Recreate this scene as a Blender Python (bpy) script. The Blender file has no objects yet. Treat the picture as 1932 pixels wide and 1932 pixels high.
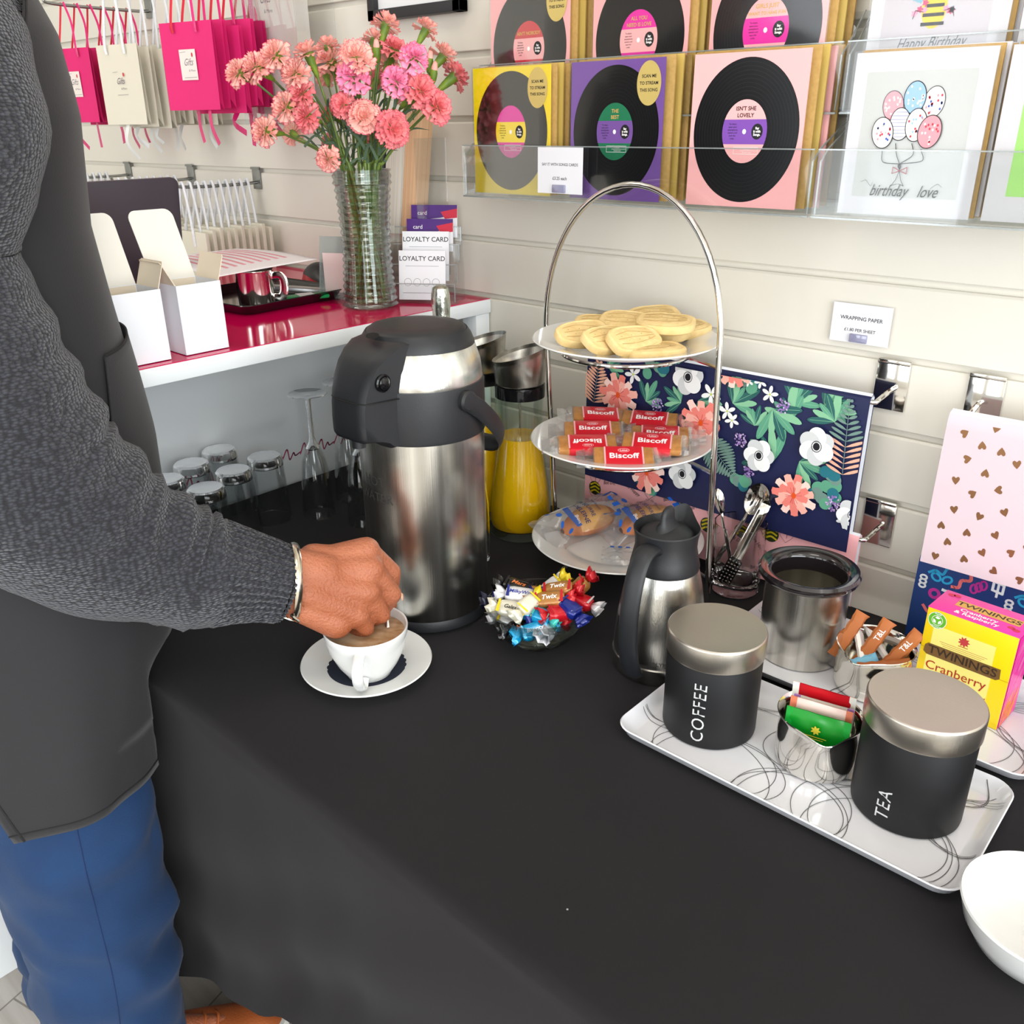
import bpy, bmesh, math, random
from mathutils import Vector, Matrix, Euler, noise
PI = math.pi
SC = bpy.context.scene
COL = SC.collection
# ------------------------------------------------------------------ camera
cam_d = bpy.data.cameras.new('camera'); cam = bpy.data.objects.new('camera', cam_d); COL.objects.link(cam)
_r = Vector((0.74185732, 0.6705029, -0.00857791)); _u = Vector((-0.26354202, 0.30330307, 0.91572532)); _w = Vector((-0.61659818, 0.67707689, -0.40171329))
_m = Matrix((_r, _u, -_w)).transposed().to_4x4(); _m.translation = (0, -1.20127736, 1.40673465)
cam.matrix_world = _m
cam_d.sensor_width = 36; cam_d.lens = 31.121; cam_d.clip_start = 0.02
SC.camera = cam
# ------------------------------------------------------------------ world, lights, exposure
wd = bpy.data.worlds.new('daylight'); SC.world = wd; wd.use_nodes = True
bg = wd.node_tree.nodes['Background']; bg.inputs[0].default_value = (0.86, 0.93, 1.0, 1); bg.inputs[1].default_value = 1.2
def area(name, loc, rot, sx, sy, power, col=(1, 1, 1)):
    l = bpy.data.lights.new(name, 'AREA'); l.shape = 'RECTANGLE'; l.size = sx; l.size_y = sy; l.energy = power; l.color = col
    o = bpy.data.objects.new(name, l); COL.objects.link(o); o.location = loc; o.rotation_euler = rot; return o
# daylight falling in through the shop windows (front wall y=-4.4 and right wall x=2.6)
for wx in (-2.2, -0.55, 1.1):
    area('window_daylight', (wx, -4.33, 1.55), (math.radians(90), 0, 0), 1.25, 2.0, 26, (0.93, 0.97, 1.0))
area('window_daylight', (2.53, -2.15, 1.45), (math.radians(90), 0, math.radians(90)), 3.3, 2.2, 125, (0.94, 0.98, 1.0))
SC.view_settings.view_transform = 'Standard'; SC.view_settings.look = 'None'; SC.view_settings.gamma = 1.0
SC.view_settings.use_curve_mapping = False; SC.view_settings.exposure = 0.1
cy = SC.cycles; cy.max_bounces = 12; cy.transmission_bounces = 12; cy.transparent_max_bounces = 24; cy.glossy_bounces = 6
cy.use_denoising = True; cy.sample_clamp_indirect = 6; cy.blur_glossy = 0.5
# ------------------------------------------------------------------ materials
def lin(c):
    c = [x / 255 for x in c[:3]]
    return tuple((x / 12.92 if x <= .04045 else ((x + .055) / 1.055) ** 2.4) for x in c) + (1,)
MATS = {}
def mat(name, rgb=(200, 200, 200), rough=0.5, metal=0.0, spec=0.5, coat=0.0, trans=0.0, ior=1.45, sheen=0.0, noise_=None, bump=None, aniso=0.0, sss=0.0, alpha=1.0):
    """noise_=(scale, rgb2, amount[, stretch]) ; bump=(scale, strength[, stretch])"""
    if name in MATS: return MATS[name]
    m = bpy.data.materials.new(name); m.use_nodes = True; nt = m.node_tree; b = nt.nodes['Principled BSDF']
    b.inputs['Base Color'].default_value = lin(rgb); b.inputs['Roughness'].default_value = rough; b.inputs['Metallic'].default_value = metal
    b.inputs['Specular IOR Level'].default_value = spec; b.inputs['IOR'].default_value = ior
    b.inputs['Coat Weight'].default_value = coat; b.inputs['Coat Roughness'].default_value = 0.08
    b.inputs['Transmission Weight'].default_value = trans; b.inputs['Sheen Weight'].default_value = sheen
    b.inputs['Anisotropic'].default_value = aniso; b.inputs['Alpha'].default_value = alpha
    if sss: b.inputs['Subsurface Weight'].default_value = sss; b.inputs['Subsurface Scale'].default_value = 0.01
    tc = None
    def coords(stretch):
        nonlocal tc
        if tc is None: tc = nt.nodes.new('ShaderNodeTexCoord')
        mp = nt.nodes.new('ShaderNodeMapping'); mp.inputs['Scale'].default_value = stretch
        nt.links.new(tc.outputs['Object'], mp.inputs[0]); return mp.outputs[0]
    if noise_:
        n = nt.nodes.new('ShaderNodeTexNoise'); n.inputs['Scale'].default_value = noise_[0]; n.inputs['Detail'].default_value = 5
        nt.links.new(coords(noise_[3] if len(noise_) > 3 else (1, 1, 1)), n.inputs['Vector'])
        rp = nt.nodes.new('ShaderNodeMapRange'); rp.inputs[1].default_value = 0.35; rp.inputs[2].default_value = 0.65; rp.inputs[4].default_value = noise_[2]
        nt.links.new(n.outputs['Fac'], rp.inputs[0])
        mx = nt.nodes.new('ShaderNodeMix'); mx.data_type = 'RGBA'; mx.inputs[6].default_value = lin(rgb); mx.inputs[7].default_value = lin(noise_[1])
        nt.links.new(rp.outputs[0], mx.inputs[0]); nt.links.new(mx.outputs[2], b.inputs['Base Color'])
    if bump:
        n = nt.nodes.new('ShaderNodeTexNoise'); n.inputs['Scale'].default_value = bump[0]; n.inputs['Detail'].default_value = 4
        nt.links.new(coords(bump[2] if len(bump) > 2 else (1, 1, 1)), n.inputs['Vector'])
        bp = nt.nodes.new('ShaderNodeBump'); bp.inputs['Strength'].default_value = bump[1]; bp.inputs['Distance'].default_value = 0.002
        nt.links.new(n.outputs['Fac'], bp.inputs['Height']); nt.links.new(bp.outputs[0], b.inputs['Normal'])
    if aniso:
        tg = nt.nodes.new('ShaderNodeTangent'); tg.direction_type = 'RADIAL'; tg.axis = 'Z'; nt.links.new(tg.outputs[0], b.inputs['Tangent'])
    MATS[name] = m; return m
def film(name, rgb=(255, 255, 255), gloss=0.12, tint=1.0, rough=0.05, haze=0.0):
    """thin clear plastic: see-through with a weak reflection and a little milky haze"""
    if name in MATS: return MATS[name]
    m = bpy.data.materials.new(name); m.use_nodes = True; nt = m.node_tree; nt.nodes.clear()
    out = nt.nodes.new('ShaderNodeOutputMaterial'); t = nt.nodes.new('ShaderNodeBsdfTransparent'); g = nt.nodes.new('ShaderNodeBsdfGlossy')
    c = lin(rgb); t.inputs[0].default_value = tuple(x * tint for x in c[:3]) + (1,); g.inputs['Roughness'].default_value = rough
    lw = nt.nodes.new('ShaderNodeLayerWeight'); lw.inputs[0].default_value = 0.35
    mr = nt.nodes.new('ShaderNodeMapRange'); mr.inputs[3].default_value = gloss * 0.5; mr.inputs[4].default_value = min(1, gloss * 5)
    nt.links.new(lw.outputs['Fresnel'], mr.inputs[0])
    mx = nt.nodes.new('ShaderNodeMixShader'); nt.links.new(mr.outputs[0], mx.inputs[0]); nt.links.new(t.outputs[0], mx.inputs[1]); nt.links.new(g.outputs[0], mx.inputs[2])
    last = mx.outputs[0]
    if haze:
        d = nt.nodes.new('ShaderNodeBsdfDiffuse'); d.inputs[0].default_value = c
        m2 = nt.nodes.new('ShaderNodeMixShader'); m2.inputs[0].default_value = haze
        nt.links.new(last, m2.inputs[1]); nt.links.new(d.outputs[0], m2.inputs[2]); last = m2.outputs[0]
    nt.links.new(last, out.inputs[0]); MATS[name] = m; return m
WHITE = lambda: mat('white_paint', (236, 236, 234), .4)
def steel(): return mat('brushed_steel', (230, 228, 221), .25, 1.0, aniso=.75, bump=(40, .08, (22, 22, .10)), noise_=(9, (172, 168, 160), .75, (7, 7, .08)))  # upright streaks in the base colour imitate stripes of reflected windows
def steelflat(): return mat('brushed_steel_lid', (196, 188, 176), .34, 1.0, bump=(60, .1, (.4, 14, 1)))
def chrome(): return mat('polished_chrome', (225, 222, 216), .09, 1.0)
def blackp(): return mat('black_plastic', (34, 35, 38), .42, bump=(900, .12))
def porcelain(): return mat('white_porcelain', (226, 226, 224), .12, coat=.5)
def glass(): return mat('clear_glass', (255, 255, 255), .01, trans=1.0, ior=1.45)
# ------------------------------------------------------------------ mesh builder
class M:
    def __init__(s): s.v = []; s.f = []; s.fm = []; s.fs = []; s.mats = []
    def mi(s, m):
        if m not in s.mats: s.mats.append(m)
        return s.mats.index(m)
    def add(s, vs, fs, m, T=None, smooth=True):
        b = len(s.v)
        if T is not None: vs = [T @ Vector(v) for v in vs]
        s.v += [tuple(v) for v in vs]; k = s.mi(m)
        for f in fs: s.f.append([b + i for i in f]); s.fm.append(k); s.fs.append(smooth)
        return s
    def box(s, c, d, m, bev=0.0, seg=2, T=None, rz=0.0):
        bm = bmesh.new(); bmesh.ops.create_cube(bm, size=1)
        for v in bm.verts: v.co = Vector((v.co.x * d[0], v.co.y * d[1], v.co.z * d[2]))
        if bev: bmesh.ops.bevel(bm, geom=bm.edges[:], offset=bev, segments=seg, affect='EDGES', profile=.5)
        X = Matrix.Translation(c) @ Matrix.Rotation(rz, 4, 'Z')
        if T is not None: X = T @ X
        bm.verts.ensure_lookup_table()
        s.add([v.co.copy() for v in bm.verts], [[v.index for v in f.verts] for f in bm.faces], m, X, bev > 0); bm.free(); return s
    def lathe(s, prof, m, n=48, T=None, a0=0.0, a1=2 * PI, fn=None):
        full = abs(a1 - a0 - 2 * PI) < 1e-6; k = n if full else n + 1; vs = []; fs = []; idx = []
        for (r, z) in prof:
            if r < 1e-7 and full: idx.append([len(vs)] * k); vs.append((0, 0, z)); continue
            row = []
            for i in range(k):
                a = a0 + (a1 - a0) * i / n; p = (r * math.cos(a), r * math.sin(a), z)
                if fn: p = fn(Vector(p), a)
                row.append(len(vs)); vs.append(p)
            idx.append(row)
        for j in range(len(prof) - 1):
            A, B = idx[j], idx[j + 1]
            for i in range(n):
                i2 = (i + 1) % k; q = [A[i], A[i2], B[i2], B[i]]; q2 = []
                for x in q:
                    if x not in q2: q2.append(x)
                if len(q2) >= 3: fs.append(q2)
        return s.add(vs, fs, m, T)
    def tube(s, pts, r, m, n=10, closed=False, T=None, flat=None, cap=True, upv=None):
        """r number or list; flat=(wide, thin) factors make a strap section"""
        pts = [Vector(p) for p in pts]; N = len(pts); R = r if isinstance(r, (list, tuple)) else [r] * N; vs = []; fs = []
        up = Vector(upv) if upv else None; prev = None
        for i, p in enumerate(pts):
            if closed: t = pts[(i + 1) % N] - pts[i - 1]
            else: t = pts[min(i + 1, N - 1)] - pts[max(i - 1, 0)]
            if t.length < 1e-9: t = Vector((0, 0, 1))
            t.normalize()
            if prev is None:
                a = up if up else (Vector((0, 0, 1)) if abs(t.z) < .9 else Vector((1, 0, 0)))
                x = (a - t * a.dot(t)).normalized()
            else:
                a = up if up else prev
                x = (a - t * a.dot(t))
                x = x.normalized() if x.length > 1e-6 else prev
            prev = x; y = t.cross(x)
            for k in range(n):
                an = 2 * PI * k / n; ca, sa = math.cos(an), math.sin(an)
                if flat: vs.append(p + x * ca * R[i] * flat[0] + y * sa * R[i] * flat[1])
                else: vs.append(p + x * ca * R[i] + y * sa * R[i])
        L = N if closed else N - 1
        for i in range(L):
            for k in range(n):
                a, b = i * n, ((i + 1) % N) * n; fs.append([a + k, a + (k + 1) % n, b + (k + 1) % n, b + k])
        if cap and not closed: fs.append(list(range(n))[::-1]); fs.append([(N - 1) * n + k for k in range(n)])
        return s.add(vs, fs, m, T)
    def loft(s, rings, m, T=None, cap=True, closed=True):
        n = len(rings[0]); vs = [v for r in rings for v in r]; fs = []
        for i in range(len(rings) - 1):
            for k in range(n if closed else n - 1):
                a, b = i * n, (i + 1) * n; fs.append([a + k, a + (k + 1) % n, b + (k + 1) % n, b + k])
        if cap: fs.append(list(range(n))[::-1]); fs.append([(len(rings) - 1) * n + k for k in range(n)])
        return s.add(vs, fs, m, T)
    def grid(s, fn, nu, nv, m, T=None):
        vs = [fn(i / nu, j / nv) for j in range(nv + 1) for i in range(nu + 1)]; w = nu + 1
        return s.add(vs, [[j * w + i, j * w + i + 1, (j + 1) * w + i + 1, (j + 1) * w + i] for j in range(nv) for i in range(nu)], m, T)
    def prism(s, pts, d, m, T=None, bev=0.0, smooth=False):
        """2-D outline (x,y) extruded along z from -d/2 to d/2"""
        bm = bmesh.new(); vs = [bm.verts.new((p[0], p[1], -d / 2)) for p in pts]; f = bm.faces.new(vs)
        r = bmesh.ops.extrude_face_region(bm, geom=[f]); bmesh.ops.translate(bm, vec=(0, 0, d), verts=[e for e in r['geom'] if isinstance(e, bmesh.types.BMVert)])
        bmesh.ops.recalc_face_normals(bm, faces=bm.faces[:])
        if bev: bmesh.ops.bevel(bm, geom=[e for e in bm.edges if len(e.link_faces) == 2 and e.calc_face_angle(0) > .6], offset=bev, segments=2, affect='EDGES', profile=.5)
        bm.verts.ensure_lookup_table(); bm.verts.index_update()
        s.add([v.co.copy() for v in bm.verts], [[v.index for v in q.verts] for q in bm.faces], m, T, bev > 0 or smooth); bm.free(); return s
    def build(s, name, parent=None, sub=0, solid=0.0, sharp=35, weld=False, offset=0):
        me = bpy.data.meshes.new(name); me.from_pydata(s.v, [], s.f)
        for m in s.mats: me.materials.append(m)
        me.polygons.foreach_set('material_index', s.fm); me.update()
        try: me.set_sharp_from_angle(angle=math.radians(sharp))
        except Exception: pass
        me.polygons.foreach_set('use_smooth', s.fs)
        o = bpy.data.objects.new(name, me); COL.objects.link(o)
        if weld: w = o.modifiers.new('weld', 'WELD'); w.merge_threshold = 1e-5
        if solid: d = o.modifiers.new('solid', 'SOLIDIFY'); d.thickness = solid; d.offset = offset
        if sub: u = o.modifiers.new('sub', 'SUBSURF'); u.levels = sub; u.render_levels = sub
        if parent: o.parent = parent
        return o
# ------------------------------------------------------------------ tags, empties, copies
def tag(o, label, cat, group=None, kind=None):
    o['label'] = label; o['category'] = cat
    if group: o['group'] = group
    if kind: o['kind'] = kind
    return o
def thing(name, label, cat, loc=(0, 0, 0), rz=0.0, group=None, rot=None):
    o = bpy.data.objects.new(name, None); COL.objects.link(o); o.empty_display_size = .03
    o.location = loc; o.rotation_euler = rot if rot else (0, 0, rz)
    return tag(o, label, cat, group)
def structure(o): o['kind'] = 'structure'; return o
def dup(src, loc, rot, label=None, group=None, cat=None):
    r = src.copy(); COL.objects.link(r); r.location = loc; r.rotation_euler = rot if isinstance(rot, (tuple, Euler)) else (0, 0, rot)
    if label: r['label'] = label
    if group: r['group'] = group
    if cat: r['category'] = cat
    for ch in list(src.children):
        c = ch.copy(); COL.objects.link(c); c.parent = r
        for g in list(ch.children):
            d = g.copy(); COL.objects.link(d); d.parent = c
    return r
# ------------------------------------------------------------------ flat prints
_TX = {}
def text_geo(t, bold=0.0, shear=0.0, spacing=1.0):
    k = (t, bold, shear, spacing)
    if k in _TX: return _TX[k]
    cu = bpy.data.curves.new('t', 'FONT'); cu.body = t; cu.size = 1; cu.align_x = 'CENTER'; cu.align_y = 'CENTER'
    cu.offset = bold; cu.shear = shear; cu.space_character = spacing; cu.resolution_u = 3
    o = bpy.data.objects.new('t', cu); COL.objects.link(o); dg = bpy.context.evaluated_depsgraph_get()
    me = bpy.data.meshes.new_from_object(o.evaluated_get(dg))
    g = ([tuple(v.co)[:2] for v in me.vertices], [list(p.vertices) for p in me.polygons])
    bpy.data.objects.remove(o); bpy.data.meshes.remove(me); bpy.data.curves.remove(cu); _TX[k] = g; return g
class Print:
    """2-D drawing onto a surface: P(u, v, h) -> 3-D point, h = height above it"""
    def __init__(s, mb, P, clip=None): s.m = mb; s.P = P; s.h = 0.0; s.clip = clip
    def up(s, d=0.00012): s.h += d; return s
    def poly(s, pts, m):
        if s.clip:
            x0, y0, x1, y1 = s.clip
            for ax, lim, sg in ((0, x0, 1), (0, x1, -1), (1, y0, 1), (1, y1, -1)):
                out = []
                for i in range(len(pts)):
                    a, b = pts[i - 1], pts[i]; da, db = (a[ax] - lim) * sg, (b[ax] - lim) * sg
                    if (da >= 0) != (db >= 0): t = da / (da - db); out.append((a[0] + (b[0] - a[0]) * t, a[1] + (b[1] - a[1]) * t))
                    if db >= 0: out.append(b)
                pts = out
                if len(pts) < 3: return s
        s.m.add([s.P(x, y, s.h) for x, y in pts], [list(range(len(pts)))], m, smooth=False); return s
    def rect(s, x0, y0, x1, y1, m): return s.poly([(x0, y0), (x1, y0), (x1, y1), (x0, y1)], m)
    def ell(s, x, y, a, b, m, rot=0.0, n=28, fn=None):
        c, q = math.cos(rot), math.sin(rot); pts = []
        for i in range(n):
            t = 2 * PI * i / n; k = fn(t) if fn else 1; u, v = a * k * math.cos(t), b * k * math.sin(t); pts.append((x + u * c - v * q, y + u * q + v * c))
        return s.poly(pts, m)
    def petal(s, x, y, L, w, ang, m, tip=1.0):
        """leaf or petal starting at x,y"""
        c, q = math.cos(ang), math.sin(ang); pts = []
        prof = [(0, .0), (.12, .35), (.35, .85), (.6, 1), (.82, .8), (.95, .42 * tip), (1, 0)]
        for (t, h) in prof: pts.append((t * L, h * w))
        for (t, h) in prof[-2:0:-1]: pts.append((t * L, -h * w))
        return s.poly([(x + a * c - b * q, y + a * q + b * c) for a, b in pts], m)
    def line(s, pts, w, m, closed=False):
        N = len(pts)
        for i in range(N if closed else N - 1):
            (x0, y0), (x1, y1) = pts[i], pts[(i + 1) % N]; dx, dy = x1 - x0, y1 - y0; L = math.hypot(dx, dy) or 1
            nx, ny = -dy / L * w / 2, dx / L * w / 2; ex, ey = dx / L * w * .3, dy / L * w * .3
            s.poly([(x0 - ex + nx, y0 - ey + ny), (x0 - ex - nx, y0 - ey - ny), (x1 + ex - nx, y1 + ey - ny), (x1 + ex + nx, y1 + ey + ny)], m)
        return s
    def ring(s, x, y, a, b, w, m, n=32, a0=0.0, a1=2 * PI, rot=0.0):
        c, q = math.cos(rot), math.sin(rot); pts = []
        for i in range(n + 1):
            t = a0 + (a1 - a0) * i / n; u, v = a * math.cos(t), b * math.sin(t); pts.append((x + u * c - v * q, y + u * q + v * c))
        return s.line(pts, w, m)
    def text(s, t, x, y, size, m, rot=0.0, bold=0.0, shear=0.0, sx=1.0, spacing=1.0):
        vs, fs = text_geo(t, bold, shear, spacing); c, q = math.cos(rot), math.sin(rot)
        s.m.add([s.P(x + (a * sx * c - b * q) * size, y + (a * sx * q + b * c) * size, s.h) for a, b in vs], fs, m, smooth=False); return s
def plane(O, U, V):
    O = Vector(O); U = Vector(U).normalized(); V = Vector(V).normalized(); N = U.cross(V)
    return lambda u, v, h: O + U * u + V * v + N * h
def bez(ctrl, n=8):
    """smooth open curve through control points (Catmull-Rom), 2-D or 3-D"""
    P = [Vector(c) for c in ctrl]; P = [P[0] * 2 - P[1]] + P + [P[-1] * 2 - P[-2]]; out = []
    for i in range(1, len(P) - 2):
        for k in range(n):
            t = k / n; a, b, c, d = P[i - 1], P[i], P[i + 1], P[i + 2]
            out.append(.5 * ((2 * b) + (-a + c) * t + (2 * a - 5 * b + 4 * c - d) * t * t + (-a + 3 * b - 3 * c + d) * t ** 3))
    out.append(P[-2]); return out
def bez2(ctrl, n=8): return [(p[0], p[1]) for p in bez(ctrl, n)]
TZ = 0.75      # table top height
CZ = 1.112     # counter top height
# ================================================================== THE SETTING
wallm = mat('cream_slat_board', (224, 219, 207), .3, spec=.45)
groovem = mat('groove_insert', (220, 216, 205), .4)
def slatwall():
    m = M(); x0, x1 = -4.2, 2.6; prof = []
    z = 2.72
    prof.append((0, z))
    for k in range(-12, 16):
        zt = 1.52 - .1 * k
        if zt > 2.7 or zt < .05: continue
        prof += [(0, zt + .0012), (.0008, zt), (.006, zt), (.0085, zt + .003), (.0085, zt - .0125), (.006, zt - .0095), (.002, zt - .0095), (0, zt - .0125)]
    prof.append((0, 0))
    vs = []
    for (y, z) in prof: vs += [(x0, y, z), (x1, y, z)]
    fs = [[2 * i, 2 * i + 1, 2 * i + 3, 2 * i + 2] for i in range(len(prof) - 1)]
    m.add(vs, fs, wallm, smooth=False)
    m.add([(x0, .009, 0), (x1, .009, 0), (x1, .009, 2.72), (x0, .009, 2.72)], [[0, 1, 2, 3]], groovem, smooth=False)
    m.box(((x0 + x1) / 2, .03, 1.36), (x1 - x0, .04, 2.72), wallm)
    return m.build('wall_back')
structure(slatwall())
def floor_mat():
    m = bpy.data.materials.new('grey_wood_planks'); m.use_nodes = True; nt = m.node_tree; b = nt.nodes['Principled BSDF']; b.inputs['Roughness'].default_value = .5
    tc = nt.nodes.new('ShaderNodeTexCoord'); mp = nt.nodes.new('ShaderNodeMapping'); mp.inputs['Rotation'].default_value = (0, 0, math.radians(75))
    nt.links.new(tc.outputs['Object'], mp.inputs[0])
    br = nt.nodes.new('ShaderNodeTexBrick'); br.inputs['Scale'].default_value = 1; br.inputs['Brick Width'].default_value = 1.2; br.inputs['Row Height'].default_value = .16
    br.inputs['Mortar Size'].default_value = .0018; br.inputs['Color1'].default_value = lin((206, 200, 192)); br.inputs['Color2'].default_value = lin((192, 185, 177)); br.inputs['Mortar'].default_value = lin((140, 132, 124))
    nt.links.new(mp.outputs[0], br.inputs['Vector'])
    m2 = nt.nodes.new('ShaderNodeMapping'); m2.inputs['Rotation'].default_value = (0, 0, math.radians(75)); m2.inputs['Scale'].default_value = (2.5, 45, 1); nt.links.new(tc.outputs['Object'], m2.inputs[0])
    n = nt.nodes.new('ShaderNodeTexNoise'); n.inputs['Scale'].default_value = 1; n.inputs['Detail'].default_value = 8; nt.links.new(m2.outputs[0], n.inputs['Vector'])
    mx = nt.nodes.new('ShaderNodeMix'); mx.data_type = 'RGBA'; mx.blend_type = 'MULTIPLY'; mx.inputs[0].default_value = .5
    cr = nt.nodes.new('ShaderNodeValToRGB'); cr.color_ramp.elements[0].position = .35; cr.color_ramp.elements[0].color = (.6, .56, .52, 1); cr.color_ramp.elements[1].position = .6; cr.color_ramp.elements[1].color = (1, 1, 1, 1)
    nt.links.new(n.outputs['Fac'], cr.inputs[0]); nt.links.new(br.outputs['Color'], mx.inputs[6]); nt.links.new(cr.outputs[0], mx.inputs[7]); nt.links.new(mx.outputs[2], b.inputs['Base Color'])
    return m
structure(M().box((-.8, -2.2, -.025), (7, 4.6, .05), floor_mat()).build('floor'))
pw = mat('painted_plaster', (222, 218, 210), .7)
structure(M().box((-.8, -2.2, 2.75), (7, 4.6, .05), pw).build('ceiling'))
structure(M().box((-4.25, -2.2, 1.36), (.1, 4.5, 2.72), pw).build('wall_left'))
# front wall with three windows, right wall with one
def wall_with_openings(name, along, fixed, a0, a1, holes, z0=.5, z1=2.55, th=.1):
    m = M(); edges = [a0] + [e for h in holes for e in h] + [a1]
    def bx(u0, u1, za, zb):
        if along == 'x': m.box(((u0 + u1) / 2, fixed, (za + zb) / 2), (u1 - u0, th, zb - za), pw)
        else: m.box((fixed, (u0 + u1) / 2, (za + zb) / 2), (th, u1 - u0, zb - za), pw)
    bx(a0, a1, 0, z0); bx(a0, a1, z1, 2.72)
    for i in range(0, len(edges), 2): bx(edges[i], edges[i + 1], z0, z1)
    return structure(m.build(name))
wall_with_openings('wall_front', 'x', -4.45, -4.2, 2.6, [(-2.85, -1.55), (-1.2, .1), (.45, 1.75)])
wall_with_openings('wall_right', 'y', 2.65, -4.4, 0, [(-3.9, -.4)])
darkf = mat('dark_window_frame', (60, 60, 64), .4)
n = 0
for (a, b, al, fx) in ((-2.85, -1.55, 'x', -4.45), (-1.2, .1, 'x', -4.45), (.45, 1.75, 'x', -4.45), (-3.9, -.4, 'y', 2.65)):
    n += 1; m = M(); w = .05
    for (u0, u1, za, zb) in ((a, a + w, .5, 2.55), ((a + b) / 2 - w, (a + b) / 2 + w, .5, 2.55), (b - w, b, .5, 2.55), (a, b, .5, .5 + w), (a, b, 2.55 - w, 2.55), (a, b, 1.95, 2.0)):
        if al == 'x': m.box(((u0 + u1) / 2, fx, (za + zb) / 2), (u1 - u0, .06, zb - za), darkf)
        else: m.box((fx, (u0 + u1) / 2, (za + zb) / 2), (.06, u1 - u0, zb - za), darkf)
    structure(m.build('window_%d' % n))
# ceiling light panels (behind the camera and above)
def emit(name, col, st):
    m = bpy.data.materials.new(name); m.use_nodes = True; b = m.node_tree.nodes['Principled BSDF']; b.inputs['Emission Color'].default_value = col; b.inputs['Emission Strength'].default_value = st
    b.inputs['Base Color'].default_value = (.9, .9, .9, 1); return m
em = emit('light_panel', (1.0, .94, .85, 1), 5.0)
for i, (lx, ly, nm) in enumerate(((-2.0, -1.1, 'left ceiling light panel above the pink counter'), (-.3, -1.0, 'middle ceiling light panel above the black table'), (1.3, -1.2, 'right ceiling light panel near the side window'))):
    t = thing('ceiling_light', nm, 'ceiling light', (lx, ly, 2.72), group='ceiling light panels')
    M().box((0, 0, -.012), (.64, .64, .022), mat('panel_frame', (235, 235, 235), .5), .003).build('frame', t)
    M().box((0, 0, -.026), (.58, .58, .006), em).build('diffuser', t)
# ================================================================== BLACK TABLECLOTH
clothm = mat('black_tablecloth', (33, 31, 33), .85, sheen=.05, spec=.15, bump=(1400, .25), noise_=(5, (38, 36, 38), .5))
def _lint():
    nt = clothm.node_tree; b = nt.nodes['Principled BSDF']; src_ = b.inputs['Base Color'].links[0].from_socket
    tc = nt.nodes.new('ShaderNodeTexCoord'); v = nt.nodes.new('ShaderNodeTexVoronoi'); v.inputs['Scale'].default_value = 11; nt.links.new(tc.outputs['Object'], v.inputs['Vector'])
    mr = nt.nodes.new('ShaderNodeMapRange'); mr.inputs[1].default_value = .008; mr.inputs[2].default_value = .014; mr.inputs[3].default_value = .8; mr.inputs[4].default_value = 0; nt.links.new(v.outputs['Distance'], mr.inputs[0])
    mx = nt.nodes.new('ShaderNodeMix'); mx.data_type = 'RGBA'; nt.links.new(mr.outputs[0], mx.inputs[0]); nt.links.new(src_, mx.inputs[6]); mx.inputs[7].default_value = (.55, .55, .55, 1); nt.links.new(mx.outputs[2], b.inputs['Base Color'])
_lint()
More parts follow.
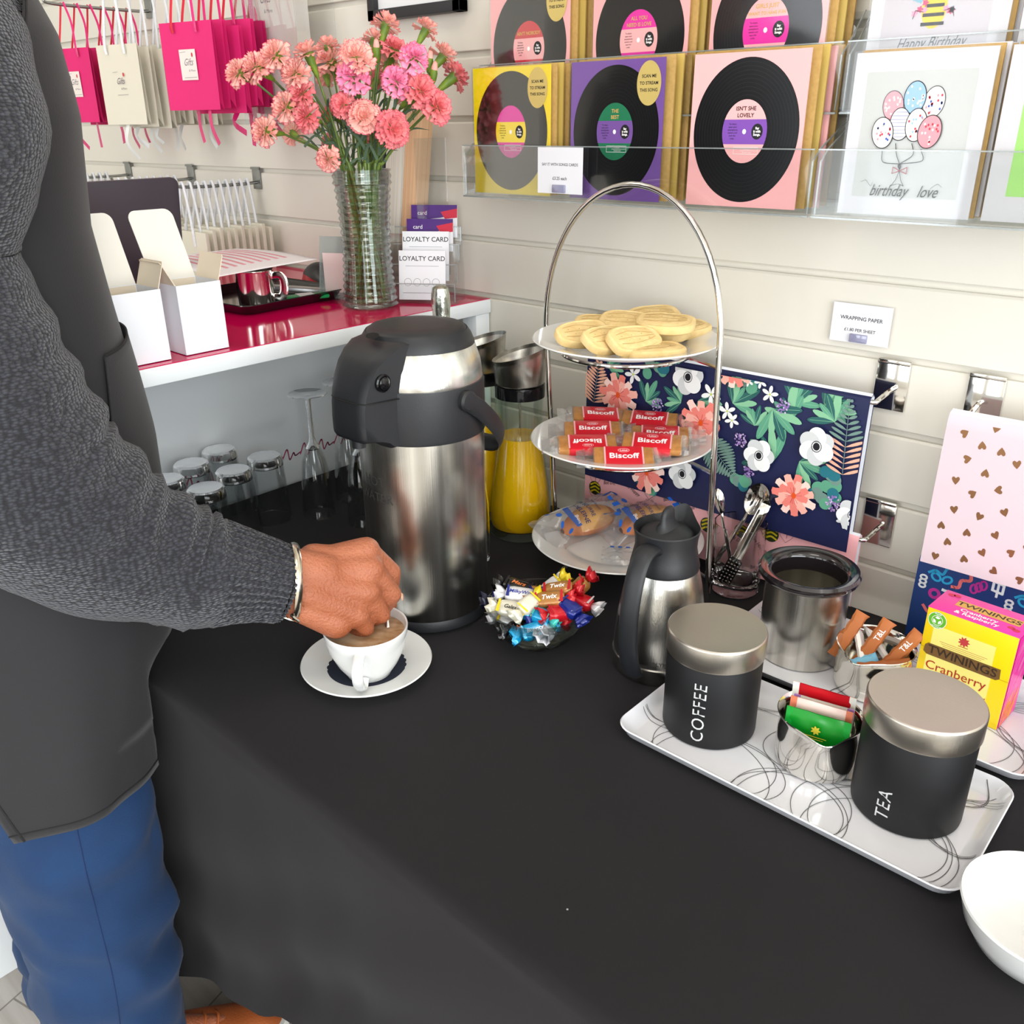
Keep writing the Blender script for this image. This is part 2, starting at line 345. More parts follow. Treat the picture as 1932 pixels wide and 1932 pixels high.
def cloth():
    m = M(); X0, X1, YB, YF = -1.435, 1.25, -.022, -.80
    def drop(u):                                        # length of the hanging cloth along the front; the corner hangs lower
        x = X0 + (X1 - X0) * u
        return .75 - (min(.32, .085 + .66 * (x + 1.15)) if x > -1.15 else .06 + .025 * (x - X0) / .285)
    nu, nt_, nd = 220, 26, 44; vs = []; w = nu + 1
    def wr(x, y): return .0012 * math.exp(-((x * .55 - y - .10) / .012) ** 2) + .0010 * math.exp(-((x + .42 + y * .3) / .010) ** 2) + .0012 * math.exp(-((x * -.35 - y - .42) / .014) ** 2) + .0020 * noise.noise((x * 3.1, y * 5.3, 1.7)) + .0009 * noise.noise((x * 9, y * 3, 5))
    rows = []
    for j in range(nt_ + 1):
        y = YB + (YF + .012 - YB) * j / nt_; rows.append(('t', y))
    for j in range(1, 7): rows.append(('r', j / 6))
    for j in range(1, nd + 1): rows.append(('d', j / nd))
    fs = []
    for kind, q in rows:
        for i in range(nu + 1):
            u = i / nu; x = X0 + (X1 - X0) * u
            if kind == 't': p = (x, q, TZ + wr(x, q))
            elif kind == 'r': a = q * PI / 2; p = (x, YF + .012 - .012 * math.sin(a), TZ - .012 + .012 * math.cos(a) + wr(x, YF) * (1 - q))
            else:
                d = q * drop(u); z = TZ - .012 - d * (1 - .012 / drop(u))
                fold = (math.sin(x * 21 + 1.1 * math.sin(x * 5)) * .5 + .5) ** 2 * .035 + .008 * math.sin(x * 47 + 2)
                k = (q ** 1.15) * (.55 if x < -.6 else .8)
                diag = .010 * math.sin((x * .9 - z * 1.5) * 26) * q * math.exp(-((x + .55) / .5) ** 2) + .006 * noise.noise((x * 5, z * 5, 3.3))
                y = YF - fold * k - diag
                if x < -1.1: y += .05 * (-1.1 - x) * q
                p = (x + .015 * q * math.sin(x * 13), y, z)
            vs.append(p)
    for j in range(len(rows) - 1):
        for i in range(nu): fs.append([j * w + i, (j + 1) * w + i, (j + 1) * w + i + 1, j * w + i + 1])
    m.add(vs, fs, clothm)
    # left end drop
    vs = []; nl = 40; ndd = 30
    for j in range(ndd + 1):
        q = j / ndd
        for i in range(nl + 1):
            v = i / nl; y = YB + (YF - YB) * v; a = min(1, q * 8) * PI / 2
            z = TZ - q * .68; x = X0 - .002 - .006 * math.sin(a) - (.03 * (math.sin(y * 24) * .5 + .5) ** 2) * q
            vs.append((x if j else X0, y, z if j else TZ))
    m.add(vs, [[j * (nl + 1) + i, j * (nl + 1) + i + 1, (j + 1) * (nl + 1) + i + 1, (j + 1) * (nl + 1) + i] for j in range(ndd) for i in range(nl)], clothm)
    o = m.build('tablecloth', sharp=60)
    tag(o, 'plain black cloth draped over the long refreshment table', 'tablecloth')
cloth()
# ================================================================== SERVICE COUNTER
whitelam = mat('white_laminate', (236, 240, 243), .3, coat=.2)
pinklam = mat('glossy_pink_laminate', (200, 4, 78), .1, spec=.5, coat=.1)
t = thing('service_counter', 'white counter with a glossy pink top standing against the slatted wall', 'counter', (-1.47, -.8, 0))
B = Matrix.Translation((1.47, .8, 0))
M().box((-1.475, -.852, 1.0985), (.67, 1.70, .025), whitelam, .0015, T=B).build('worktop', t)
M().box((-1.475, -.8515, 1.1116), (.667, 1.697, .0012), pinklam, T=B).build('pink_surface', t)
fp = M().box((-1.46, -.852, .543), (.02, 1.69, 1.085), whitelam, T=B)
pk = mat('pink_script_print', (216, 96, 132), .5)
P = Print(fp, plane(B @ Vector((-1.4497, -.12, .80)), (0, 1, 0), (0, 0, 1)))
random.seed(11)
for i in range(12):                                         # pink handwriting across the panel
    x = -.50 + i * .042; h = random.choice((.014, .02, .017))
    P.line(bez2([(x, 0), (x + .012, h), (x + .016, -h * .3), (x + .026, h * .4), (x + .03, 0), (x + .042, .004)], 5), .0028, pk)
fp.build('front_panel', t)
M().box((-1.162, -.02, .543), (.036, .036, 1.085), whitelam, .002, T=B).build('end_post', t)
M().box((-1.46, -1.68, .543), (.58, .02, 1.085), whitelam, T=B).build('side_panel', t)
# ================================================================== AIRPOT
def lerp(a, b, t): return a + (b - a) * t
def airpot():
    t = thing('airpot', 'tall brushed steel airpot with black pump head and lettering, behind the coffee cup', 'vacuum flask', (-.867, -.431, TZ + .001))
    st, bp = steel(), blackp()
    M().lathe([(0, .0), (.080, .0), (.086, .004), (.087, .012), (.084, .02), (0, .02)], bp, 64).build('base', t)
    b = M().lathe([(.0, .019), (.0845, .019), (.0855, .024), (.0855, .27), (.085, .284), (.0, .284)], st, 96)
    ink = mat('dark_etching', (62, 60, 58), .5)
    def cyl(R, a0, z0):
        return lambda u, v, h: Vector(((R + .0003 + h) * math.cos(a0 + u / R), (R + .0003 + h) * math.sin(a0 + u / R), z0 + v))
    P = Print(b, cyl(.0855, math.radians(-93), .212)); P.text('HOT', 0, .011, .019, ink); P.text('WATER', 0, -.011, .019, ink)
    b.build('body', t)
    M().lathe([(.0, .279), (.0868, .279), (.0875, .283), (.087, .344), (.0862, .349), (.0, .349)], bp, 64).build('collar', t)
    M().lathe([(.0, .348), (.0845, .348), (.0848, .352), (.0825, .372), (.076, .393), (.0745, .396), (.0, .396)], st, 96).build('upper_band', t)
    l = M().lathe([(.0, .392), (.0755, .392), (.0755, .396), (.071, .407), (.0665, .4135), (.0655, .4125), (.0645, .414), (.06, .4175), (.04, .4195), (0, .420)], bp, 64)
    l.build('lid', t)
    # pump head with the pouring spout: side outline in (forward, height), swept over a rounded width
    out = [(.050, .412), (.070, .409), (.088, .400), (.103, .387), (.114, .370), (.121, .352), (.1245, .335), (.126, .315), (.126, .297), (.122, .291), (.102, .288), (.091, .284), (.084, .277), (.060, .280), (.050, .30)]
    m = M(); rings = []
    for k in range(11):
        s_ = -1 + 2 * k / 10; e = math.sqrt(max(0, 1 - abs(s_) ** 5)); ring = []
        for (f, z) in out:
            w = lerp(.046, .033, max(0, min(1, (f - .07) / .055))); cf, cz_ = .08, .34
            ring.append(Vector((s_ * w, -(cf + (f - cf) * (.90 + .10 * e)), cz_ + (z - cz_) * (.94 + .06 * e))))
        rings.append(ring)
    m.loft(rings, bp); sp = m.build('spout_head', t, sharp=50)
    for sx in (-1, 1):
        T = Matrix.Translation((sx * .0405, -.094, .366)) @ Matrix.Rotation(sx * PI / 2, 4, 'Y') @ Matrix.Rotation(0, 4, 'Z')
        M().lathe([(.0115, -.006), (.0115, .0005), (.010, .0015), (.0093, .0), (.0085, .0005), (.008, .0028), (.005, .0042), (0, .0045)], mat('gloss_black', (16, 16, 18), .12), 28, T=T).build('button', sp)
    M().tube([(-.0465, -.05, .3425), (-.0440, -.085, .3425), (-.0395, -.105, .3425), (-.033, -.119, .3425), (-.02, -.1245, .3425), (0, -.1255, .3425), (.02, -.1245, .3425), (.033, -.119, .3425), (.0395, -.105, .3425), (.0440, -.085, .3425), (.0465, -.05, .3425)], .0009, mat('seam_black', (12, 12, 13), .6), 6).build('seam', sp)
    M().lathe([(.011, .0), (.0, .0)], mat('slot_black', (5, 5, 5), .8), 20, T=Matrix.Translation((0, -.0735, .4155)) @ Matrix.Rotation(math.radians(22), 4, 'X') @ Matrix.Scale(.6, 4, (0, 1, 0))).build('lock_slot', sp)
    M().tube([(0, -.108, .292), (0, -.108, .278)], .009, bp, 16).build('nozzle', sp)
    # carrying handle, hanging back
    m = M(); pts = []
    for i in range(25):
        a = PI * i / 24; x = .092 * math.cos(a); y = .118 * math.sin(a) ** .8; z = .332 - .105 * math.sin(a) ** .9
        pts.append((x, y, z))
    m.tube(pts, .0125, bp, 14, flat=(1.0, .28), upv=(0, .45, 1)); m.build('handle', t)
    for sx in (-1, 1):
        M().lathe([(.0135, -.004), (.0135, .006), (.011, .009), (0, .010)], bp, 28, T=Matrix.Translation((sx * .087, 0, .332)) @ Matrix.Rotation(sx * PI / 2, 4, 'Y')).build('hinge', t)
    return t
airpot()
# ================================================================== COFFEE CUP, SAUCER, DOILY, SPOON
CUPX, CUPY = -.789, -.612
def saucer():
    m = M(); m.lathe([(0, .002), (.045, .002), (.046, 0), (.050, 0), (.052, .004), (.072, .0095), (.0835, .0155), (.085, .017), (.0838, .0185), (.070, .0145), (.05, .009), (.036, .0065), (0, .006)], porcelain(), 72)
    o = m.build('saucer'); o.location = (-.803, -.604, TZ + .001)
    tag(o, 'round white porcelain saucer under the coffee cup on the black cloth', 'saucer')
    dm = mat('navy_paper', (26, 31, 48), .8); m = M()
    out = [( (.049 + .0022 * abs(math.sin(i * PI / 8 * 1.0))) * math.cos(2 * PI * i / 192), (.049 + .0022 * abs(math.sin(12 * 2 * PI * i / 192))) * math.sin(2 * PI * i / 192)) for i in range(192)]
    out = [((.0495 + .0025 * abs(math.sin(14 * 2 * PI * i / 192))) * math.cos(2 * PI * i / 192), (.0495 + .0025 * abs(math.sin(14 * 2 * PI * i / 192))) * math.sin(2 * PI * i / 192)) for i in range(192)]
    m.prism(out, .0006, dm); o = m.build('paper_doily'); o.location = (-.80, -.607, TZ + .0102)
    tag(o, 'scalloped navy paper doily between the saucer and the coffee cup', 'doily')
saucer()
def cup():
    t = thing('coffee_cup', 'white cappuccino cup of milky coffee being stirred, on the saucer', 'cup', (CUPX, CUPY, TZ + .0112), math.radians(42.3))
    P_ = porcelain()
    M().lathe([(0, .003), (.024, .003), (.025, 0), (.029, 0), (.031, .004), (.040, .018), (.0485, .038), (.0525, .058), (.0535, .0665), (.0528, .068), (.051, .0665), (.0498, .057), (.046, .038), (.037, .020), (.026, .009), (0, .007)], P_, 80).build('bowl', t)
    m = M(); pts = bez([(0, -.0505, .056), (0, -.064, .055), (0, -.0755, .047), (0, -.076, .034), (0, -.066, .018), (0, -.052, .010), (0, -.040, .014)], 6)
    m.tube(pts, .0065, P_, 14, flat=(.55, 1.05), upv=None); m.build('handle', t)
    cf = mat('milky_coffee', (158, 118, 78), .2, noise_=(34, (205, 180, 150), .9, (1, 1.8, 1)), coat=.5)
    M().lathe([(.0496, .0555), (.03, .0553), (0, .0553)], cf, 64).build('coffee', t)
cup()
# ================================================================== TIERED STAND AND PLATES
SX, SY = -.727, -.157
def stand():
    ch = chrome(); t = thing('tiered_plate_stand', 'chrome wire stand with a tall arch carrying three white plates', 'plate stand', (SX, SY, TZ))
    L0, L1 = Vector((-.150, .030, .02)), Vector((-.168, .022, .37)); R0, R1 = Vector((.166, -.001, .003)), Vector((.149, .003, .38))
    pts = [L0, L0.lerp(L1, .5), L1]
    c = (L1 + R1) / 2; h = .205; ax = (R1 - L1) / 2
    arch = [c + ax * -math.cos(a) + Vector((0, 0, 1)) * h * math.sin(a) ** .95 for a in [PI * i / 32 for i in range(33)]]
    M().tube([L0, L0.lerp(L1, .5)] + arch + [R0.lerp(R1, .5), R0], .0042, ch, 12).build('arch', t)
    for z, dx in ((.355, 0), (.205, 0), (.042, 0)):
        m = M(); r = .092
        ring = [Vector((r * math.cos(a), r * math.sin(a), z)) for a in [2 * PI * i / 56 for i in range(56)]]
        m.tube(ring, .003, ch, 8, closed=True)
        zl = L0.lerp(L1, (z - .02) / .35); zr = R0.lerp(R1, z / .38)
        m.tube([Vector((zl.x, zl.y, z)), Vector((-.08, .045, z))], .003, ch, 8); m.tube([Vector((zr.x, zr.y, z)), Vector((.088, .028, z))], .003, ch, 8)
        m.build('plate_ring', t)
    for a in (math.radians(262), math.radians(20), math.radians(150)):
        m = M(); x, y = math.cos(a), math.sin(a)
        m.tube(bez([(x * .088, y * .088, .042), (x * .108, y * .108, .043), (x * .125, y * .125, .034), (x * .128, y * .128, .018), (x * .128, y * .128, .004)], 6), .0038, ch, 10); m.build('foot', t)
stand()
def plate(lbl, z, r):
    m = M(); q = r / .135
    m.lathe([(0, .0), (.062 * q, .0), (.064 * q, -.003), (.069 * q, -.003), (.072 * q, .001), (.090 * q, .006), (.118 * q, .011), (.1335 * q, .0150), (.135 * q, .0165), (.1335 * q, .018), (.118 * q, .0145), (.094 * q, .0105), (.086 * q, .006), (.078 * q, .004), (0, .004)], porcelain(), 96)
    o = m.build('plate'); o.location = (SX, SY, z); tag(o, lbl, 'plate', 'white plates of the tiered stand'); return o
plate('top white plate of the stand holding shortbread biscuits', 1.1085, .1345)
plate('middle white plate of the stand holding red wrapped biscuits', .9585, .1365)
plate('lowest white plate of the stand holding wrapped sponge cakes', .7955, .1345)
# ---- shortbread
sbm = mat('shortbread', (222, 190, 128), .75, noise_=(60, (236, 208, 150), .8), bump=(160, .5), sss=.05)
def shortbread(v):
    """rounded petticoat wedge with pressed lines"""
    m = M(); a = .041; b = .024
    out = [(a * 1.02 * math.copysign(abs(math.cos(t)) ** .75, math.cos(t)), b * math.copysign(abs(math.sin(t)) ** .6, math.sin(t)) * (1 + .16 * math.cos(t + v))) for t in [2 * PI * i / 36 for i in range(36)]]
    rings = []
    for (k, z) in ((.94, 0), (1, .002), (1, .0095), (.97, .0118), (.9, .013)): rings.append([Vector((x * k, y * k, z)) for x, y in out])
    m.loft(rings, sbm, cap=False)
    ins = [(.9, .013), (.8, .0124), (.74, .0132), (.45, .0136), (0, .0138)]
    rr = [[Vector((x * k, y * k, z + (.0006 * math.sin(x * 900) * (1 - k) if k else 0))) for x, y in out] for k, z in ins]
    m.loft(rr, sbm, cap=False)
    line = mat('baked_line', (196, 160, 100), .9)
    P = Print(m, lambda u, w, h: Vector((u, w, .01385 + h)))
    for j in (-1, 0, 1): P.line(bez2([(-.030, j * .0085), (-.008, j * .0115 + .001), (.014, j * .008), (.030, j * .0035)], 4), .0010, line)
    for j in range(6): P.ell(-.023 + j * .0085, .0045 * (-1) ** j, .0010, .0010, line, n=8)
    m.add([(x * .94, y * .94, 0) for x, y in out], [list(range(36))[::-1]], sbm)
    return m.build('shortbread_biscuit')
PT = 1.1085 + .0045
sb = [(-.041, -.050, .012, 30, 64, 0, 'shortbread biscuit at the left end of the heap on the top plate'),
      (.002, -.052, .013, 32, 80, 1, 'shortbread biscuit propped second from the left at the front of the heap'),
      (.040, -.040, .013, 32, 74, 2, 'shortbread biscuit leaning at the front centre of the heap'),
      (.070, -.030, .000, 3, 60, 0, 'shortbread biscuit lying flat under the front right of the heap'),
      (-.052, .012, .014, 16, 22, 1, 'shortbread biscuit lying at the back left of the heap'),
      (-.014, .022, .020, 20, 20, 2, 'shortbread biscuit with pricked holes in the middle of the heap'),
      (-.005, .075, .022, 18, 58, 0, 'shortbread biscuit highest at the back of the heap'),
      (.046, .030, .026, 14, 24, 1, 'large shortbread biscuit on top at the right of the heap'),
      (.045, .085, .008, 12, 70, 2, 'shortbread biscuit at the far right end of the heap'),
      (-.002, -.010, .002, 4, 95, 2, 'shortbread biscuit underneath the middle of the heap'),
      (.030, .045, .008, 6, 10, 0, 'shortbread biscuit underneath the right of the heap')]
protos = [None, None, None]
for i, (x, y, z, tl, rz, v, lb) in enumerate(sb):
    rot = Euler((math.radians(tl), 0, math.radians(rz)), 'XYZ')
    if protos[v] is None: o = protos[v] = shortbread(v * 1.7); o.location = (SX + x, SY + y, PT + z + .002); o.rotation_euler = rot; tag(o, lb, 'biscuit', 'shortbread biscuits on the top plate')
    else: dup(protos[v], (SX + x, SY + y, PT + z + .002), rot, lb, 'shortbread biscuits on the top plate', 'biscuit')
# ---- red wrapped caramel biscuits
cel = film('cellophane', (255, 255, 255), .08, .99, .12, haze=.03)
bisb = mat('caramel_biscuit', (186, 128, 66), .45, coat=.5, noise_=(150, (150, 92, 40), .6))
redl = mat('red_band', (205, 18, 38), .3, coat=.5); pkl = mat('pale_pink_edge', (240, 170, 175), .35); wink = mat('white_ink', (250, 246, 244), .4)
def caramel_packet():
    t = thing('wrapped_biscuit', 'x', 'biscuit packet'); t.scale = (1.42, 1.42, 1.42)
    b = M().box((0, 0, .0055), (.060, .0265, .0078), bisb, .0022, 2); b.build('biscuit', t)
    s = M(); s.box((0, 0, .0056), (.0395, .0278, .0092), redl, .0026, 2)
    P = Print(s, lambda u, v, h: Vector((u, v, .01022 + h)))
    for sx in (-1, 1): P.rect(sx * .0188 - .0008, -.0118, sx * .0188 + .0008, .0118, pkl)
    P.up(); P.text('Biscoff', -.0002, -.0008, .0098, wink, bold=.02, sx=1.12); P.ring(0, .0068, .0055, .0024, .0006, pkl, 18); P.text('Lotus', 0, .0068, .0033, wink, bold=.01)
    s.build('sleeve', t)
    for sx in (-1, 1):                                     # crimped, twisted film ends
        w = M(); rings = []
        for j, (x, hw, hz) in enumerate(((.0285, .0135, .0046), (.033, .0142, .0040), (.037, .0125, .0014), (.0385, .0130, .0006), (.047, .0145, .0005))):
            rings.append([Vector((sx * x, y * hw, .0052 + hz * zz + .0012 * math.sin(y * 9 + j))) for y, zz in ((-1, 0), (-.8, .9), (-.3, 1), (.3, 1), (.8, .9), (1, 0), (.8, -.9), (.3, -1), (-.3, -1), (-.8, -.9))])
        w.loft(rings, cel, cap=False)
        w.add([(sx * .0385, -.013, .006), (sx * .047, -.0145, .0075), (sx * .047, .0145, .0045), (sx * .0385, .013, .006)], [[0, 1, 2, 3]], cel)
        w.build('film_end', t)
    return t
PM = .9585 + .0045
pk = [(-.058, .022, .018, 42, 3, 14, 'red wrapped caramel biscuit topmost at the back left of the middle plate'),
      (-.034, -.028, .012, 41, 0, 18, 'red wrapped caramel biscuit in the middle of the left column on the plate'),
      (-.008, -.074, .008, 222, 0, -16, 'red wrapped caramel biscuit turned upside down at the front left of the plate'),
      (-.052, .066, .004, 32, 0, 6, 'red wrapped caramel biscuit furthest back on the middle plate'),
      (.010, .058, .016, 28, 0, 18, 'red wrapped caramel biscuit at the back right of the middle plate'),
      (.052, .024, .010, 34, 0, 18, 'red wrapped caramel biscuit second from the front in the right column'),
      (.066, -.018, .012, 30, 0, 20, 'red wrapped caramel biscuit leaning at the front right of the pile'),
      (.052, -.068, .001, 40, 0, 26, 'red wrapped caramel biscuit lying lowest at the front of the plate'),
      (.004, .018, .000, 60, 0, 4, 'red wrapped caramel biscuit half buried in the middle of the pile'),
      (.022, -.030, .001, 10, 0, 4, 'red wrapped caramel biscuit buried between the two front columns')]
src = None
for (x, y, z, rz, ry, rx, lb) in pk:
    rot = Euler((math.radians(rx), math.radians(ry), math.radians(rz)), 'XYZ'); loc = (SX + x, SY + y, PM + z + .002)
    if src is None: src = caramel_packet(); src.location = loc; src.rotation_euler = rot; src['label'] = lb; src['group'] = 'red wrapped biscuits on the middle plate'
    else: dup(src, loc, rot, lb, 'red wrapped biscuits on the middle plate')
# ---- wrapped madeleines on the lowest plate
cakem = mat('golden_sponge', (226, 172, 88), .6, noise_=(30, (190, 108, 40), .75), bump=(220, .35))
cakeb = mat('browned_sponge', (188, 106, 42), .6, bump=(220, .35))
blu = mat('blue_print', (32, 96, 190), .4); navyink = mat('navy_ink', (30, 52, 96), .5)
cel2 = film('crinkled_cellophane', (255, 255, 255), .08, .99, .14, haze=.04)
def madeleine():
    t = thing('wrapped_madeleine', 'x', 'cake'); t.scale = (1.45, 1.45, 1.45)
    def pt(u, v):
        a = v * 2 * PI; x = -.036 + .072 * u; e = math.sin(PI * min(1, max(0, u * .96 + .02))) ** .55
        wy = .0195 * e * (.85 + .3 * u * (1 - u) * 4 * .25 + .12 * u); h = .0175 * e
        z = h * math.sin(a); z = z * (1.05 if z > 0 else .42)
        return Vector((x, wy * math.cos(a), .008 + z))
    c = M(); nu, nv = 18, 28
    for half in (0, 1):
        pass
    vs = [pt(i / nu, j / nv) for i in range(nu + 1) for j in range(nv)]
    fs_t, fs_b = [], []
    for i in range(nu):
        for j in range(nv):
            f = [i * nv + j, i * nv + (j + 1) % nv, (i + 1) * nv + (j + 1) % nv, (i + 1) * nv + j]
            (fs_b if (j > nv * .46 or i < 4 or i > nu - 4 or j < nv * .05) else fs_t).append(f)
    c.add(vs, fs_t, cakem); c.add(vs, fs_b, cakeb); c.build('sponge_cake', t)
    w = M(); random.seed(3)
    def wp(u, v):
        a = v * 2 * PI; x = -.062 + .124 * u; q = abs(u - .5) * 2; e = 1 - max(0, (q - .55) / .45) ** 1.5 * .96
        n = noise.noise((u * 9, math.cos(a) * 2.2, math.sin(a) * 2.2 + 3)) * .0028 * (1 + q * 1.6)
        wy = (.0235 + .006 * max(0, (q - .6) / .4) + n); z = (.0215 * math.sin(a) * (1.02 if math.sin(a) > 0 else .42)) * e
        return Vector((x, wy * math.cos(a), .008 + z + n * .6 * e + .002))
    nu, nv = 34, 32; vs = [wp(i / nu, j / nv) for i in range(nu + 1) for j in range(nv)]
    w.add(vs, [[i * nv + j, i * nv + (j + 1) % nv, (i + 1) * nv + (j + 1) % nv, (i + 1) * nv + j] for i in range(nu) for j in range(nv)], cel2)
    def surf(u, v, h):                                       # u along, v across -> on top of the wrapper
        a = PI / 2 - v / .0235; uu = (u + .062) / .124; p = wp(uu, a / (2 * PI)); return p + Vector((0, math.cos(a), math.sin(a))) * (h + .0006)
    P = Print(w, surf)
    P.rect(-.030, -.020, -.0225, .012, blu); P.ell(-.026, .012, .0037, .003, blu, n=14)
    for k in range(5): P.rect(.024, -.022 + k * .009, .029 + .004 * (k % 2), -.017 + k * .009, blu)
    for k in range(4): P.ell(.038 + .004 * (k % 2), -.02 + k * .012, .005, .003, blu, rot=.6 * k, n=10)
    for k in range(4): P.ell(-.040 - .004 * (k % 2), -.02 + k * .012, .004, .002, blu, rot=.9 * k, n=10)
    P.up(.0002); P.text('MADELEINE', -.0155, 0, .0078, navyink, rot=-PI / 2, bold=.012); P.text('PUR BEURRE', -.0055, .002, .0062, navyink, rot=-PI / 2, bold=.01)
    P.text('Bon', -.0262, -.012, .0065, wink, rot=-PI / 2); P.text('La Tradition', .006, .002, .0052, navyink, rot=-PI / 2)
    w.build('wrapper', t)
    return t
PB = .7955 + .0045
a = madeleine(); a.location = (SX - .062, SY + .004, PB + .004); a.rotation_euler = (math.radians(12), math.radians(-4), math.radians(76)); a['label'] = 'clear wrapped sponge cake with blue print on the left of the lowest plate'; a['group'] = 'wrapped cakes on the lowest plate'
dup(a, (SX + .012, SY + .066, PB + .004), (math.radians(10), math.radians(-4), math.radians(70)), 'clear wrapped sponge cake on the right of the lowest plate behind the steel jug', 'wrapped cakes on the lowest plate')
def empty_wrapper():
    m = M(); random.seed(8)
    m.grid(lambda u, v: Vector(((u - .5) * .085, (v - .5) * .06, .004 + .012 * abs(noise.noise((u * 4, v * 4, 2))) + .004 * noise.noise((u * 12, v * 12, 7)))), 24, 18, cel2)
    P = Print(m, lambda u, v, h: Vector((u, v, .0115 + h)))
    for k in range(5): P.rect(-.03 + k * .012, .016, -.024 + k * .012, .021, blu)
    o = m.build('cellophane_wrapper'); o.location = (SX + .052, SY - .040, PB + .001); o.rotation_euler = (0, 0, .6)
    tag(o, 'crumpled clear cellophane wrapper on the right side of the lowest plate', 'wrapper')
empty_wrapper()
# ================================================================== JUICE CARAFES
oj = mat('orange_juice', (255, 190, 4), .2, coat=.4, noise_=(12, (252, 176, 2), .5))
cgl = film('carafe_glass', (250, 255, 252), .05, .99, .02)
def carafe(x, y, lb):
    t = thing('juice_carafe', lb, 'carafe', (x, y, TZ + .001), group='carafes of orange juice'); t['label'] = lb
    prof = [(.047, .0), (.0535, .004), (.0555, .016), (.0558, .03), (.053, .06), (.047, .105), (.0405, .15), (.0375, .19), (.0385, .235), (.040, .262)]
    inn = [(r - .0022, z) for r, z in prof if z > .012]; inn[0] = (.050, .018)
    M().lathe([(0, .002)] + prof + [(.0388, .263)] + inn[::-1] + [(0, .016)], cgl, 64).build('glass_body', t)
    ji = [(.0, .0163)] + [(.0497, .0182)] + [(r - .0025, z) for r, z in prof if .02 < z < .17] + [(.0358, .178), (.0345, .1775), (0, .1775)]
    M().lathe(ji, oj, 64).build('juice', t)
    M().lathe([(.0365, .246), (.0412, .246), (.0415, .262), (.0412, .266), (.0, .266)], mat('gloss_black', (16, 16, 18), .12), 48).build('collar', t)
    def slant(p, a):
        if p.z > .3: p = Vector((p.x, p.y, p.z + .013 * math.sin(a + .9)))
        return p
    M().lathe([(.0, .267), (.0385, .267), (.0405, .271), (.0445, .318), (.0452, .318), (.0445, .317), (.040, .272), (.01, .270), (0, .270)][1:] , steel(), 56, fn=slant).build('pouring_top', t)
    M().tube([(0, 0, .262), (0, 0, .150)], .0018, chrome(), 10).lathe([(.0, .25), (.004, .25), (.004, .238), (.0, .236)], chrome(), 16).build('stirrer', t)
carafe(-.939, -.148, 'glass carafe of orange juice with a steel top, left of the plate stand')
carafe(-1.050, -.125, 'second glass carafe of orange juice mostly hidden behind the airpot')
def clear_bottle():
    t = thing('water_carafe', 'clear glass water bottle standing close behind the right side of the airpot', 'bottle', (-.925, -.286, TZ + .001))
    M().lathe([(0, .002), (.026, 0), (.031, .004), (.032, .02), (.031, .1), (.026, .15), (.018, .18), (.0165, .21), (.0145, .21), (.016, .18), (.024, .148), (.029, .1), (.0295, .012), (0, .01)], glass(), 40).build('glass_body', t)
clear_bottle()
# ================================================================== CHAMPAGNE BOTTLE
def champagne():
    t = thing('champagne_bottle', 'green glass sparkling wine bottle with silver foil neck behind the airpot', 'bottle', (-1.043, -.220, TZ + .001)); t.scale = (.85, .85, 1.09)
    gg = mat('green_bottle_glass', (70, 92, 60), .05, trans=.7, ior=1.5)
    M().lathe([(0, .01), (.03, .004), (.040, 0), (.0435, .006), (.0435, .17), (.040, .20), (.028, .245), (.018, .275), (.0148, .30), (0, .30)], gg, 48).build('glass_body', t)
    f = mat('silver_foil', (214, 220, 208), .25, 1.0, bump=(60, 1.0))
    def cr(p, a): k = 1 + .05 * noise.noise((math.cos(a) * 2.4, math.sin(a) * 2.4, p.z * 60)); return Vector((p.x * k, p.y * k, p.z))
    M().lathe([(.0195, .262), (.0165, .28), (.0155, .30), (.0158, .318), (.0175, .324), (.0175, .332), (.0165, .338), (.0168, .352), (.0182, .360), (.0178, .374), (.015, .384), (.008, .388), (0, .389)], f, 40, fn=cr).build('foil', t)
champagne()
# ================================================================== UPTURNED GLASSES ON THE LEFT
gl = glass(); wallgl = film('thin_glass', (253, 254, 254), .07, .98, .03)
def tumbler():
    t = thing('tumbler', 'x', 'glass')
    m = M().lathe([(.0312, .1035), (.0322, .085), (.0345, .03), (.0365, .001), (.0360, 0), (.0348, .001), (.0330, .03), (.0300, .09), (.0290, .1035)], wallgl, 48)
    m.lathe([(0, .1195), (.020, .1200), (.0265, .1215), (.0295, .119), (.0308, .114), (.0312, .1035), (.0290, .1035), (.0275, .1065), (.022, .109), (0, .110)], gl, 48); m.build('glass_body', t)
    return t
tb = [(-1.318, -.404, 'upturned tumbler nearest the champagne flutes, front right of the group'), (-1.300, -.478, 'upturned tumbler in the middle of the group, left of the front right one'), (-1.262, -.552, 'upturned tumbler partly hidden behind the knitted sleeve, nearest the camera'),
      (-1.412, -.438, 'upturned tumbler standing highest and furthest back in the group'), (-1.385, -.508, 'upturned tumbler second from the left at the back of the group'), (-1.348, -.575, 'upturned tumbler at the left end of the group beside the dark apron')]
s0 = None
for (x, y, lb) in tb:
    if s0 is None: s0 = tumbler(); s0.location = (x, y, TZ + .001); s0['label'] = lb; s0['group'] = 'upturned tumblers beside the counter'
    else: dup(s0, (x, y, TZ + .001), 0.0, lb, 'upturned tumblers beside the counter')
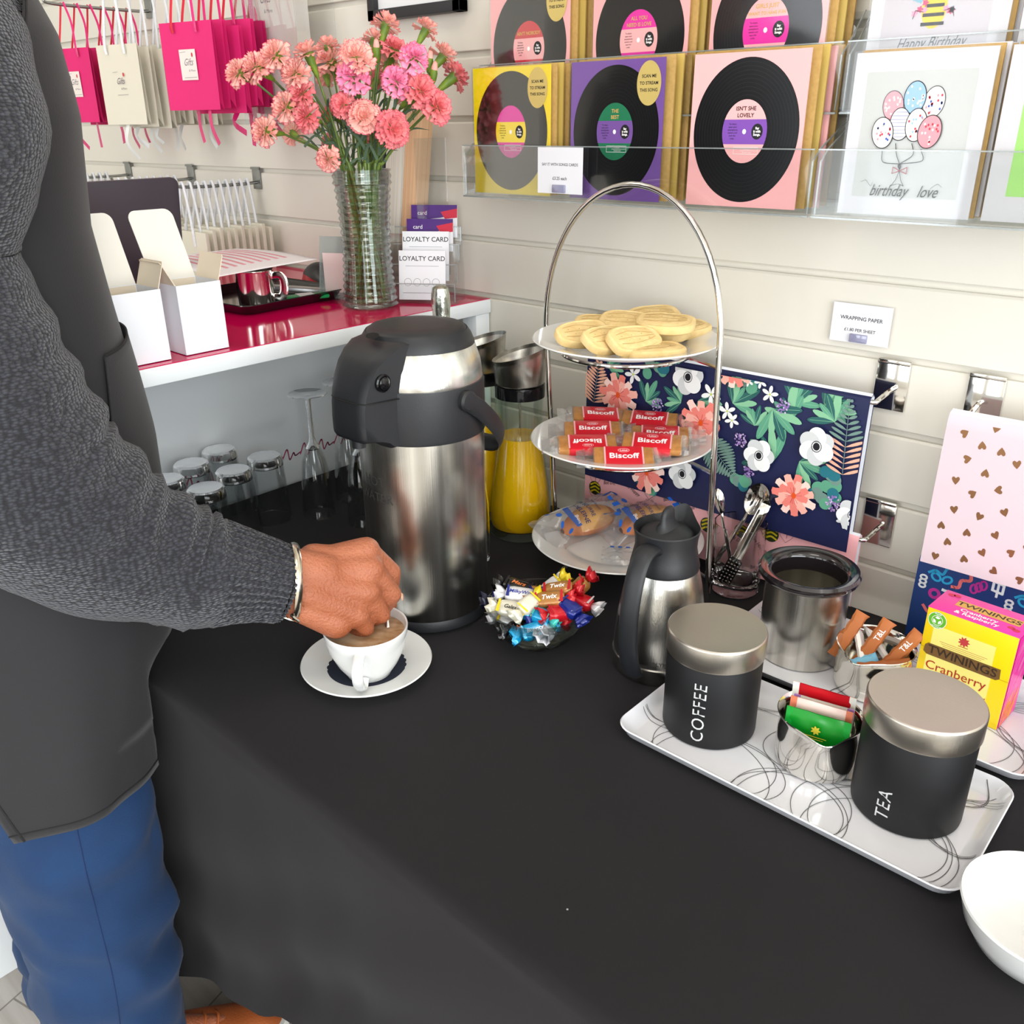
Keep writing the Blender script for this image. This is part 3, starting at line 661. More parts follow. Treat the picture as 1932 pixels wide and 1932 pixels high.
def flute():
    t = thing('champagne_flute', 'x', 'glass')
    M().lathe([(.0, .2265), (.004, .2255), (.022, .2275), (.0335, .2295), (.034, .2285), (.022, .2255), (.006, .222), (.0045, .215), (.0042, .18), (.0048, .15), (.007, .140), (.013, .130), (.0115, .1275), (.004, .133), (0, .134)], gl, 48).lathe([(.013, .130), (.0215, .105), (.0262, .07), (.0285, .03), (.0292, .001), (.0287, 0), (.0280, .001), (.0272, .03), (.025, .07), (.0202, .104), (.0115, .1275)], wallgl, 48).build('glass_body', t)
    return t
fb = [(-1.268, -.335, 'upturned champagne flute nearest the tumblers, its round foot highest on the left'), (-1.285, -.248, 'upturned champagne flute behind the front two, its foot left of the airpot'),
      (-1.178, -.302, 'upturned champagne flute closest to the airpot body, foot hidden by its spout'), (-1.33, -.185, 'upturned champagne flute furthest back with only its foot showing by the spout')]
s0 = None
for (x, y, lb) in fb:
    if s0 is None: s0 = flute(); s0.location = (x, y, TZ + .001); s0['label'] = lb; s0['group'] = 'upturned champagne flutes'
    else: dup(s0, (x, y, TZ + .001), 0.0, lb, 'upturned champagne flutes')
# ================================================================== THERMAL MILK JUG
def milkjug():
    t = thing('thermal_jug', 'small steel thermal jug with a black lid and long handle, left of the coffee canister', 'jug', (-.529, -.335, TZ + .001), math.radians(6))
    st, bp = steel(), blackp()
    b = M().lathe([(0, .001), (.0595, .0), (.0612, .003), (.0612, .0225), (.0598, .024), (.0596, .026), (.0598, .034), (.056, .075), (.049, .118), (.0435, .142), (.042, .146), (0, .146)], st, 96)
    ink = mat('dark_etching', (62, 60, 58), .5)
    P = Print(b, lambda u, v, h: (lambda a: Vector(((.0598 + h) * math.cos(a), (.0598 + h) * math.sin(a), .0325 + v)))(math.radians(-58) + u / .06)); P.text('OLYMPIA', 0, 0, .0075, ink, bold=.02)
    b.build('body', t)
    def spout(p, a):
        k = max(0, math.cos(a - PI / 2)) ** 10; e = max(0, (p.z - .150) / .045)
        return Vector((p.x, p.y + k * .010 * e, p.z + k * .012 * e ** 2))
    M().lathe([(.0, .143), (.0432, .143), (.0438, .147), (.041, .160), (.0385, .172), (.0392, .184), (.0415, .1955), (.0405, .197), (.0378, .190), (.0345, .182), (0, .181)], bp, 72, fn=spout).build('collar', t)
    M().lathe([(0, .180), (.031, .181), (.0335, .1845), (.0335, .188), (.030, .192), (.018, .196), (.011, .198), (0, .198)], bp, 56).build('lid', t)
    m = M(); rings = []
    for z, a, b_ in ((.192, .026, .016), (.197, .020, .009), (.205, .0165, .0065), (.213, .0155, .0068), (.219, .0135, .0068), (.2225, .009, .005), (.2235, .003, .002)):
        rings.append([Vector((a * .6 * math.cos(q) * (1 if z < .2 else .62), a * math.sin(q) * .95, z)) for q in [2 * PI * i / 24 for i in range(24)]])
    m.loft(rings, bp, sub if False else None) if False else m.loft(rings, bp); m.build('thumb_grip', t)
    pts = bez([(0, -.030, .176), (0, -.047, .183), (0, -.064, .178), (0, -.079, .155), (0, -.088, .115), (0, -.088, .075), (0, -.081, .042), (0, -.072, .022)], 6)
    n = len(pts); R = [.0145 - .002 * math.sin(i / n * PI) for i in range(n)]
    M().tube(pts, R, bp, 18, flat=(.5, 1.0), upv=None).build('handle', t)
milkjug()
# ================================================================== TRAYS
melm = mat('white_melamine', (228, 228, 233), .12, coat=.5)
inkl = mat('grey_loop_print', (92, 92, 90), .5)
def rrect(hx, hy, r, n=7):
    out = []
    for cx, cy, a0 in ((hx - r, hy - r, 0), (-hx + r, hy - r, 90), (-hx + r, -hy + r, 180), (hx - r, -hy + r, 270)):
        for i in range(n + 1): a = math.radians(a0 + 90 * i / n); out.append((cx + r * math.cos(a), cy + r * math.sin(a)))
    return out
def tray(cx, cy, hx, hy, lb, seed, rz=0.0):
    m = M(); rings = []
    for k, z in ((-.014, .0), (-.013, .0), (-.004, .006), (0, .0145), (.0012, .0158), (.0, .017), (-.0015, .0158), (-.0062, .0075), (-.0155, .0025), (-.018, .0022)):
        rings.append([Vector((x, y, z)) for x, y in rrect(hx + k, hy + k, .024 + k * .6)])
    m.loft(rings, melm, cap=False)
    m.add([(x, y, .0022) for x, y in rrect(hx - .018, hy - .018, .024 - .0108)], [list(range(32))], melm); m.add([(x, y, 0) for x, y in rrect(hx - .014, hy - .014, .0156)], [list(range(32))[::-1]], melm)
    def P3(u, v, h):
        dx, dy = max(0, abs(u) - (hx - .018)), max(0, abs(v) - (hy - .018)); d = math.hypot(dx, dy)
        z = .0022 if d == 0 else (.0022 + d * 1.9 * .28 if d < .0025 else (.0029 + (d - .0025) * .5 if d < .0118 else .0075 + (d - .0118) * 1.76))
        return Vector((u, v, z + h + .0004))
    P = Print(m, P3, clip=(-hx + .004, -hy + .004, hx - .004, hy - .004)); rnd = random.Random(seed)
    groups = [(-.86, .1, .055, .05), (-.40, -.62, .075, .058), (.02, .35, .06, .045), (.10, -.75, .06, .06), (.52, -.55, .080, .062), (.92, .15, .05, .05), (.62, .9, .06, .04), (-.5, .95, .07, .04)]
    for gx, gy, a, b in groups:
        for k in range(3): P.ring(gx * hx + rnd.uniform(-.006, .006), gy * hy + rnd.uniform(-.006, .006), a * rnd.uniform(.86, 1.06), b * rnd.uniform(.84, 1.06), .00075, inkl, 72, rot=rnd.uniform(-.6, .6)); P.up(.00004)
    o = m.build('tray', sharp=60); o.location = (cx, cy, TZ + .001); o.rotation_euler = (0, 0, rz); tag(o, lb, 'tray'); return o
tray(-.292, -.404, .190, .097, 'white tray with thin looping lines carrying the coffee and tea canisters', 5)
tray(-.292, -.190, .198, .098, 'white tray behind carrying the steel pot, sugar bowl and yellow tea box', 6)
T1 = TZ + .0035
# ================================================================== CANISTERS
blackm = mat('matt_black_enamel', (22, 22, 24), .48, spec=.4)
inkw = mat('silver_letter_print', (205, 206, 206), .4)
def canister(name, x, y, word, ang, z0, size, lb):
    t = thing(name, lb, 'canister', (x, y, T1))
    b = M().lathe([(0, .0), (.0515, 0), (.0535, .002), (.054, .005), (.054, .104), (.053, .106), (0, .106)], blackm, 96)
    a0 = math.radians(ang)
    P = Print(b, lambda u, v, h: (lambda a: Vector(((.0543 + h) * math.cos(a), (.0543 + h) * math.sin(a), z0 + v)))(a0 + u / .054))
    P.text(word, 0, 0, size, inkw, rot=PI / 2, spacing=1.12)
    b.build('body', t)
    M().lathe([(.0, .103), (.0552, .103), (.0558, .1045), (.0558, .1285), (.0552, .1302), (.0542, .1312), (.050, .1306), (.03, .1296), (0, .1292)], steelflat(), 96).build('lid', t)
canister('coffee_canister', -.410, -.408, 'COFFEE', -74, .048, .0205, 'black canister lettered COFFEE with a brushed steel lid on the white tray')
canister('tea_canister', -.186, -.392, 'TEA', -96, .030, .0190, 'black canister lettered TEA with a brushed steel lid on the white tray')
# ================================================================== STEEL CUP WITH TEA SACHETS
def lipped(name, lb, x, y, r, h, a):
    t = thing(name, lb, 'bowl', (x, y, T1)); st = chrome()
    def lip(p, q):
        k = max(0, math.cos(q - a)) ** 14; e = max(0, (p.z - h * .62) / (h * .38))
        return Vector((p.x + math.cos(a) * k * .011 * e, p.y + math.sin(a) * k * .011 * e, p.z - k * .002 * e))
    M().lathe([(0, .002), (r * .82, 0), (r * .93, .003), (r * .985, .010), (r, .025), (r * .99, h * .7), (r * .955, h * .87), (r * .96, h * .93), (r * 1.03, h), (r * 1.05, h * 1.01), (r * 1.03, h * 1.025), (r * .955, h * .97), (r * .925, h * .87), (r * .95, h * .6), (r * .94, .02), (r * .8, .006), (0, .005)], st, 80, fn=lip).build('bowl', t)
lipped('steel_bowl', 'polished steel bowl of tea sachets between the coffee and tea canisters', -.286, -.392, .0435, .064, math.radians(-60))
def sachet(name, lb, x, y, z, w, h, rz, tilt, fill, edge, seed):
    m = M(); fm_ = mat('sachet_' + name.split('_')[0] + str(seed), fill, .3, coat=.4); ed = mat('sachet_edge%d' % seed, edge, .4)
    def f(u, v): return Vector(((u - .5) * w, .0022 * math.sin(PI * u) * math.sin(PI * v) + .001 * noise.noise((u * 5, v * 5, seed)), (v - .5) * h))
    m.grid(f, 20, 12, fm_); m.grid(lambda u, v: f(u, v) * 1.0 + Vector((0, -.0012 - .004 * math.sin(PI * u) * math.sin(PI * v), 0)), 20, 12, fm_)
    for s_ in (-1, 1): m.box((s_ * (w / 2 - .003), -.001, 0), (.007, .0016, h * 1.0), ed)
    P = Print(m, plane((0, -.0062, 0), (1, 0, 0), (0, 0, 1)))
    yl = mat('gold_print', (214, 196, 60), .4)
    if seed in (1, 4):
        P.ell(0, .004, .0042, .0042, yl, fn=lambda t: 1 + .3 * math.cos(7 * t)); P.rect(-.012, -.004, .012, -.0032, yl); P.rect(-.009, -.0065, .009, -.0058, yl)
    o = m.build(name); o.location = (x, y, T1 + z); o.rotation_euler = (math.radians(tilt), 0, math.radians(rz)); tag(o, lb, 'sachet', 'tea sachets in the steel bowl')
sachet('tea_sachet', 'green tea sachet at the front of the steel bowl', -.281, -.412, .054, .066, .042, 12, -8, (4, 140, 36), (10, 150, 50), 1)
sachet('tea_sachet', 'pale pink tea sachet directly behind the green one in the steel bowl', -.284, -.400, .060, .064, .042, 12, -6, (236, 206, 196), (214, 120, 90), 2)
sachet('tea_sachet', 'white tea sachet with a thin purple edge in the steel bowl', -.285, -.392, .058, .062, .042, 12, -6, (232, 226, 214), (168, 120, 190), 3)
sachet('tea_sachet', 'red and white tea sachet furthest back in the steel bowl', -.290, -.380, .066, .066, .044, 11, 4, (196, 14, 30), (236, 236, 226), 5)
# ================================================================== STEEL POT WITH BLACK RIM
def icepot():
    t = thing('steel_pot', 'open brushed steel pot with a thick glossy black rim on the back tray', 'pot', (-.400, -.193, T1))
    M().lathe([(0, .0), (.0505, 0), (.0528, .002), (.053, .006), (.053, .120), (.0505, .120), (.0505, .006), (0, .004)], steel(), 96).build('body', t)
    gb = mat('dark_glossy_rim', (30, 25, 27), .1, coat=.8)
    M().lathe([(.0505, .104), (.0505, .114), (.0545, .112), (.0605, .1145), (.0638, .119), (.0642, .1235), (.0615, .1275), (.055, .1262), (.0495, .1235), (.0470, .1215), (.0455, .118), (.0455, .100), (.0505, .100)], gb, 96).build('rim', t)
icepot()
# ================================================================== SUGAR BOWL AND STICKS
lipped('sugar_bowl', 'polished steel bowl of sugar sticks with a pouring lip on the back tray', -.296, -.212, .0445, .062, math.radians(-95))
def stick(name, lb, x, y, z, rz, ry, L, col, ink, txt, grp):
    m = M(); c = mat('stick_' + grp + str(col[0]), col, .55); n = 14; rings = []
    for i in range(n + 1):
        u = i / n; q = abs(u - .5) * 2; hw = .0082 + .0012 * (q > .88); hz = .0042 * (1 - max(0, (q - .7) / .3)) + .0004
        rings.append([Vector(((u - .5) * L, hw * a + .0006 * math.sin(u * 30), hz * b)) for a, b in ((-1, 0), (-.7, .8), (0, 1), (.7, .8), (1, 0), (.7, -.8), (0, -1), (-.7, -.8))])
    m.loft(rings, c)
    if txt: Print(m, plane((.012, 0, .0048), (1, 0, 0), (0, 1, 0))).text(txt, 0, 0, .0095, ink, bold=.01)
    o = m.build(name); o.location = (x, y, z); o.rotation_euler = (math.radians(50), ry, rz); tag(o, lb, 'sugar stick', 'sugar sticks in the steel bowl')
brn = (176, 100, 46); wt = (236, 234, 228); wi = mat('white_ink', (250, 246, 244), .4)
stick('sugar_stick', 'brown sugar stick standing in the middle of the sugar bowl', -.302, -.205, T1 + .060, 1.0, -1.0, .066, brn, wi, 'T&L', 'a')
stick('sugar_stick', 'brown sugar stick standing at the right of the sugar bowl', -.270, -.205, T1 + .058, .75, -.95, .070, brn, wi, 'T&L', 'a')
stick('sugar_stick', 'brown sugar stick lying across the front right of the sugar bowl', -.278, -.226, T1 + .044, .5, -.25, .060, (170, 94, 42), wi, '', 'a')
stick('sugar_stick', 'brown sugar stick leaning at the left side of the sugar bowl', -.334, -.205, T1 + .058, 1.1, -1.0, .066, brn, wi, '', 'a')
stick('sugar_stick', 'white sugar stick beside the left brown one in the sugar bowl', -.316, -.206, T1 + .048, 2.2, -.5, .058, wt, wi, '', 'b')
stick('sugar_stick', 'white sugar stick lying behind the brown ones in the sugar bowl', -.300, -.188, T1 + .046, 2.6, -.4, .060, wt, wi, '', 'b')
stick('sugar_stick', 'small pale blue sugar stick at the bottom front of the sugar bowl', -.306, -.228, T1 + .038, .9, -.2, .046, (120, 184, 214), wi, '', 'c')
# ================================================================== GLASS OF UTENSILS
def utensils():
    t = thing('utensil_glass', 'heavy based clear glass holding spoons and tongs behind the steel pot', 'glass', (-.553, -.090, TZ + .001))
    def cut(p, a):
        if p.z < .048 and math.hypot(p.x, p.y) > .031: k = 1 - .03 * abs(math.sin(a * 9)) * math.sin(max(0, p.z) / .048 * PI); return Vector((p.x * k, p.y * k, p.z))
        return p
    M().lathe([(0, .001), (.032, 0), (.0355, .003), (.0362, .012), (.0365, .03), (.037, .048), (.0385, .11), (.0383, .1125), (.0370, .112), (.0352, .05), (.034, .026), (.030, .020), (0, .019)], glass(), 72, fn=cut).build('glass_body', t)
utensils()
def spoon(lb, loc, rot, L=.135, sc=1.0, name='spoon', bw=.0175):
    m = M(); st = chrome()
    pts = [(-L + .0, 0, .004), (-L * .75, 0, .0035), (-L * .4, 0, .001), (-L * .12, 0, -.001), (.0, 0, .001)]
    p = bez(pts, 6); n = len(p)
    m.tube(p, [.0052 - .0026 * min(1, i / n * 1.3) for i in range(n)], st, 10, flat=(.28, 1.0), upv=(0, 0, 1))
    def bowl(u, v):
        a = v * 2 * PI; r = u; x = .024 + .025 * r * math.cos(a); y = bw * r * math.sin(a) * (1 + .12 * math.cos(a)); return Vector((x, y, -.0075 * (1 - r * r) + .0008))
    m.grid(bowl, 8, 28, st); m.grid(lambda u, v: bowl(u, v) + Vector((0, 0, -.0009)), 8, 28, st)
    o = m.build(name, sharp=70); o.location = loc; o.rotation_euler = rot; o.scale = (sc,) * 3; tag(o, lb, 'spoon'); return o
spoon('large steel spoon standing bowl up in the glass of utensils', (-.549, -.079, TZ + .126), (math.radians(70), math.radians(-66), math.radians(12)), .118, 1.05)
spoon('steel spoon leaning at the left edge of the glass of utensils, seen on its side', (-.582, -.098, TZ + .122), (math.radians(80), math.radians(-76), math.radians(200)), .110, .8, bw=.010)
def tongs():
    t = thing('serving_tongs', 'steel serving tongs with a dimpled grip leaning right in the glass of utensils', 'tongs', (-.562, -.106, TZ + .0205), rot=(math.radians(-6), math.radians(20), math.radians(18)))
    st = chrome()
    for s_, nm in ((-1, 'arm'), (1, 'arm')):
        pts = bez([(0, s_ * .013, .0), (0, s_ * .0115, .05), (0, s_ * .010, .09), (0, s_ * .008, .125), (0, s_ * .003, .136)], 5)
        a = M().tube(pts, .0072, st, 10, flat=(1.0, .14), upv=(1, 0, 0)).build(nm, t)
    g = M().box((0, -.0155, .022), (.021, .0022, .042), mat('gloss_black', (16, 16, 18), .12), .0009)
    for i in range(4):
        for j in range(7): g.lathe([(.0017, 0), (.0012, .0009), (0, .0012)], st, 8, T=Matrix.Translation((-.0072 + i * .0048, -.0166, .005 + j * .0058)) @ Matrix.Rotation(PI / 2, 4, 'X'))
    g.build('dimpled_grip', t)
    M().tube([(0, -.004, .137), (.0, .034, .146)], .0052, st, 14).build('hinge_bar', t)
tongs()
# ================================================================== TEA BOX
def teabox():
    W, D, H = .101, .056, .124
    t = thing('tea_box', 'yellow and pink box of fruit tea standing behind the tea canister', 'box', (-.199, -.168, T1 + .0003), math.radians(-4))
    yel = mat('yellow_card', (242, 208, 8), .35, coat=.2); pnk = mat('hot_pink_card', (240, 48, 158), .35, coat=.2); pl_ = mat('pale_yellow_card', (242, 230, 128), .4)
    gd = mat('bronze_band', (116, 84, 44), .35); dk = mat('dark_brown_ink', (52, 36, 22), .5); red = mat('rust_red_ink', (176, 52, 24), .5); grn = mat('recycle_green', (96, 176, 40), .4)
    b = M()
    b.box((0, -.0005, H / 2), (W, D, H), pnk, .0006); b.box((0, -D / 2 - .0004, H / 2), (W - .0004, .0012, H), yel, .0003)
    F = Print(b, plane((0, -D / 2 - .0011, H / 2), (1, 0, 0), (0, 0, 1)))
    F.rect(-.040, .016, .030, .042, pl_); F.rect(-.042, -.062, .032, .012, pl_).up()
    F.ell(-.004, .0335, .0055, .0055, mat('crest_red', (190, 60, 60), .5), fn=lambda q: 1 + .28 * math.cos(9 * q)); F.rect(-.0095, .0262, .0015, .0270, red)
    for k in range(3): F.rect(-.030 + k * .002, .0232 - k * .0024, .024 - k * .003, .0236 - k * .0024, red)
    F.poly([(-.046, .004), (-.0455, .013), (-.042, .0165), (.040, .0165), (.041, .004), (.037, .001), (-.042, .001)][::1], gd)
    F.up(); F.text('TWININGS', -.002, .0088, .0148, dk, bold=.015, sx=1.08)
    F.text('Cranberry', -.006, -.012, .0165, red, bold=.004); F.text('& Raspberry', -.006, -.030, .0150, red)
    F.ell(-.0375, .049, .0108, .0108, grn).up(); F.ring(-.0375, .049, .0104, .0104, .0007, wi, 40); F.ring(-.0375, .049, .0062, .0062, .0006, wi, 32)
    for k in range(3):
        a = PI / 2 + k * 2 * PI / 3
        F.poly([(-.0375 + .0048 * math.cos(a + d) * q, .049 + .0048 * math.sin(a + d) * q) for d, q in ((-.75, 1), (.1, 1.15), (.75, .9), (.4, .45), (-.5, .5))], wi)
    for w_, yy, s_ in (('PLEASE', .0081, 1), ('RECYCLE ME', -.0083, 1)): F.text(w_, -.0375, .049 + yy, .0024, wi, bold=.02)
    # flap cut line
    F.line([(-W / 2, .010), (-.046, .010), (-.046, .004)], .0006, mat('card_shadow_line', (190, 150, 10), .6)); F.line([(W / 2, .004), (.041, .004)], .0006, mat('card_shadow_line', (190, 150, 10), .6))
    b.build('carton', t)
    m = M().box((0, 0, H + .0003), (W + .001, D + .001, .001), pnk, .0003)
    P = Print(m, plane((0, 0, H + .0010), (1, 0, 0), (0, 1, 0)))
    P.rect(-.030, -.004, .042, .012, mat('dull_gold_panel', (214, 164, 74), .4)).up(); P.text('TWININGS', .006, .004, .0130, dk, bold=.015, sx=1.12); P.text('Cranberry', .0, -.0105, .0098, wi, bold=.02); P.text('& Raspberry', .0, -.0188, .0098, wi, bold=.02)
    cr = mat('berry_red', (206, 26, 66), .3)
    for x, y in ((.036, -.012), (.042, -.015), (-.042, .018), (-.036, .020)): P.ell(x, y, .0042, .0034, cr, n=14)
    m.build('lid', t)
    m = M(); P = Print(m, plane((W / 2 + .0006, 0, H / 2), (0, 1, 0), (0, 0, 1)), clip=(-D / 2 + .001, -H / 2 + .001, D / 2 - .001, H / 2 - .001)); rnd = random.Random(2)
    lp = mat('pale_pink_strokes', (250, 150, 205), .4); orr = mat('orange_strokes', (250, 160, 40), .4)
    P.rect(-.03, -.07, .03, .07, pnk).up()
    for k in range(60):
        x, y = rnd.uniform(-.03, .03), rnd.uniform(-.035, .045); P.line([(x, y), (x + .014, y + .02)], rnd.uniform(.0004, .0014), lp)
    for k in range(40):
        x, y = rnd.uniform(-.03, .01), rnd.uniform(-.07, -.035); P.line([(x, y), (x + .012, y + .016)], .0016, orr)
    m.build('side_print', t)
teabox()
def strip():
    m = M().box((0, 0, .0007), (.022, .030, .0012), mat('white_packet', (226, 226, 226), .4), .0004); P = Print(m, plane((0, 0, .0015), (1, 0, 0), (0, 1, 0)))
    for k in range(4): P.line([(-.009, -.010 + k * .006), (.009, -.008 + k * .006)], .0006, mat('grey_print', (150, 130, 130), .5))
    o = m.build('paper_sachet'); o.location = (-.268, -.140, T1 + .0005); o.rotation_euler = (0, 0, .4); tag(o, 'small white printed paper sachet lying between the sugar bowl and the tea box', 'sachet')
strip()
# ================================================================== WHITE BOWL, BOTTOM RIGHT
m = M().lathe([(0, .003), (.030, .003), (.031, 0), (.037, 0), (.039, .003), (.052, .014), (.061, .030), (.0655, .046), (.0665, .0495), (.0655, .0515), (.0632, .050), (.059, .032), (.050, .017), (.036, .008), (0, .0065)], porcelain(), 96)
o = m.build('serving_bowl'); o.location = (-.036, -.502, TZ + .001); tag(o, 'plain white china bowl at the bottom right corner of the black cloth', 'bowl')
# ================================================================== GLASS BOWL OF CHOCOLATES
BX, BY = -.683, -.402
o = M().lathe([(0, .001), (.028, 0), (.031, .002), (.032, .004), (.050, .016), (.063, .036), (.0695, .0585), (.0698, .0605), (.0685, .0605), (.0610, .037), (.048, .019), (.03, .009), (0, .007)], film('bowl_glass', (248, 252, 250), .13, .98, .02), 72).build('glass_bowl')
o.location = (BX, BY, TZ + .001); tag(o, 'clear glass bowl heaped with small wrapped chocolates beside the airpot', 'bowl')
def choco(lb, x, y, z, rz, ry, rx, base, c2, word, ink, L=.030):
    t = thing('wrapped_chocolate', lb, 'chocolate', (BX + x, BY + y, TZ + z + .003), rot=(rx, ry, rz), group='wrapped chocolates in the glass bowl'); t.scale = (1.2, 1.15, 1.15)
    m = M(); cm = mat('foil_%d_%d_%d' % base, base, .22, .25, coat=.6, bump=(200, .35)); c2m = mat('foil_%d_%d_%d' % c2, c2, .25, .15, coat=.5)
    rings = []
    for i in range(9):
        u = i / 8; q = abs(u - .5) * 2; e = 1 - .35 * max(0, q - .7) / .3
        rings.append([Vector(((u - .5) * L, .0100 * math.copysign(abs(math.cos(a)) ** .6, math.cos(a)) * e, .0078 * math.copysign(abs(math.sin(a)) ** .7, math.sin(a)) * e)) for a in [2 * PI * k / 16 for k in range(16)]])
    m.loft(rings, cm)
    P = Print(m, plane((0, 0, .0081), (1, 0, 0), (0, 1, 0)))
    if word: P.text(word, 0, 0, .0085 if len(word) < 6 else .0065, ink, bold=.02, shear=.2)
    for s_ in (-1, 1): P.poly([(s_ * L * .36, -.008), (s_ * L * .47, -.008), (s_ * L * .47, .008), (s_ * L * .40, .008)][::s_], c2m)
    m.build('wrapper', t)
    for s_ in (-1, 1):
        w = M(); vs = []; n = 12
        for j in range(3):
            for i in range(n):
                a = 2 * PI * i / n; r = (.0028, .0085, .0115)[j]; k = (-1) ** i * (.0, .0016, .0026)[j]
                vs.append((s_ * (L / 2 - .001 + (.0, .006, .0125)[j] + k * .6), math.cos(a) * r, math.sin(a) * r * .55 + k))
        w.add(vs, [[j * n + i, j * n + (i + 1) % n, (j + 1) * n + (i + 1) % n, (j + 1) * n + i] for j in range(2) for i in range(n)], c2m if s_ > 0 else cm)
        w.build('twisted_end', t, solid=.0003)
wk = mat('white_ink', (250, 246, 244), .4); orn = mat('orange_ink', (232, 130, 70), .4); rdi = mat('red_ink', (200, 24, 34), .4); bki = mat('black_ink', (24, 24, 26), .5); bli = mat('blue_ink', (40, 60, 150), .5)
K = (24, 22, 24); BL = (22, 40, 130); CR = (232, 226, 206); YE = (236, 206, 30); TW = (176, 120, 58); RD = (196, 20, 34); CY = (14, 150, 200); BR = (110, 50, 30); WH = (230, 228, 232); NV = (18, 22, 52)
chs = [('black wrapped chocolate with orange lettering at the back left rim of the bowl', -.040, .006, .064, .35, .15, .2, K, K, 'Mars', orn, .034),
       ('white and yellow wrapped chocolate standing up at the back of the bowl', -.004, .036, .066, 1.2, -.5, .3, WH, YE, '', wk, .024),
       ('blue wrapped chocolate under the white one at the back of the bowl', .008, .020, .060, .5, .1, .1, BL, BL, '', wk, .030),
       ('gold wrapped chocolate bar lettered Twix lying on top of the heap at the back', .022, .018, .078, .55, -.25, .35, TW, RD, 'Twix', wk, .034),
       ('gold wrapped chocolate bar lettered Twix second from the top in front', .024, -.002, .072, .60, -.2, .55, TW, RD, 'Twix', wk, .034),
       ('gold and red twisted chocolate sticking up at the back right of the bowl', .036, .046, .076, .9, -.8, .2, TW, RD, '', wk, .024),
       ('white, blue and brown wrapped chocolate across the left of the bowl', -.018, -.014, .068, .60, .1, .45, WH, BL, 'MilkyWay', bli, .034),
       ('dark navy wrapped chocolate against the left inside of the bowl', -.044, -.020, .052, .9, .2, .3, NV, BL, '', wk, .030),
       ('cream and yellow wrapped chocolate at the front left of the bowl', -.012, -.036, .058, .35, .0, .65, CR, YE, 'Galaxy', bki, .036),
       ('cream and yellow wrapped chocolate standing on end behind the front left one', .006, -.026, .068, 1.5, -.3, .5, CR, YE, '', wk, .024),
       ('bright blue wrapped chocolate at the front right of the bowl', .030, -.040, .044, .95, -.2, .7, CY, CY, 'Bounty', wk, .030),
       ('turquoise twisted chocolate on top at the right front of the bowl', .028, -.024, .058, .3, .1, .2, CY, (60, 190, 180), '', wk, .020),
       ('red wrapped chocolate on the right side of the heap', .044, -.008, .062, 1.1, .1, .3, RD, RD, '', wk, .026),
       ('royal blue wrapped chocolate overhanging the right rim of the bowl', .054, .004, .068, -.2, .25, .2, BL, BL, '', wk, .026),
       ('red and white wrapped chocolate at the back right rim of the bowl', .052, .030, .066, .2, .1, .1, RD, WH, '', wk, .026),
       ('small black wrapped chocolate at the bottom front seen through the glass', .002, -.038, .036, 1.2, .1, .9, K, K, 'Mars', orn, .028),
       ('white wrapped chocolate at the bottom left seen through the glass', -.022, -.030, .036, .3, .0, .6, WH, YE, '', wk, .028),
       ('blue and red wrapped chocolate in the middle right of the heap', .032, -.016, .050, .7, .1, .2, BL, RD, '', wk, .026),
       ('brown wrapped chocolate deep in the middle of the bowl', .0, .0, .045, .2, .0, .2, BR, BR, '', wk, .034),
       ('silver white wrapped chocolate at the lower right of the bowl', .042, -.026, .042, 1.9, .2, .5, (190, 190, 196), WH, '', wk, .022),
       ('brown wrapped chocolate low at the back of the bowl', -.014, .024, .046, 1.4, .0, .1, BR, BL, '', wk, .032)]
for c in chs: choco(*c)
# ================================================================== CARD RACKS
acr = film('clear_acrylic', (252, 253, 253), .045, .99, .03)
acre = film('acrylic_edge', (225, 232, 232), .30, .85, .1, haze=.25)
def rack(lb, x0, x1, z0, y0, ends, dots=()):
    t = thing('acrylic_card_rack', lb, 'card rack', ((x0 + x1) / 2, 0, z0)); w = x1 - x0
    M().box((0, y0 / 2 + .0005, -.0015), (w, -y0 - .003, .003), acr).build('shelf', t)
    m = M().box((0, y0, .035), (w, .003, .076), acr); m.box((0, y0 - .0002, .0735), (w, .0034, .0016), acre); m.box((0, y0 - .0002, -.003), (w, .0034, .0022), acre); m.build('front_lip', t)
    M().box((0, -.0025, .05), (w, .003, .12), acr).build('back_plate', t)
    for ex in ends:
        m = M(); out = [(0, 0), (-y0 - .003, 0), (-y0 - .003, .06), (-y0 - .02, .074), (.012, .11), (0, .11)]
        T = Matrix(((0, 0, 1, ex - (x0 + x1) / 2), (-1, 0, 0, 0), (0, 1, 0, 0), (0, 0, 0, 1)))
        m.prism(out, .003, acr, T=T)
        pts = [T @ Vector((a, b, 0)) for a, b in out]; m.tube(pts[1:5], .0011, acre, 6); m.build('end_panel', t)
    for dx, dy, dz in dots:
        M().lathe([(0, 0), (.0095, 0), (.0095, .0012), (0, .0012)], mat('white_pad', (238, 240, 240), .5), 24, T=Matrix.Translation((dx - (x0 + x1) / 2, dy, dz - z0)) @ Matrix.Rotation(PI / 2, 4, 'X')).build('round_pad', t)
rack('lower clear acrylic rack holding the yellow, purple and pink record cards', -1.092, -.497, 1.302, -.112, (-1.090, -.4995), [(-.534, -.012, 1.388)])
rack('lower clear acrylic rack holding the white greeting cards at the right', -.492, .32, 1.302, -.112, (-.4895, .318))
rack('upper clear acrylic rack with pink record cards behind the lower row', -1.092, -.497, 1.418, -.068, (-1.090, -.4995), [(-.515, -.018, 1.505)])
rack('upper clear acrylic rack with white greeting cards above the balloon card', -.492, .32, 1.418, -.068, (-.4895, .318))
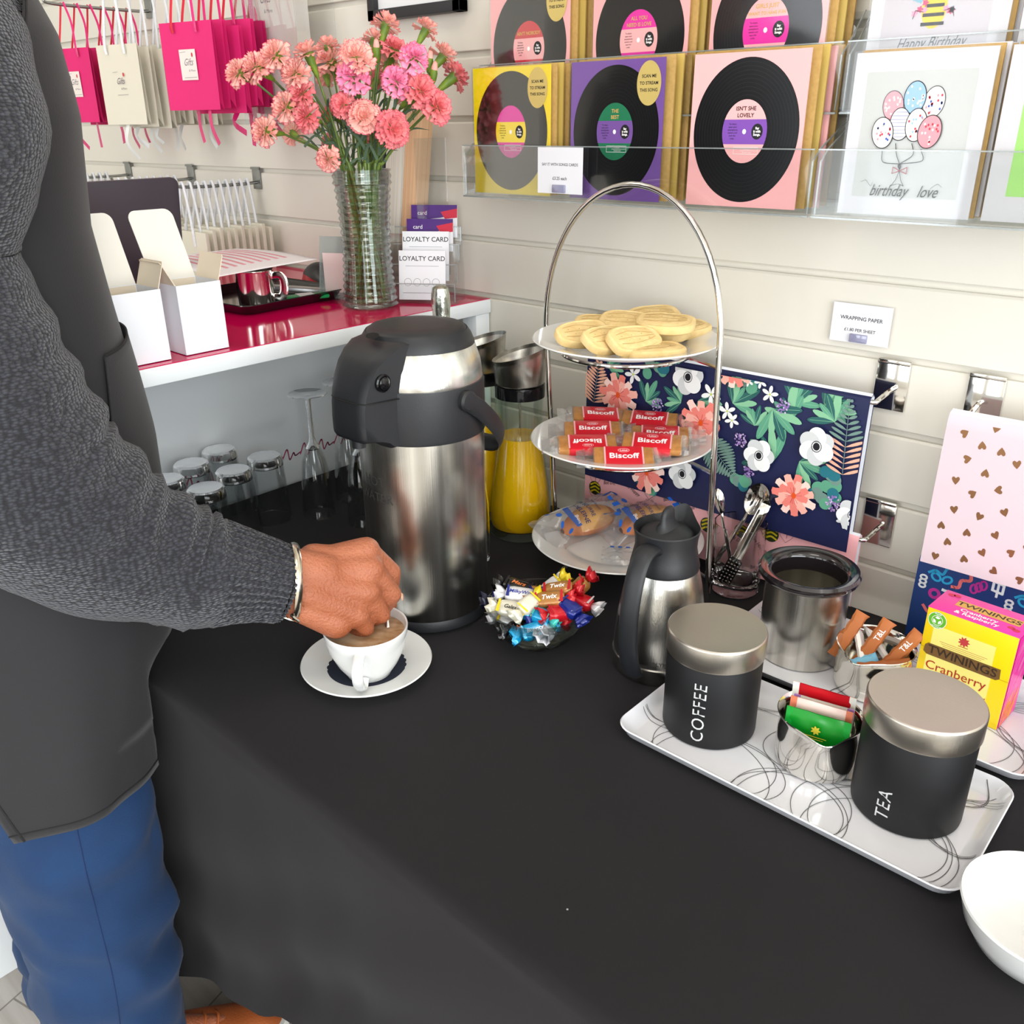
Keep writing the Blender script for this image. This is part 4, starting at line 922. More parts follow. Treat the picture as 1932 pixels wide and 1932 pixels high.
# ---- cards
kraft = mat('kraft_envelope', (188, 152, 88), .7, noise_=(200, (170, 134, 72), .6)); goldk = mat('gold_paper', (196, 166, 84), .45)
pinkc = mat('soft_pink_card', (246, 178, 178), .5); whitec = mat('white_card', (212, 209, 213), .5)
vin = mat('glossy_vinyl_print', (15, 15, 17), .28, spec=.5); groo = mat('vinyl_groove_print', (44, 44, 47), .3)
clr = film('card_sleeve', (255, 255, 255), .035, .995, .08)
def inkm(n, c): return mat(n, c, .45)
GD = inkm('gold_ink', (206, 170, 96)); BK = inkm('black_ink', (24, 24, 26)); WI = inkm('white_ink', (250, 246, 244)); GR = inkm('grey_small_print', (120, 90, 100))
def card_empty(lb, x, y, z, w, h, tilt=0.0, rz=0.0, name='greeting_card', group=None):
    return thing(name, lb, 'card', (x + w / 2, y, z), rot=(math.radians(-tilt), 0, math.radians(rz)), group=group)
def panel_mesh(w, h, bgm, th=.0014):
    m = M().box((0, 0, h / 2), (w, th, h), bgm); return m, Print(m, plane((0, -th / 2 - .0001, h / 2), (1, 0, 0), (0, 0, 1)), clip=(-w / 2, -h / 2, w / 2, h / 2))
def record_card(lb, x, y, z, bgm, top, mid, words, wordm, sticker=True, qr=True, sleeve=True, w=.158, h=.181):
    t = card_empty(lb, x, y, z, w, h); m, P = panel_mesh(w, h, bgm)
    P.ell(0, 0, .0735, .0845, vin, n=72).up(); rnd = random.Random(int(x * 1000))
    for k in range(9):
        q = .50 + k * .055; P.ring(0, 0, .0735 * q, .0845 * q, .0004, groo, 72)
    P.up(); a, b = .0312, .0372
    P.ell(0, 0, a, b, top, n=48).up()
    pts = [(a * math.cos(q), b * math.sin(q)) for q in [math.asin(-.40) + (math.asin(.38) - math.asin(-.40)) * i / 8 for i in range(9)]]
    P.poly(pts + [(-u, v) for u, v in pts[::-1]], mid).up()
    for i, wd_ in enumerate(words): P.text(wd_, 0, .0265 - i * .0078 if len(words) > 1 else .0205, .0066 if len(wd_) < 15 else .0052, wordm, bold=.02)
    P.ell(0, 0, .0026, .0030, WI, n=16)
    P.ell(.0178, 0, .0078, .0092, BK, n=28).up()
    for i, s_ in enumerate(('Say', 'it with', 'Songs.')): P.text(s_, .0178, .0038 - i * .0037, .0038, WI, bold=.04)
    for i, s_ in enumerate(('To listen,', 'open your', 'smartphone', 'camera and', 'scan the', 'code.')): P.text(s_, -.0165, .0088 - i * .0034, .0029, BK)
    if qr:
        P.ring(.004, -.0225, .0, .0, .0003, WI, 4)
        P.line([(-.013, -.0185), (.021, -.0185), (.021, -.0265), (-.013, -.0265)], .0005, WI, closed=True); P.line([(-.004, -.0225), (.020, -.0225)], .0004, WI)
        P.text('Available', .005, -.0205, .0026, WI); P.text('Stream now', .006, -.0245, .0026, WI)
    if sticker:
        st_ = mat('gold_foil_sticker', (222, 198, 120), .4, .35, bump=(30, .2)); P.up(); sx, sy = .0545, .060
        P.ell(sx, sy, .0195, .0275, st_, n=36).up()
        for i, s_ in enumerate(('SCAN ME', 'TO STREAM', 'THIS SONG')): P.text(s_, sx, sy + .0085 - i * .0085, .0056, BK, bold=.02)
    m.build('card', t)
    if sleeve: M().box((0, -.0014, h / 2), (w + .005, .0003, h + .005), clr).build('clear_sleeve', t)
    return t
def backing(n, x, y, z, w, h, lbl, grp, cols, dx=.0055, dy=.0085):
    src_ = None
    for i in range(n):
        c = cols[i % len(cols)]; xx, yy, zz = x + w / 2 + dx * (i + 1), y + dy * (i + 1), z + .0015 * (i % 2)
        m = M().box((0, 0, h / 2), (w, .0032, h), c, .0004); o = m.build('card_in_pack'); o.location = (xx, yy, zz)
        tag(o, lbl, 'card', grp)
yel = inkm('yellow_card_print', (244, 216, 8)); pur = inkm('purple_card_print', (122, 84, 160)); mag = inkm('magenta_print', (226, 40, 160)); gre = inkm('green_print', (30, 122, 84)); redp = inkm('red_print', (204, 44, 56)); lil = inkm('violet_print', (124, 74, 170))
ZL, YL = 1.3045, -.098
record_card('yellow record card lettered with a pink label at the left of the lower rack', -1.078, YL, ZL, yel, mag, yel, [''], GD)
record_card('purple record card with a green label lettered THE BEST in the lower rack', -.881, YL, ZL, pur, gre, pur, ['THE', 'BEST'], GD)
record_card('pink record card lettered ISN\'T SHE LOVELY in the lower rack', -.679, YL, ZL, pinkc, pinkc, lil, ["ISN'T SHE", 'LOVELY'], BK, sticker=False, sleeve=False)
backing(5, -1.078, YL, ZL + .001, .158, .181, 'gold edged card standing in the stack behind the yellow record card', 'cards stacked behind the yellow record card', [kraft, goldk], .0052)
backing(4, -.881, YL, ZL + .001, .161, .183, 'brown backed card standing in the stack behind the purple record card', 'cards stacked behind the purple record card', [kraft, goldk], .0050, .012)
backing(4, -.688, YL, ZL + .001, .170, .183, 'brown envelope backed card standing in the stack behind the pink record card', 'cards stacked behind the pink record card', [kraft, goldk, pinkc], .0040, .012)
ZU, YU = 1.4205, -.058
record_card('pink record card with a red label at the left of the upper rack', -1.076, YU, ZU, pinkc, redp, pinkc, ['AIN\'T NOBODY'], GD)
record_card('pink record card lettered ALL YOU NEED IS LOVE in the upper rack', -.875, YU, ZU, pinkc, mag, pinkc, ['ALL YOU', 'NEED IS LOVE'], GD, sticker=False)
record_card('pink record card lettered GIRLS JUST WANT TO HAVE FUN in the upper rack', -.684, YU, ZU, pinkc, pinkc, mag, ['GIRLS JUST', 'WANT TO HAVE FUN'], GD, sticker=False)
backing(4, -1.076, YU, ZU + .001, .158, .181, 'gold edged card standing in the stack behind the red label record card', 'cards stacked behind the red label record card', [kraft, goldk], .0075, .009)
backing(3, -.875, YU, ZU + .001, .160, .181, 'gold edged card standing in the stack behind the ALL YOU NEED IS LOVE card', 'cards stacked behind the all you need is love card', [kraft, goldk], .0060, .010)
backing(3, -.684, YU, ZU + .001, .160, .181, 'gold edged card standing in the stack behind the GIRLS JUST WANT TO HAVE FUN card', 'cards stacked behind the girls just want to have fun card', [kraft, goldk], .0055, .011)
# ---- white cards
def balloon_card():
    w, h = .150, .172; t = card_empty('white card with a bunch of patterned balloons lettered birthday love', -.466, YL, ZL, w, h); m, P = panel_mesh(w, h, whitec)
    gpan = inkm('pale_grey_panel', (192, 193, 189)); P.rect(-.060, -.066, .059, .066, gpan).up()
    ink = inkm('fine_black_line', (30, 30, 34)); pk_ = inkm('balloon_pink', (236, 150, 160)); bl_ = inkm('balloon_blue', (150, 186, 226)); cr_ = inkm('balloon_cream', (240, 230, 224)); rd_ = inkm('balloon_red', (206, 50, 70)); bd_ = inkm('balloon_navy', (60, 90, 170)); rnd = random.Random(3)
    for x, y, a, b, c, dots in ((-.026, .031, .0110, .0150, pk_, [cr_]), (.018, .034, .0110, .0155, cr_, [rd_, pk_, bd_]), (-.003, .039, .0115, .0160, bl_, [cr_]), (-.015, .012, .0110, .0165, cr_, []), (.003, .011, .0110, .0165, cr_, [rd_, pk_, bl_]), (-.033, .003, .0115, .0160, cr_, [bd_, rd_, pk_, gpan]), (.019, .004, .0120, .0165, pk_, [cr_, rd_])):
        P.up(); P.ell(x, y, a + .0009, b + .0009, ink, n=36, rot=-x * 6).up(); P.ell(x, y, a, b, c, n=36, rot=-x * 6).up()
        for k in range(16 if dots else 0):
            r_, q = math.sqrt(rnd.random()) * .82, rnd.uniform(0, 2 * PI); P.ell(x + a * r_ * math.cos(q), y + b * r_ * math.sin(q), .0011, .0014, rnd.choice(dots), n=8)
        if not dots:
            for k in range(8): yy = y - b * .8 + k * b * .22; hw = a * math.sqrt(max(0, 1 - ((yy - y) / b) ** 2)); P.line([(x - hw, yy), (x + hw, yy)], .0004, bd_)
    P.up()
    for x, y in ((-.030, -.016), (-.016, -.008), (.002, -.008), (.013, -.014)): P.line(bez2([(x, y), (x + .003, y - .012), (-.008, -.030), (-.007, -.036)], 6), .0008, ink)
    bw = inkm('bow_red', (176, 60, 76))
    for s_ in (-1, 1): P.line([(-.007, -.037), (-.007 + s_ * .008, -.033), (-.007 + s_ * .008, -.040), (-.007, -.037)], .0008, bw); P.line([(-.007, -.037), (-.007 + s_ * .003, -.047), (-.007 + s_ * .007, -.053), (-.007 + s_ * .001, -.051)], .0006, ink)
    x = -.040
    for wd_, sx in (('birthday', -.017), ('love', .027)): P.text(wd_, sx, -.0545 if 0 else -.0590, .0180, ink, shear=.45, sx=.72)
    P.line(bez2([(-.050, -.050), (-.044, -.048), (-.038, -.054), (-.036, -.050)], 5), .0004, ink); P.line(bez2([(.030, -.055), (.037, -.050), (.042, -.053)], 5), .0004, ink)
    m.build('card', t); M().box((0, -.0014, h / 2), (w + .006, .0003, h + .004), clr).build('clear_sleeve', t)
balloon_card()
backing(5, -.466, YL, ZL + .001, .150, .174, 'brown backed card standing in the stack behind the balloon card', 'cards stacked behind the balloon card', [kraft, whitec], .0030, .009)
def bee_card():
    w, h = .150, .172; t = card_empty('white card with a flower covered bee lettered Happy Birthday in the upper rack', -.474, YU, ZU, w, h); m, P = panel_mesh(w, h, whitec)
    gpan = inkm('pale_lilac_panel', (196, 190, 195)); P.rect(-.060, -.072, .056, .066, gpan).up(); ink = inkm('fine_black_line', (30, 30, 34)); rnd = random.Random(5)
    P.ell(-.004, .014, .0135, .021, inkm('bee_yellow', (236, 196, 40)), n=32).up()
    for k in range(4): P.rect(-.0165 + k * .001, -.004 + k * .009, .0085 - k * .001, -.0005 + k * .009, ink)
    P.up()
    for s_ in (-1, 1):
        P.line([(-.004 + s_ * .011, .010), (-.004 + s_ * .020, .012), (-.004 + s_ * .022, .004)], .0007, ink)
        for k in range(9): P.ell(-.004 + s_ * rnd.uniform(.010, .022), rnd.uniform(.006, .034), .0032, .0032, inkm('petal%d' % (k % 3), ((226, 60, 110), (120, 180, 200), (240, 150, 180))[k % 3]), n=10, fn=lambda q: 1 + .3 * math.cos(5 * q))
    P.text('Happy Birthday', -.003, -.021, .0165, ink, shear=.45, sx=.72)
    m.build('card', t); M().box((0, -.0014, h / 2), (w + .006, .0003, h + .004), clr).build('clear_sleeve', t)
bee_card()
backing(3, -.474, YU, ZU + .001, .150, .174, 'brown backed card standing in the stack behind the bee card', 'cards stacked behind the bee card', [kraft, whitec], .0035, .009)
def green_card():
    w, h = .150, .172; t = card_empty('white card with a bright green panel at the right edge of the lower rack', -.303, YL, ZL, w, h); m, P = panel_mesh(w, h, whitec)
    P.rect(-.055, -.060, .060, .070, inkm('lime_green_panel', (160, 216, 112))).up(); P.text('littlest', -.010, -.010, .016, inkm('dark_green_ink', (30, 100, 50)), shear=.3)
    m.build('card', t); M().box((0, -.0014, h / 2), (w + .006, .0003, h + .004), clr).build('clear_sleeve', t)
green_card()
backing(3, -.303, YL, ZL + .001, .150, .174, 'brown backed card standing in the stack behind the green panel card', 'cards stacked behind the green panel card', [kraft, whitec], .0030, .010)
t = card_empty('plain white card at the right end of the upper rack', -.312, YU, ZU, .15, .172); m, P = panel_mesh(.15, .172, whitec); m.build('card', t)
# ---- price labels
def price(lb, x, y, z, w, h, l1, l2):
    t = thing('price_label', lb, 'price label', (x, y, z)); m, P = panel_mesh(w, h, mat('bright_white_card', (226, 226, 231), .5), .0009)
    P.text(l1, 0, h * .13, w * min(.088, 1.45 / len(l1)), BK, bold=.01); P.text(l2, 0, -h * .17, w * .074, BK, bold=.01); m.build('label_card', t)
    M().box((0, -.0022, .007), (.024, .004, .011), film('label_clip', (205, 205, 235), .3, .8, .1, haze=.35), .001).build('plastic_clip', t)
price('small white price label clipped to the front of the record card rack', -.886, -.1165, 1.3105, .085, .064, 'SAY IT WITH SONGS CARDS', '£3.25 each')
price('white price label for wrapping paper clipped on the slatted wall', -.452, -.006, 1.130, .080, .052, 'WRAPPING PAPER', '£1.80 PER SHEET')
# ---- framed picture above the vase
t = thing('picture_frame', 'black framed picture hanging high on the slatted wall above the flowers', 'picture frame', (-1.296, -.014, 1.578))
m = M(); fw = .017
for c, d in (((0, 0, fw / 2), (.234, .02, fw)), ((0, 0, .30 - fw / 2), (.234, .02, fw)), ((-.117 + fw / 2, 0, .15), (fw, .02, .30)), ((.117 - fw / 2, 0, .15), (fw, .02, .30))): m.box(c, d, mat('black_frame_wood', (36, 36, 38), .45), .001)
m.build('frame', t); M().box((0, .004, .15), (.205, .004, .27), mat('white_mount', (232, 232, 232), .6)).build('print', t)
# ================================================================== HANGING RAILS AND WRAPPING PAPER
def rail(lb, xl, xr, ztop, yb, zb):
    t = thing('slatwall_rail', lb, 'hanging rail', (xl, 0, zb)); ch = chrome()
    for x in (xl, xr):
        m = M(); m.box((x - xl, -.0035, ztop - zb - .033), (.043, .0025, .064), ch, .0006); m.box((x - xl, -.0045, ztop - zb + .0005), (.043, .007, .006), ch, .0015)
        m.build('hook_plate', t)
    r = .0034; a = (xl - xl, xr - xl)
    pts = bez([(a[0] - .004, -.005, .012), (a[0] - .004, -.02, .010), (a[0] - .004, yb + .006, 0)], 4) + bez([(a[0] + .004, yb, 0), (a[1] - .012, yb, 0)], 6) + bez([(a[1] - .002, yb + .006, 0), (a[1] + .004, -.02, .010), (a[1] + .006, -.005, .012)], 4)
    M().tube(pts, r, ch, 10).build('bar', t)
rail('chrome rail carrying the navy floral wrapping paper', -.872, -.400, 1.112, -.052, 1.066)
rail('chrome rail carrying the pink bee wrapping paper low on the wall', -.872, -.386, .914, -.048, .868)
rail('chrome rail carrying the pale pink heart wrapping paper', -.284, .20, 1.112, -.066, 1.066)
rail('chrome rail carrying the dark blue streamer wrapping paper', -.292, .20, .914, -.052, .868)
wback = mat('white_paper_back', (234, 236, 242), .6)
def sheet(name, lb, x0, x1, z0, z1, yf, m_, drawer, th=.008, curl=.004):
    """paper folded over the bar: front face, rounded top fold and white inside showing at the side"""
    w = x1 - x0; h = z1 - z0; m = M(); r = th
    def path(k, R):                                        # k 0..1 from bottom front over the fold to the back
        front = h - R; arc = PI * R; back = h * .97; L = front + arc + back; s_ = k * L
        if s_ < front: q = s_ / front; return (-R - curl * math.sin(q * PI) * .3, -h + s_)
        if s_ < front + arc: a = (s_ - front) / R; return (-R * math.cos(a), -R + R * math.sin(a))
        return (R - .001, -R - (s_ - front - arc))
    N = 46
    m.grid(lambda u, v: Vector(((u - .5) * w, path(v, r)[0], h + path(v, r)[1])), 4, N, m_)
    m.grid(lambda u, v: Vector(((u - .5) * (w - .001), path(v, r - .0012)[0], h + path(v, r - .0012)[1] + .0006)), 4, N, wback)
    P = Print(m, lambda u, v, hh: Vector((u, -r - curl * math.sin(max(0, min(1, (v + h / 2) / (h - r))) * PI) * .3 - hh - .0002, v + h / 2)), clip=(-w / 2, -h / 2, w / 2, h / 2 - r * 1.0))
    drawer(P, w, h); o = m.build(name, sharp=50); o.location = ((x0 + x1) / 2, yf + r, z0); tag(o, lb, 'wrapping paper'); return o
def floral(P, w, h):
    C = {k: inkm('floral_' + k, v) for k, v in dict(coral=(236, 130, 118), coral2=(246, 178, 162), blush=(250, 212, 200), red=(206, 70, 74), orange=(226, 84, 28), white=(238, 238, 236), grey=(206, 208, 208), black=(18, 18, 26), green=(92, 158, 128), dgreen=(38, 96, 92), lgreen=(134, 190, 150), teal=(34, 110, 124), lime=(196, 206, 90), purple=(150, 116, 186), lilac=(206, 184, 222), peach=(232, 174, 148), sage=(110, 140, 130)).items()}
    rnd = random.Random(7)
    def leafset(x, y, a, s_):
        for k in range(6):
            d = a + (k - 2.5) * .42; L = s_ * rnd.uniform(.7, 1.1); P.petal(x, y, L, L * .13, d, C[('green', 'lgreen', 'dgreen')[k % 3]]); P.up(.00003)
            P.line([(x, y), (x + L * .9 * math.cos(d), y + L * .9 * math.sin(d))], .0005, C['lgreen'])
    for x, y, a, s_ in ((.130, .085, 1.1, .045), (.172, .088, .6, .05), (.128, .060, 2.3, .045), (.036, .066, .8, .045), (-.114, .040, .9, .04), (.074, .040, 1.6, .035), (.148, .003, -.4, .045), (.110, -.005, 2.4, .05), (-.050, .050, 2.8, .035), (-.02, .06, -.6, .04), (.10, .07, -.9, .05), (-.19, .085, .5, .03), (.19, .07, 2.2, .04)): leafset(x, y, a, s_)
    P.up()
    for x, y in ((-.097, .092), (.199, -.018), (.053, .108), (.061, -.055), (-.085, -.03), (.185, -.035), (-.1, -.09)):
        for k in range(7): q = rnd.uniform(0, 6.28); r_ = rnd.uniform(.004, .019); P.ell(x + r_ * math.cos(q), y + r_ * math.sin(q) * 1.2, .0085, .0095, C[('green', 'sage', 'teal')[k % 3]], n=18, rot=q); P.up(.00003)
    for x, y, L, a, c1, c2 in ((.212, .0, .118, 1.62, 'sage', 'peach'), (.004, .0, .075, -.75, 'sage', 'sage'), (-.214, .02, .085, 1.45, 'peach', 'peach')):
        ca, sa = math.cos(a), math.sin(a)
        for k in range(15):
            q = k / 15; px, py = x + L * q * ca, y + L * q * sa; W = .026 * math.sin(PI * min(1, q * .8 + .22)) * (1.1 - q)
            for s_ in (-1, 1): P.petal(px, py, W * 1.3 + .003, .0022, a + s_ * 1.15, C[c2 if q < .4 else c1])
        P.line([(x, y), (x + L * ca, y + L * sa)], .0008, C['sage']); P.up(.00003)
    def daisy(x, y, R, rot, hue):
        P.up()
        for ringi, (n_, r_, w_) in enumerate(((11, 1, .20), (9, .70, .17))):
            for k in range(n_):
                a = rot + 2 * PI * k / n_ + ringi * .3; c = C[(('coral2', 'blush', 'coral') if ringi == 0 else ('coral', 'coral2', 'coral'))[(k + hue) % 3]]
                P.petal(x, y, R * r_ * rnd.uniform(.9, 1.08), R * w_, a, c, tip=2); P.up(.00002)
            P.up(.00003)
        for k in range(14): a = rnd.uniform(0, 6.28); P.line([(x, y), (x + R * .38 * math.cos(a), y + R * .38 * math.sin(a))], .0006, C['red'])
        P.up(.00003); P.ell(x, y, R * .11, R * .14, C['orange'], n=16)
    def anem(x, y, R, rot):
        P.up()
        for k in range(6): a = rot + k * PI / 3; P.ell(x + R * .45 * math.cos(a), y + R * .5 * math.sin(a), R * .58, R * .52, C['white' if k % 2 else 'grey'], n=22, rot=a); P.up(.00002)
        for k in range(26): a = 2 * PI * k / 26; P.ell(x + R * .27 * math.cos(a), y + R * .30 * math.sin(a), R * .035, R * .035, C['black'], n=6)
        P.ell(x, y, R * .19, R * .22, C['black'], n=22)
    def puff(x, y, R):
        P.up()
        for k in range(46): a = rnd.uniform(0, 6.28); r_ = math.sqrt(rnd.random()) * R; P.ell(x + r_ * math.cos(a), y + r_ * math.sin(a) * 1.15, .0016, .0013, C['purple' if rnd.random() < .6 else 'lilac'], n=6, rot=a)
    def star(x, y, R, rot):
        P.up()
        for k in range(5): P.petal(x, y, R, R * .22, rot + k * 2 * PI / 5, C['white'])
        P.up(.00002); P.ell(x, y, R * .12, R * .12, C['lime'], n=8)
    puff(-.090, .039, .010); puff(.115, .078, .0095); puff(.205, -.045, .010); puff(.075, -.028, .009); puff(.056, .015, .010); puff(-.16, -.06, .010)
    for x, y, R in ((-.138, .080, .016), (.078, .106, .010), (.094, .091, .013), (.002, .074, .017), (.031, .054, .014), (.040, .042, .012), (.225, -.065, .012), (.012, .056, .013), (.060, .104, .008)): star(x, y, R, rnd.uniform(0, 1))
    daisy(-.164, .042, .036, .2, 0); daisy(-.010, .028, .036, .5, 1); daisy(.036, .118, .030, .1, 2); daisy(.149, -.047, .033, .3, 0); daisy(-.10, -.075, .034, .3, 1)
    anem(-.037, .094, .026, .3); anem(.090, .0, .0235, .1); anem(.173, .033, .0255, .6); anem(-.034, -.060, .024, .2); anem(.236, -.052, .022, .2); anem(-.20, -.06, .024, .4)
    for x in (.125, .132): P.ell(x - .02, .123, .007, .009, C['blush'], n=16)
sheet('wrapping_paper', 'navy floral wrapping paper with white anemones hanging behind the plate stand', -.868, -.404, .850, 1.078, -.060, inkm('floral_navy', (24, 30, 72)), floral)
def bees(P, w, h):
    ink = inkm('fine_black_line', (30, 30, 34)); hole = inkm('bee_dark', (34, 44, 20)); yl = inkm('bee_bright', (196, 178, 20)); rnd = random.Random(4); cx, cz = -.6265, .8195
    for x, z in ((-.773, .862), (-.588, .874), (-.703, .884), (-.844, .828), (-.563, .83), (-.515, .841), (-.494, .874), (-.622, .824), (-.46, .80), (-.548, .873), (-.74, .80), (-.67, .84), (-.80, .80)):
        x -= cx; z -= cz; P.up(.00005); P.ell(x, z, .0125, .0125, hole, n=24, rot=.4).up(.00003)
        for k in (-1, 0, 1): P.line(bez2([(x - .009, z + k * .0065 - .002), (x, z + k * .0065 + .003), (x + .009, z + k * .0065)], 4), .0028, yl)
    P.up()
    for k in range(34):
        x, y = -w / 2 + .018 + (k % 12) * .040 + rnd.uniform(-.006, .006), -h / 2 + .018 + (k // 12) * .034 + rnd.uniform(-.004, .004)
        if k % 3 == 0: P.line(bez2([(x, y - .011), (x - .010, y), (x - .008, y + .009), (x, y + .004), (x + .001, y - .004), (x + .002, y + .006), (x + .010, y + .009), (x + .010, y), (x, y - .011)], 4), .0005, ink)
        else: P.text(('Happy', 'Bee Day', 'Bee Happy')[k % 3], x, y, .0095, ink, rot=rnd.uniform(-.9, .6), shear=.4, sx=.8)
sheet('wrapping_paper', 'pink wrapping paper with bees and looped hearts below the navy floral sheet', -.872, -.392, .762, .877, -.053, inkm('bee_pink', (240, 176, 180)), bees, .006)
def hearts(P, w, h):
    br = mat('copper_foil_heart', (150, 108, 74), .3, .5); cx, cz = (-.302 + .190) / 2, (.877 + 1.082) / 2; rnd = random.Random(1)
    pts = [(-.28, 1.058), (-.247, 1.071), (-.258, 1.047), (-.236, 1.044), (-.271, 1.027), (-.217, 1.033), (-.248, 1.014), (-.279, .997), (-.23, .997), (-.257, .985), (-.274, .959), (-.244, .958), (-.218, .971), (-.285, .934), (-.254, .933), (-.222, .939), (-.274, .914), (-.232, .912), (-.201, .922), (-.251, .897), (-.285, .890), (-.215, .892)]
    pts += [(x + d, z) for d in (.1, .2, .3, .4) for x, z in pts[:22] if x + d < .18]
    for x, z in pts:
        a = rnd.choice((0, 2.2, -1.4, PI, .8)) + rnd.uniform(-.3, .3); s_ = .0058; c, q = math.cos(a), math.sin(a); sh = [(0, -1), (.6, -.35), (.95, .25), (.85, .7), (.45, .85), (0, .5), (-.45, .85), (-.85, .7), (-.95, .25), (-.6, -.35)]
        P.poly([(x - cx + s_ * (u * c - v * q) * .85, z - cz + s_ * (u * q + v * c)) for u, v in sh], br)
sheet('wrapping_paper', 'pale pink wrapping paper scattered with copper hearts at the right edge', -.302, .190, .877, 1.082, -.076, inkm('heart_pink', (218, 196, 203)), hearts, .010)
def streamers(P, w, h):
    cy_, co, mg, wt_ = inkm('stream_cyan', (40, 160, 205)), inkm('stream_coral', (226, 112, 112)), inkm('stream_magenta', (180, 46, 140)), inkm('stream_white', (220, 226, 226)); cx, cz = (-.308 + .19) / 2, (.755 + .878) / 2
    for k in range(4):
        dx = k * .105 - cx; dz = -cz
        P.line(bez2([(-.293 + dx, .857 + dz), (-.285 + dx, .862 + dz), (-.276 + dx, .859 + dz), (-.272 + dx, .868 + dz), (-.266 + dx, .874 + dz)], 6), .0034, cy_)
        for s_ in (-1, 1): P.ring(-.276 + s_ * .007 + dx, .853 + dz, .006, .0045, .0028, cy_, 16, rot=s_ * .6)
        P.line(bez2([(-.244 + dx, .874 + dz), (-.242 + dx, .862 + dz), (-.252 + dx, .858 + dz), (-.254 + dx, .848 + dz), (-.262 + dx, .846 + dz)], 6), .0042, co)
        for j in range(3): P.ring(-.236 + j * .005 + dx, .852 + j * .004 + dz, .004, .006, .0026, mg, 14)
        P.ring(-.281 + dx, .829 + dz, .0058, .0058, .0042, mg, 18); P.line(bez2([(-.272 + dx, .838 + dz), (-.262 + dx, .836 + dz), (-.258 + dx, .828 + dz)], 5), .0040, wt_)
        P.line([(-.215 + dx, .870 + dz), (-.203 + dx, .868 + dz), (-.203 + dx, .856 + dz), (-.215 + dx, .858 + dz)], .0032, wt_, closed=True); P.line([(-.209 + dx, .872 + dz), (-.209 + dx, .850 + dz)], .0030, wt_)
        P.line(bez2([(-.292 + dx, .808 + dz), (-.284 + dx, .800 + dz), (-.276 + dx, .803 + dz)], 5), .0040, co); P.ring(-.255 + dx, .800 + dz, .007, .007, .0036, cy_, 18)
        for j in range(3): P.ring(-.298 + dx, .836 + j * .006 + dz, .004, .003, .0026, wt_, 12)
sheet('wrapping_paper', 'dark blue wrapping paper with neon streamers below the heart sheet', -.308, .190, .755, .878, -.058, inkm('stream_blue', (22, 54, 110)), streamers, .006)
# ================================================================== ON THE COUNTER
cream = mat('cream_card_inside', (226, 212, 190), .6); whc = mat('white_carton', (232, 234, 240), .5)
def carton(x, y, lb, rz=0.0, flaph=.096, shift=-.018):
    W = D = .066; H = .095; th = .0012
    t = thing('open_carton', lb, 'box', (x, y, CZ + .0013), rz, group='open white cartons on the counter')
    for c, d in (((D / 2, 0, H / 2), (th, W, H)), ((-D / 2, 0, H / 2), (th, W, H)), ((0, W / 2, H / 2), (D, th, H)), ((0, -W / 2, H / 2), (D, th, H)), ((0, 0, th / 2), (D, W, th))):
        pass
    m = M()
    for c, d in (((D / 2, 0, H / 2), (th, W, H)), ((-D / 2, 0, H / 2), (th, W, H)), ((0, W / 2, H / 2), (D, th, H)), ((0, -W / 2, H / 2), (D, th, H)), ((0, 0, th / 2), (D, W, th))): m.box(c, d, whc)
    m.box((-D / 2 + .0009, 0, H / 2), (.0005, W - .003, H - .002), cream)
    m.build('carton_body', t)
    def flap(name, base, U, V, w, h, r, mt):
        out = [(-w / 2, 0), (w / 2, 0), (w / 2, h - r)] + [(w / 2 - r + r * math.cos(a), h - r + r * math.sin(a)) for a in [PI / 2 * k / 5 for k in range(1, 6)]] + [(-w / 2 + r - r * math.sin(a), h - r + r * math.cos(a)) for a in [PI / 2 * k / 5 for k in range(0, 6)]]
        U = Vector(U).normalized(); V = Vector(V).normalized(); N = U.cross(V); T = Matrix.Identity(4)
        for i, a in enumerate((U, V, N)): T[0][i], T[1][i], T[2][i] = a
        T.translation = base; M().prism(out, .0011, mt, T=T).build(name, t)
    flap('lid_flap', (-D / 2, 0, H), (0, 1, 0), (-.10, shift * 10, 1), W - .001, flaph, .012, mat('carton_flap', (230, 226, 216), .55))
    flap('dust_flap', (0, W / 2, H), (1, 0, 0), (0, .35, 1), D - .006, .036, .004, cream)
    flap('dust_flap', (0, -W / 2, H), (1, 0, 0), (0, -.5, 1), D - .006, .036, .004, cream)
carton(-1.194, -.567, 'open white card carton nearest the steel mug, its lid flap standing up')
carton(-1.192, -.658, 'open white card carton partly hidden by the person, left of the other one', shift=-.014)
# laptop, seen from behind
t = thing('laptop', 'dark grey open laptop seen from the back behind the white cartons', 'laptop', (-1.60, -.502, CZ + .0013), math.radians(4))
dk = mat('dark_plum_shell', (66, 60, 68), .4)
M().box((-.11, 0, .008), (.22, .30, .015), dk, .003).build('base', t)
T = Matrix.Rotation(math.radians(8), 4, 'Y')
m = M(); m.prism([(a, b + .098) for a, b in rrect(.15, .100, .014)], .007, dk, T=T @ Matrix(((0, 0, 1, .003), (1, 0, 0, 0), (0, 1, 0, .016), (0, 0, 0, 1))), bev=.001); m.build('screen_lid', t)
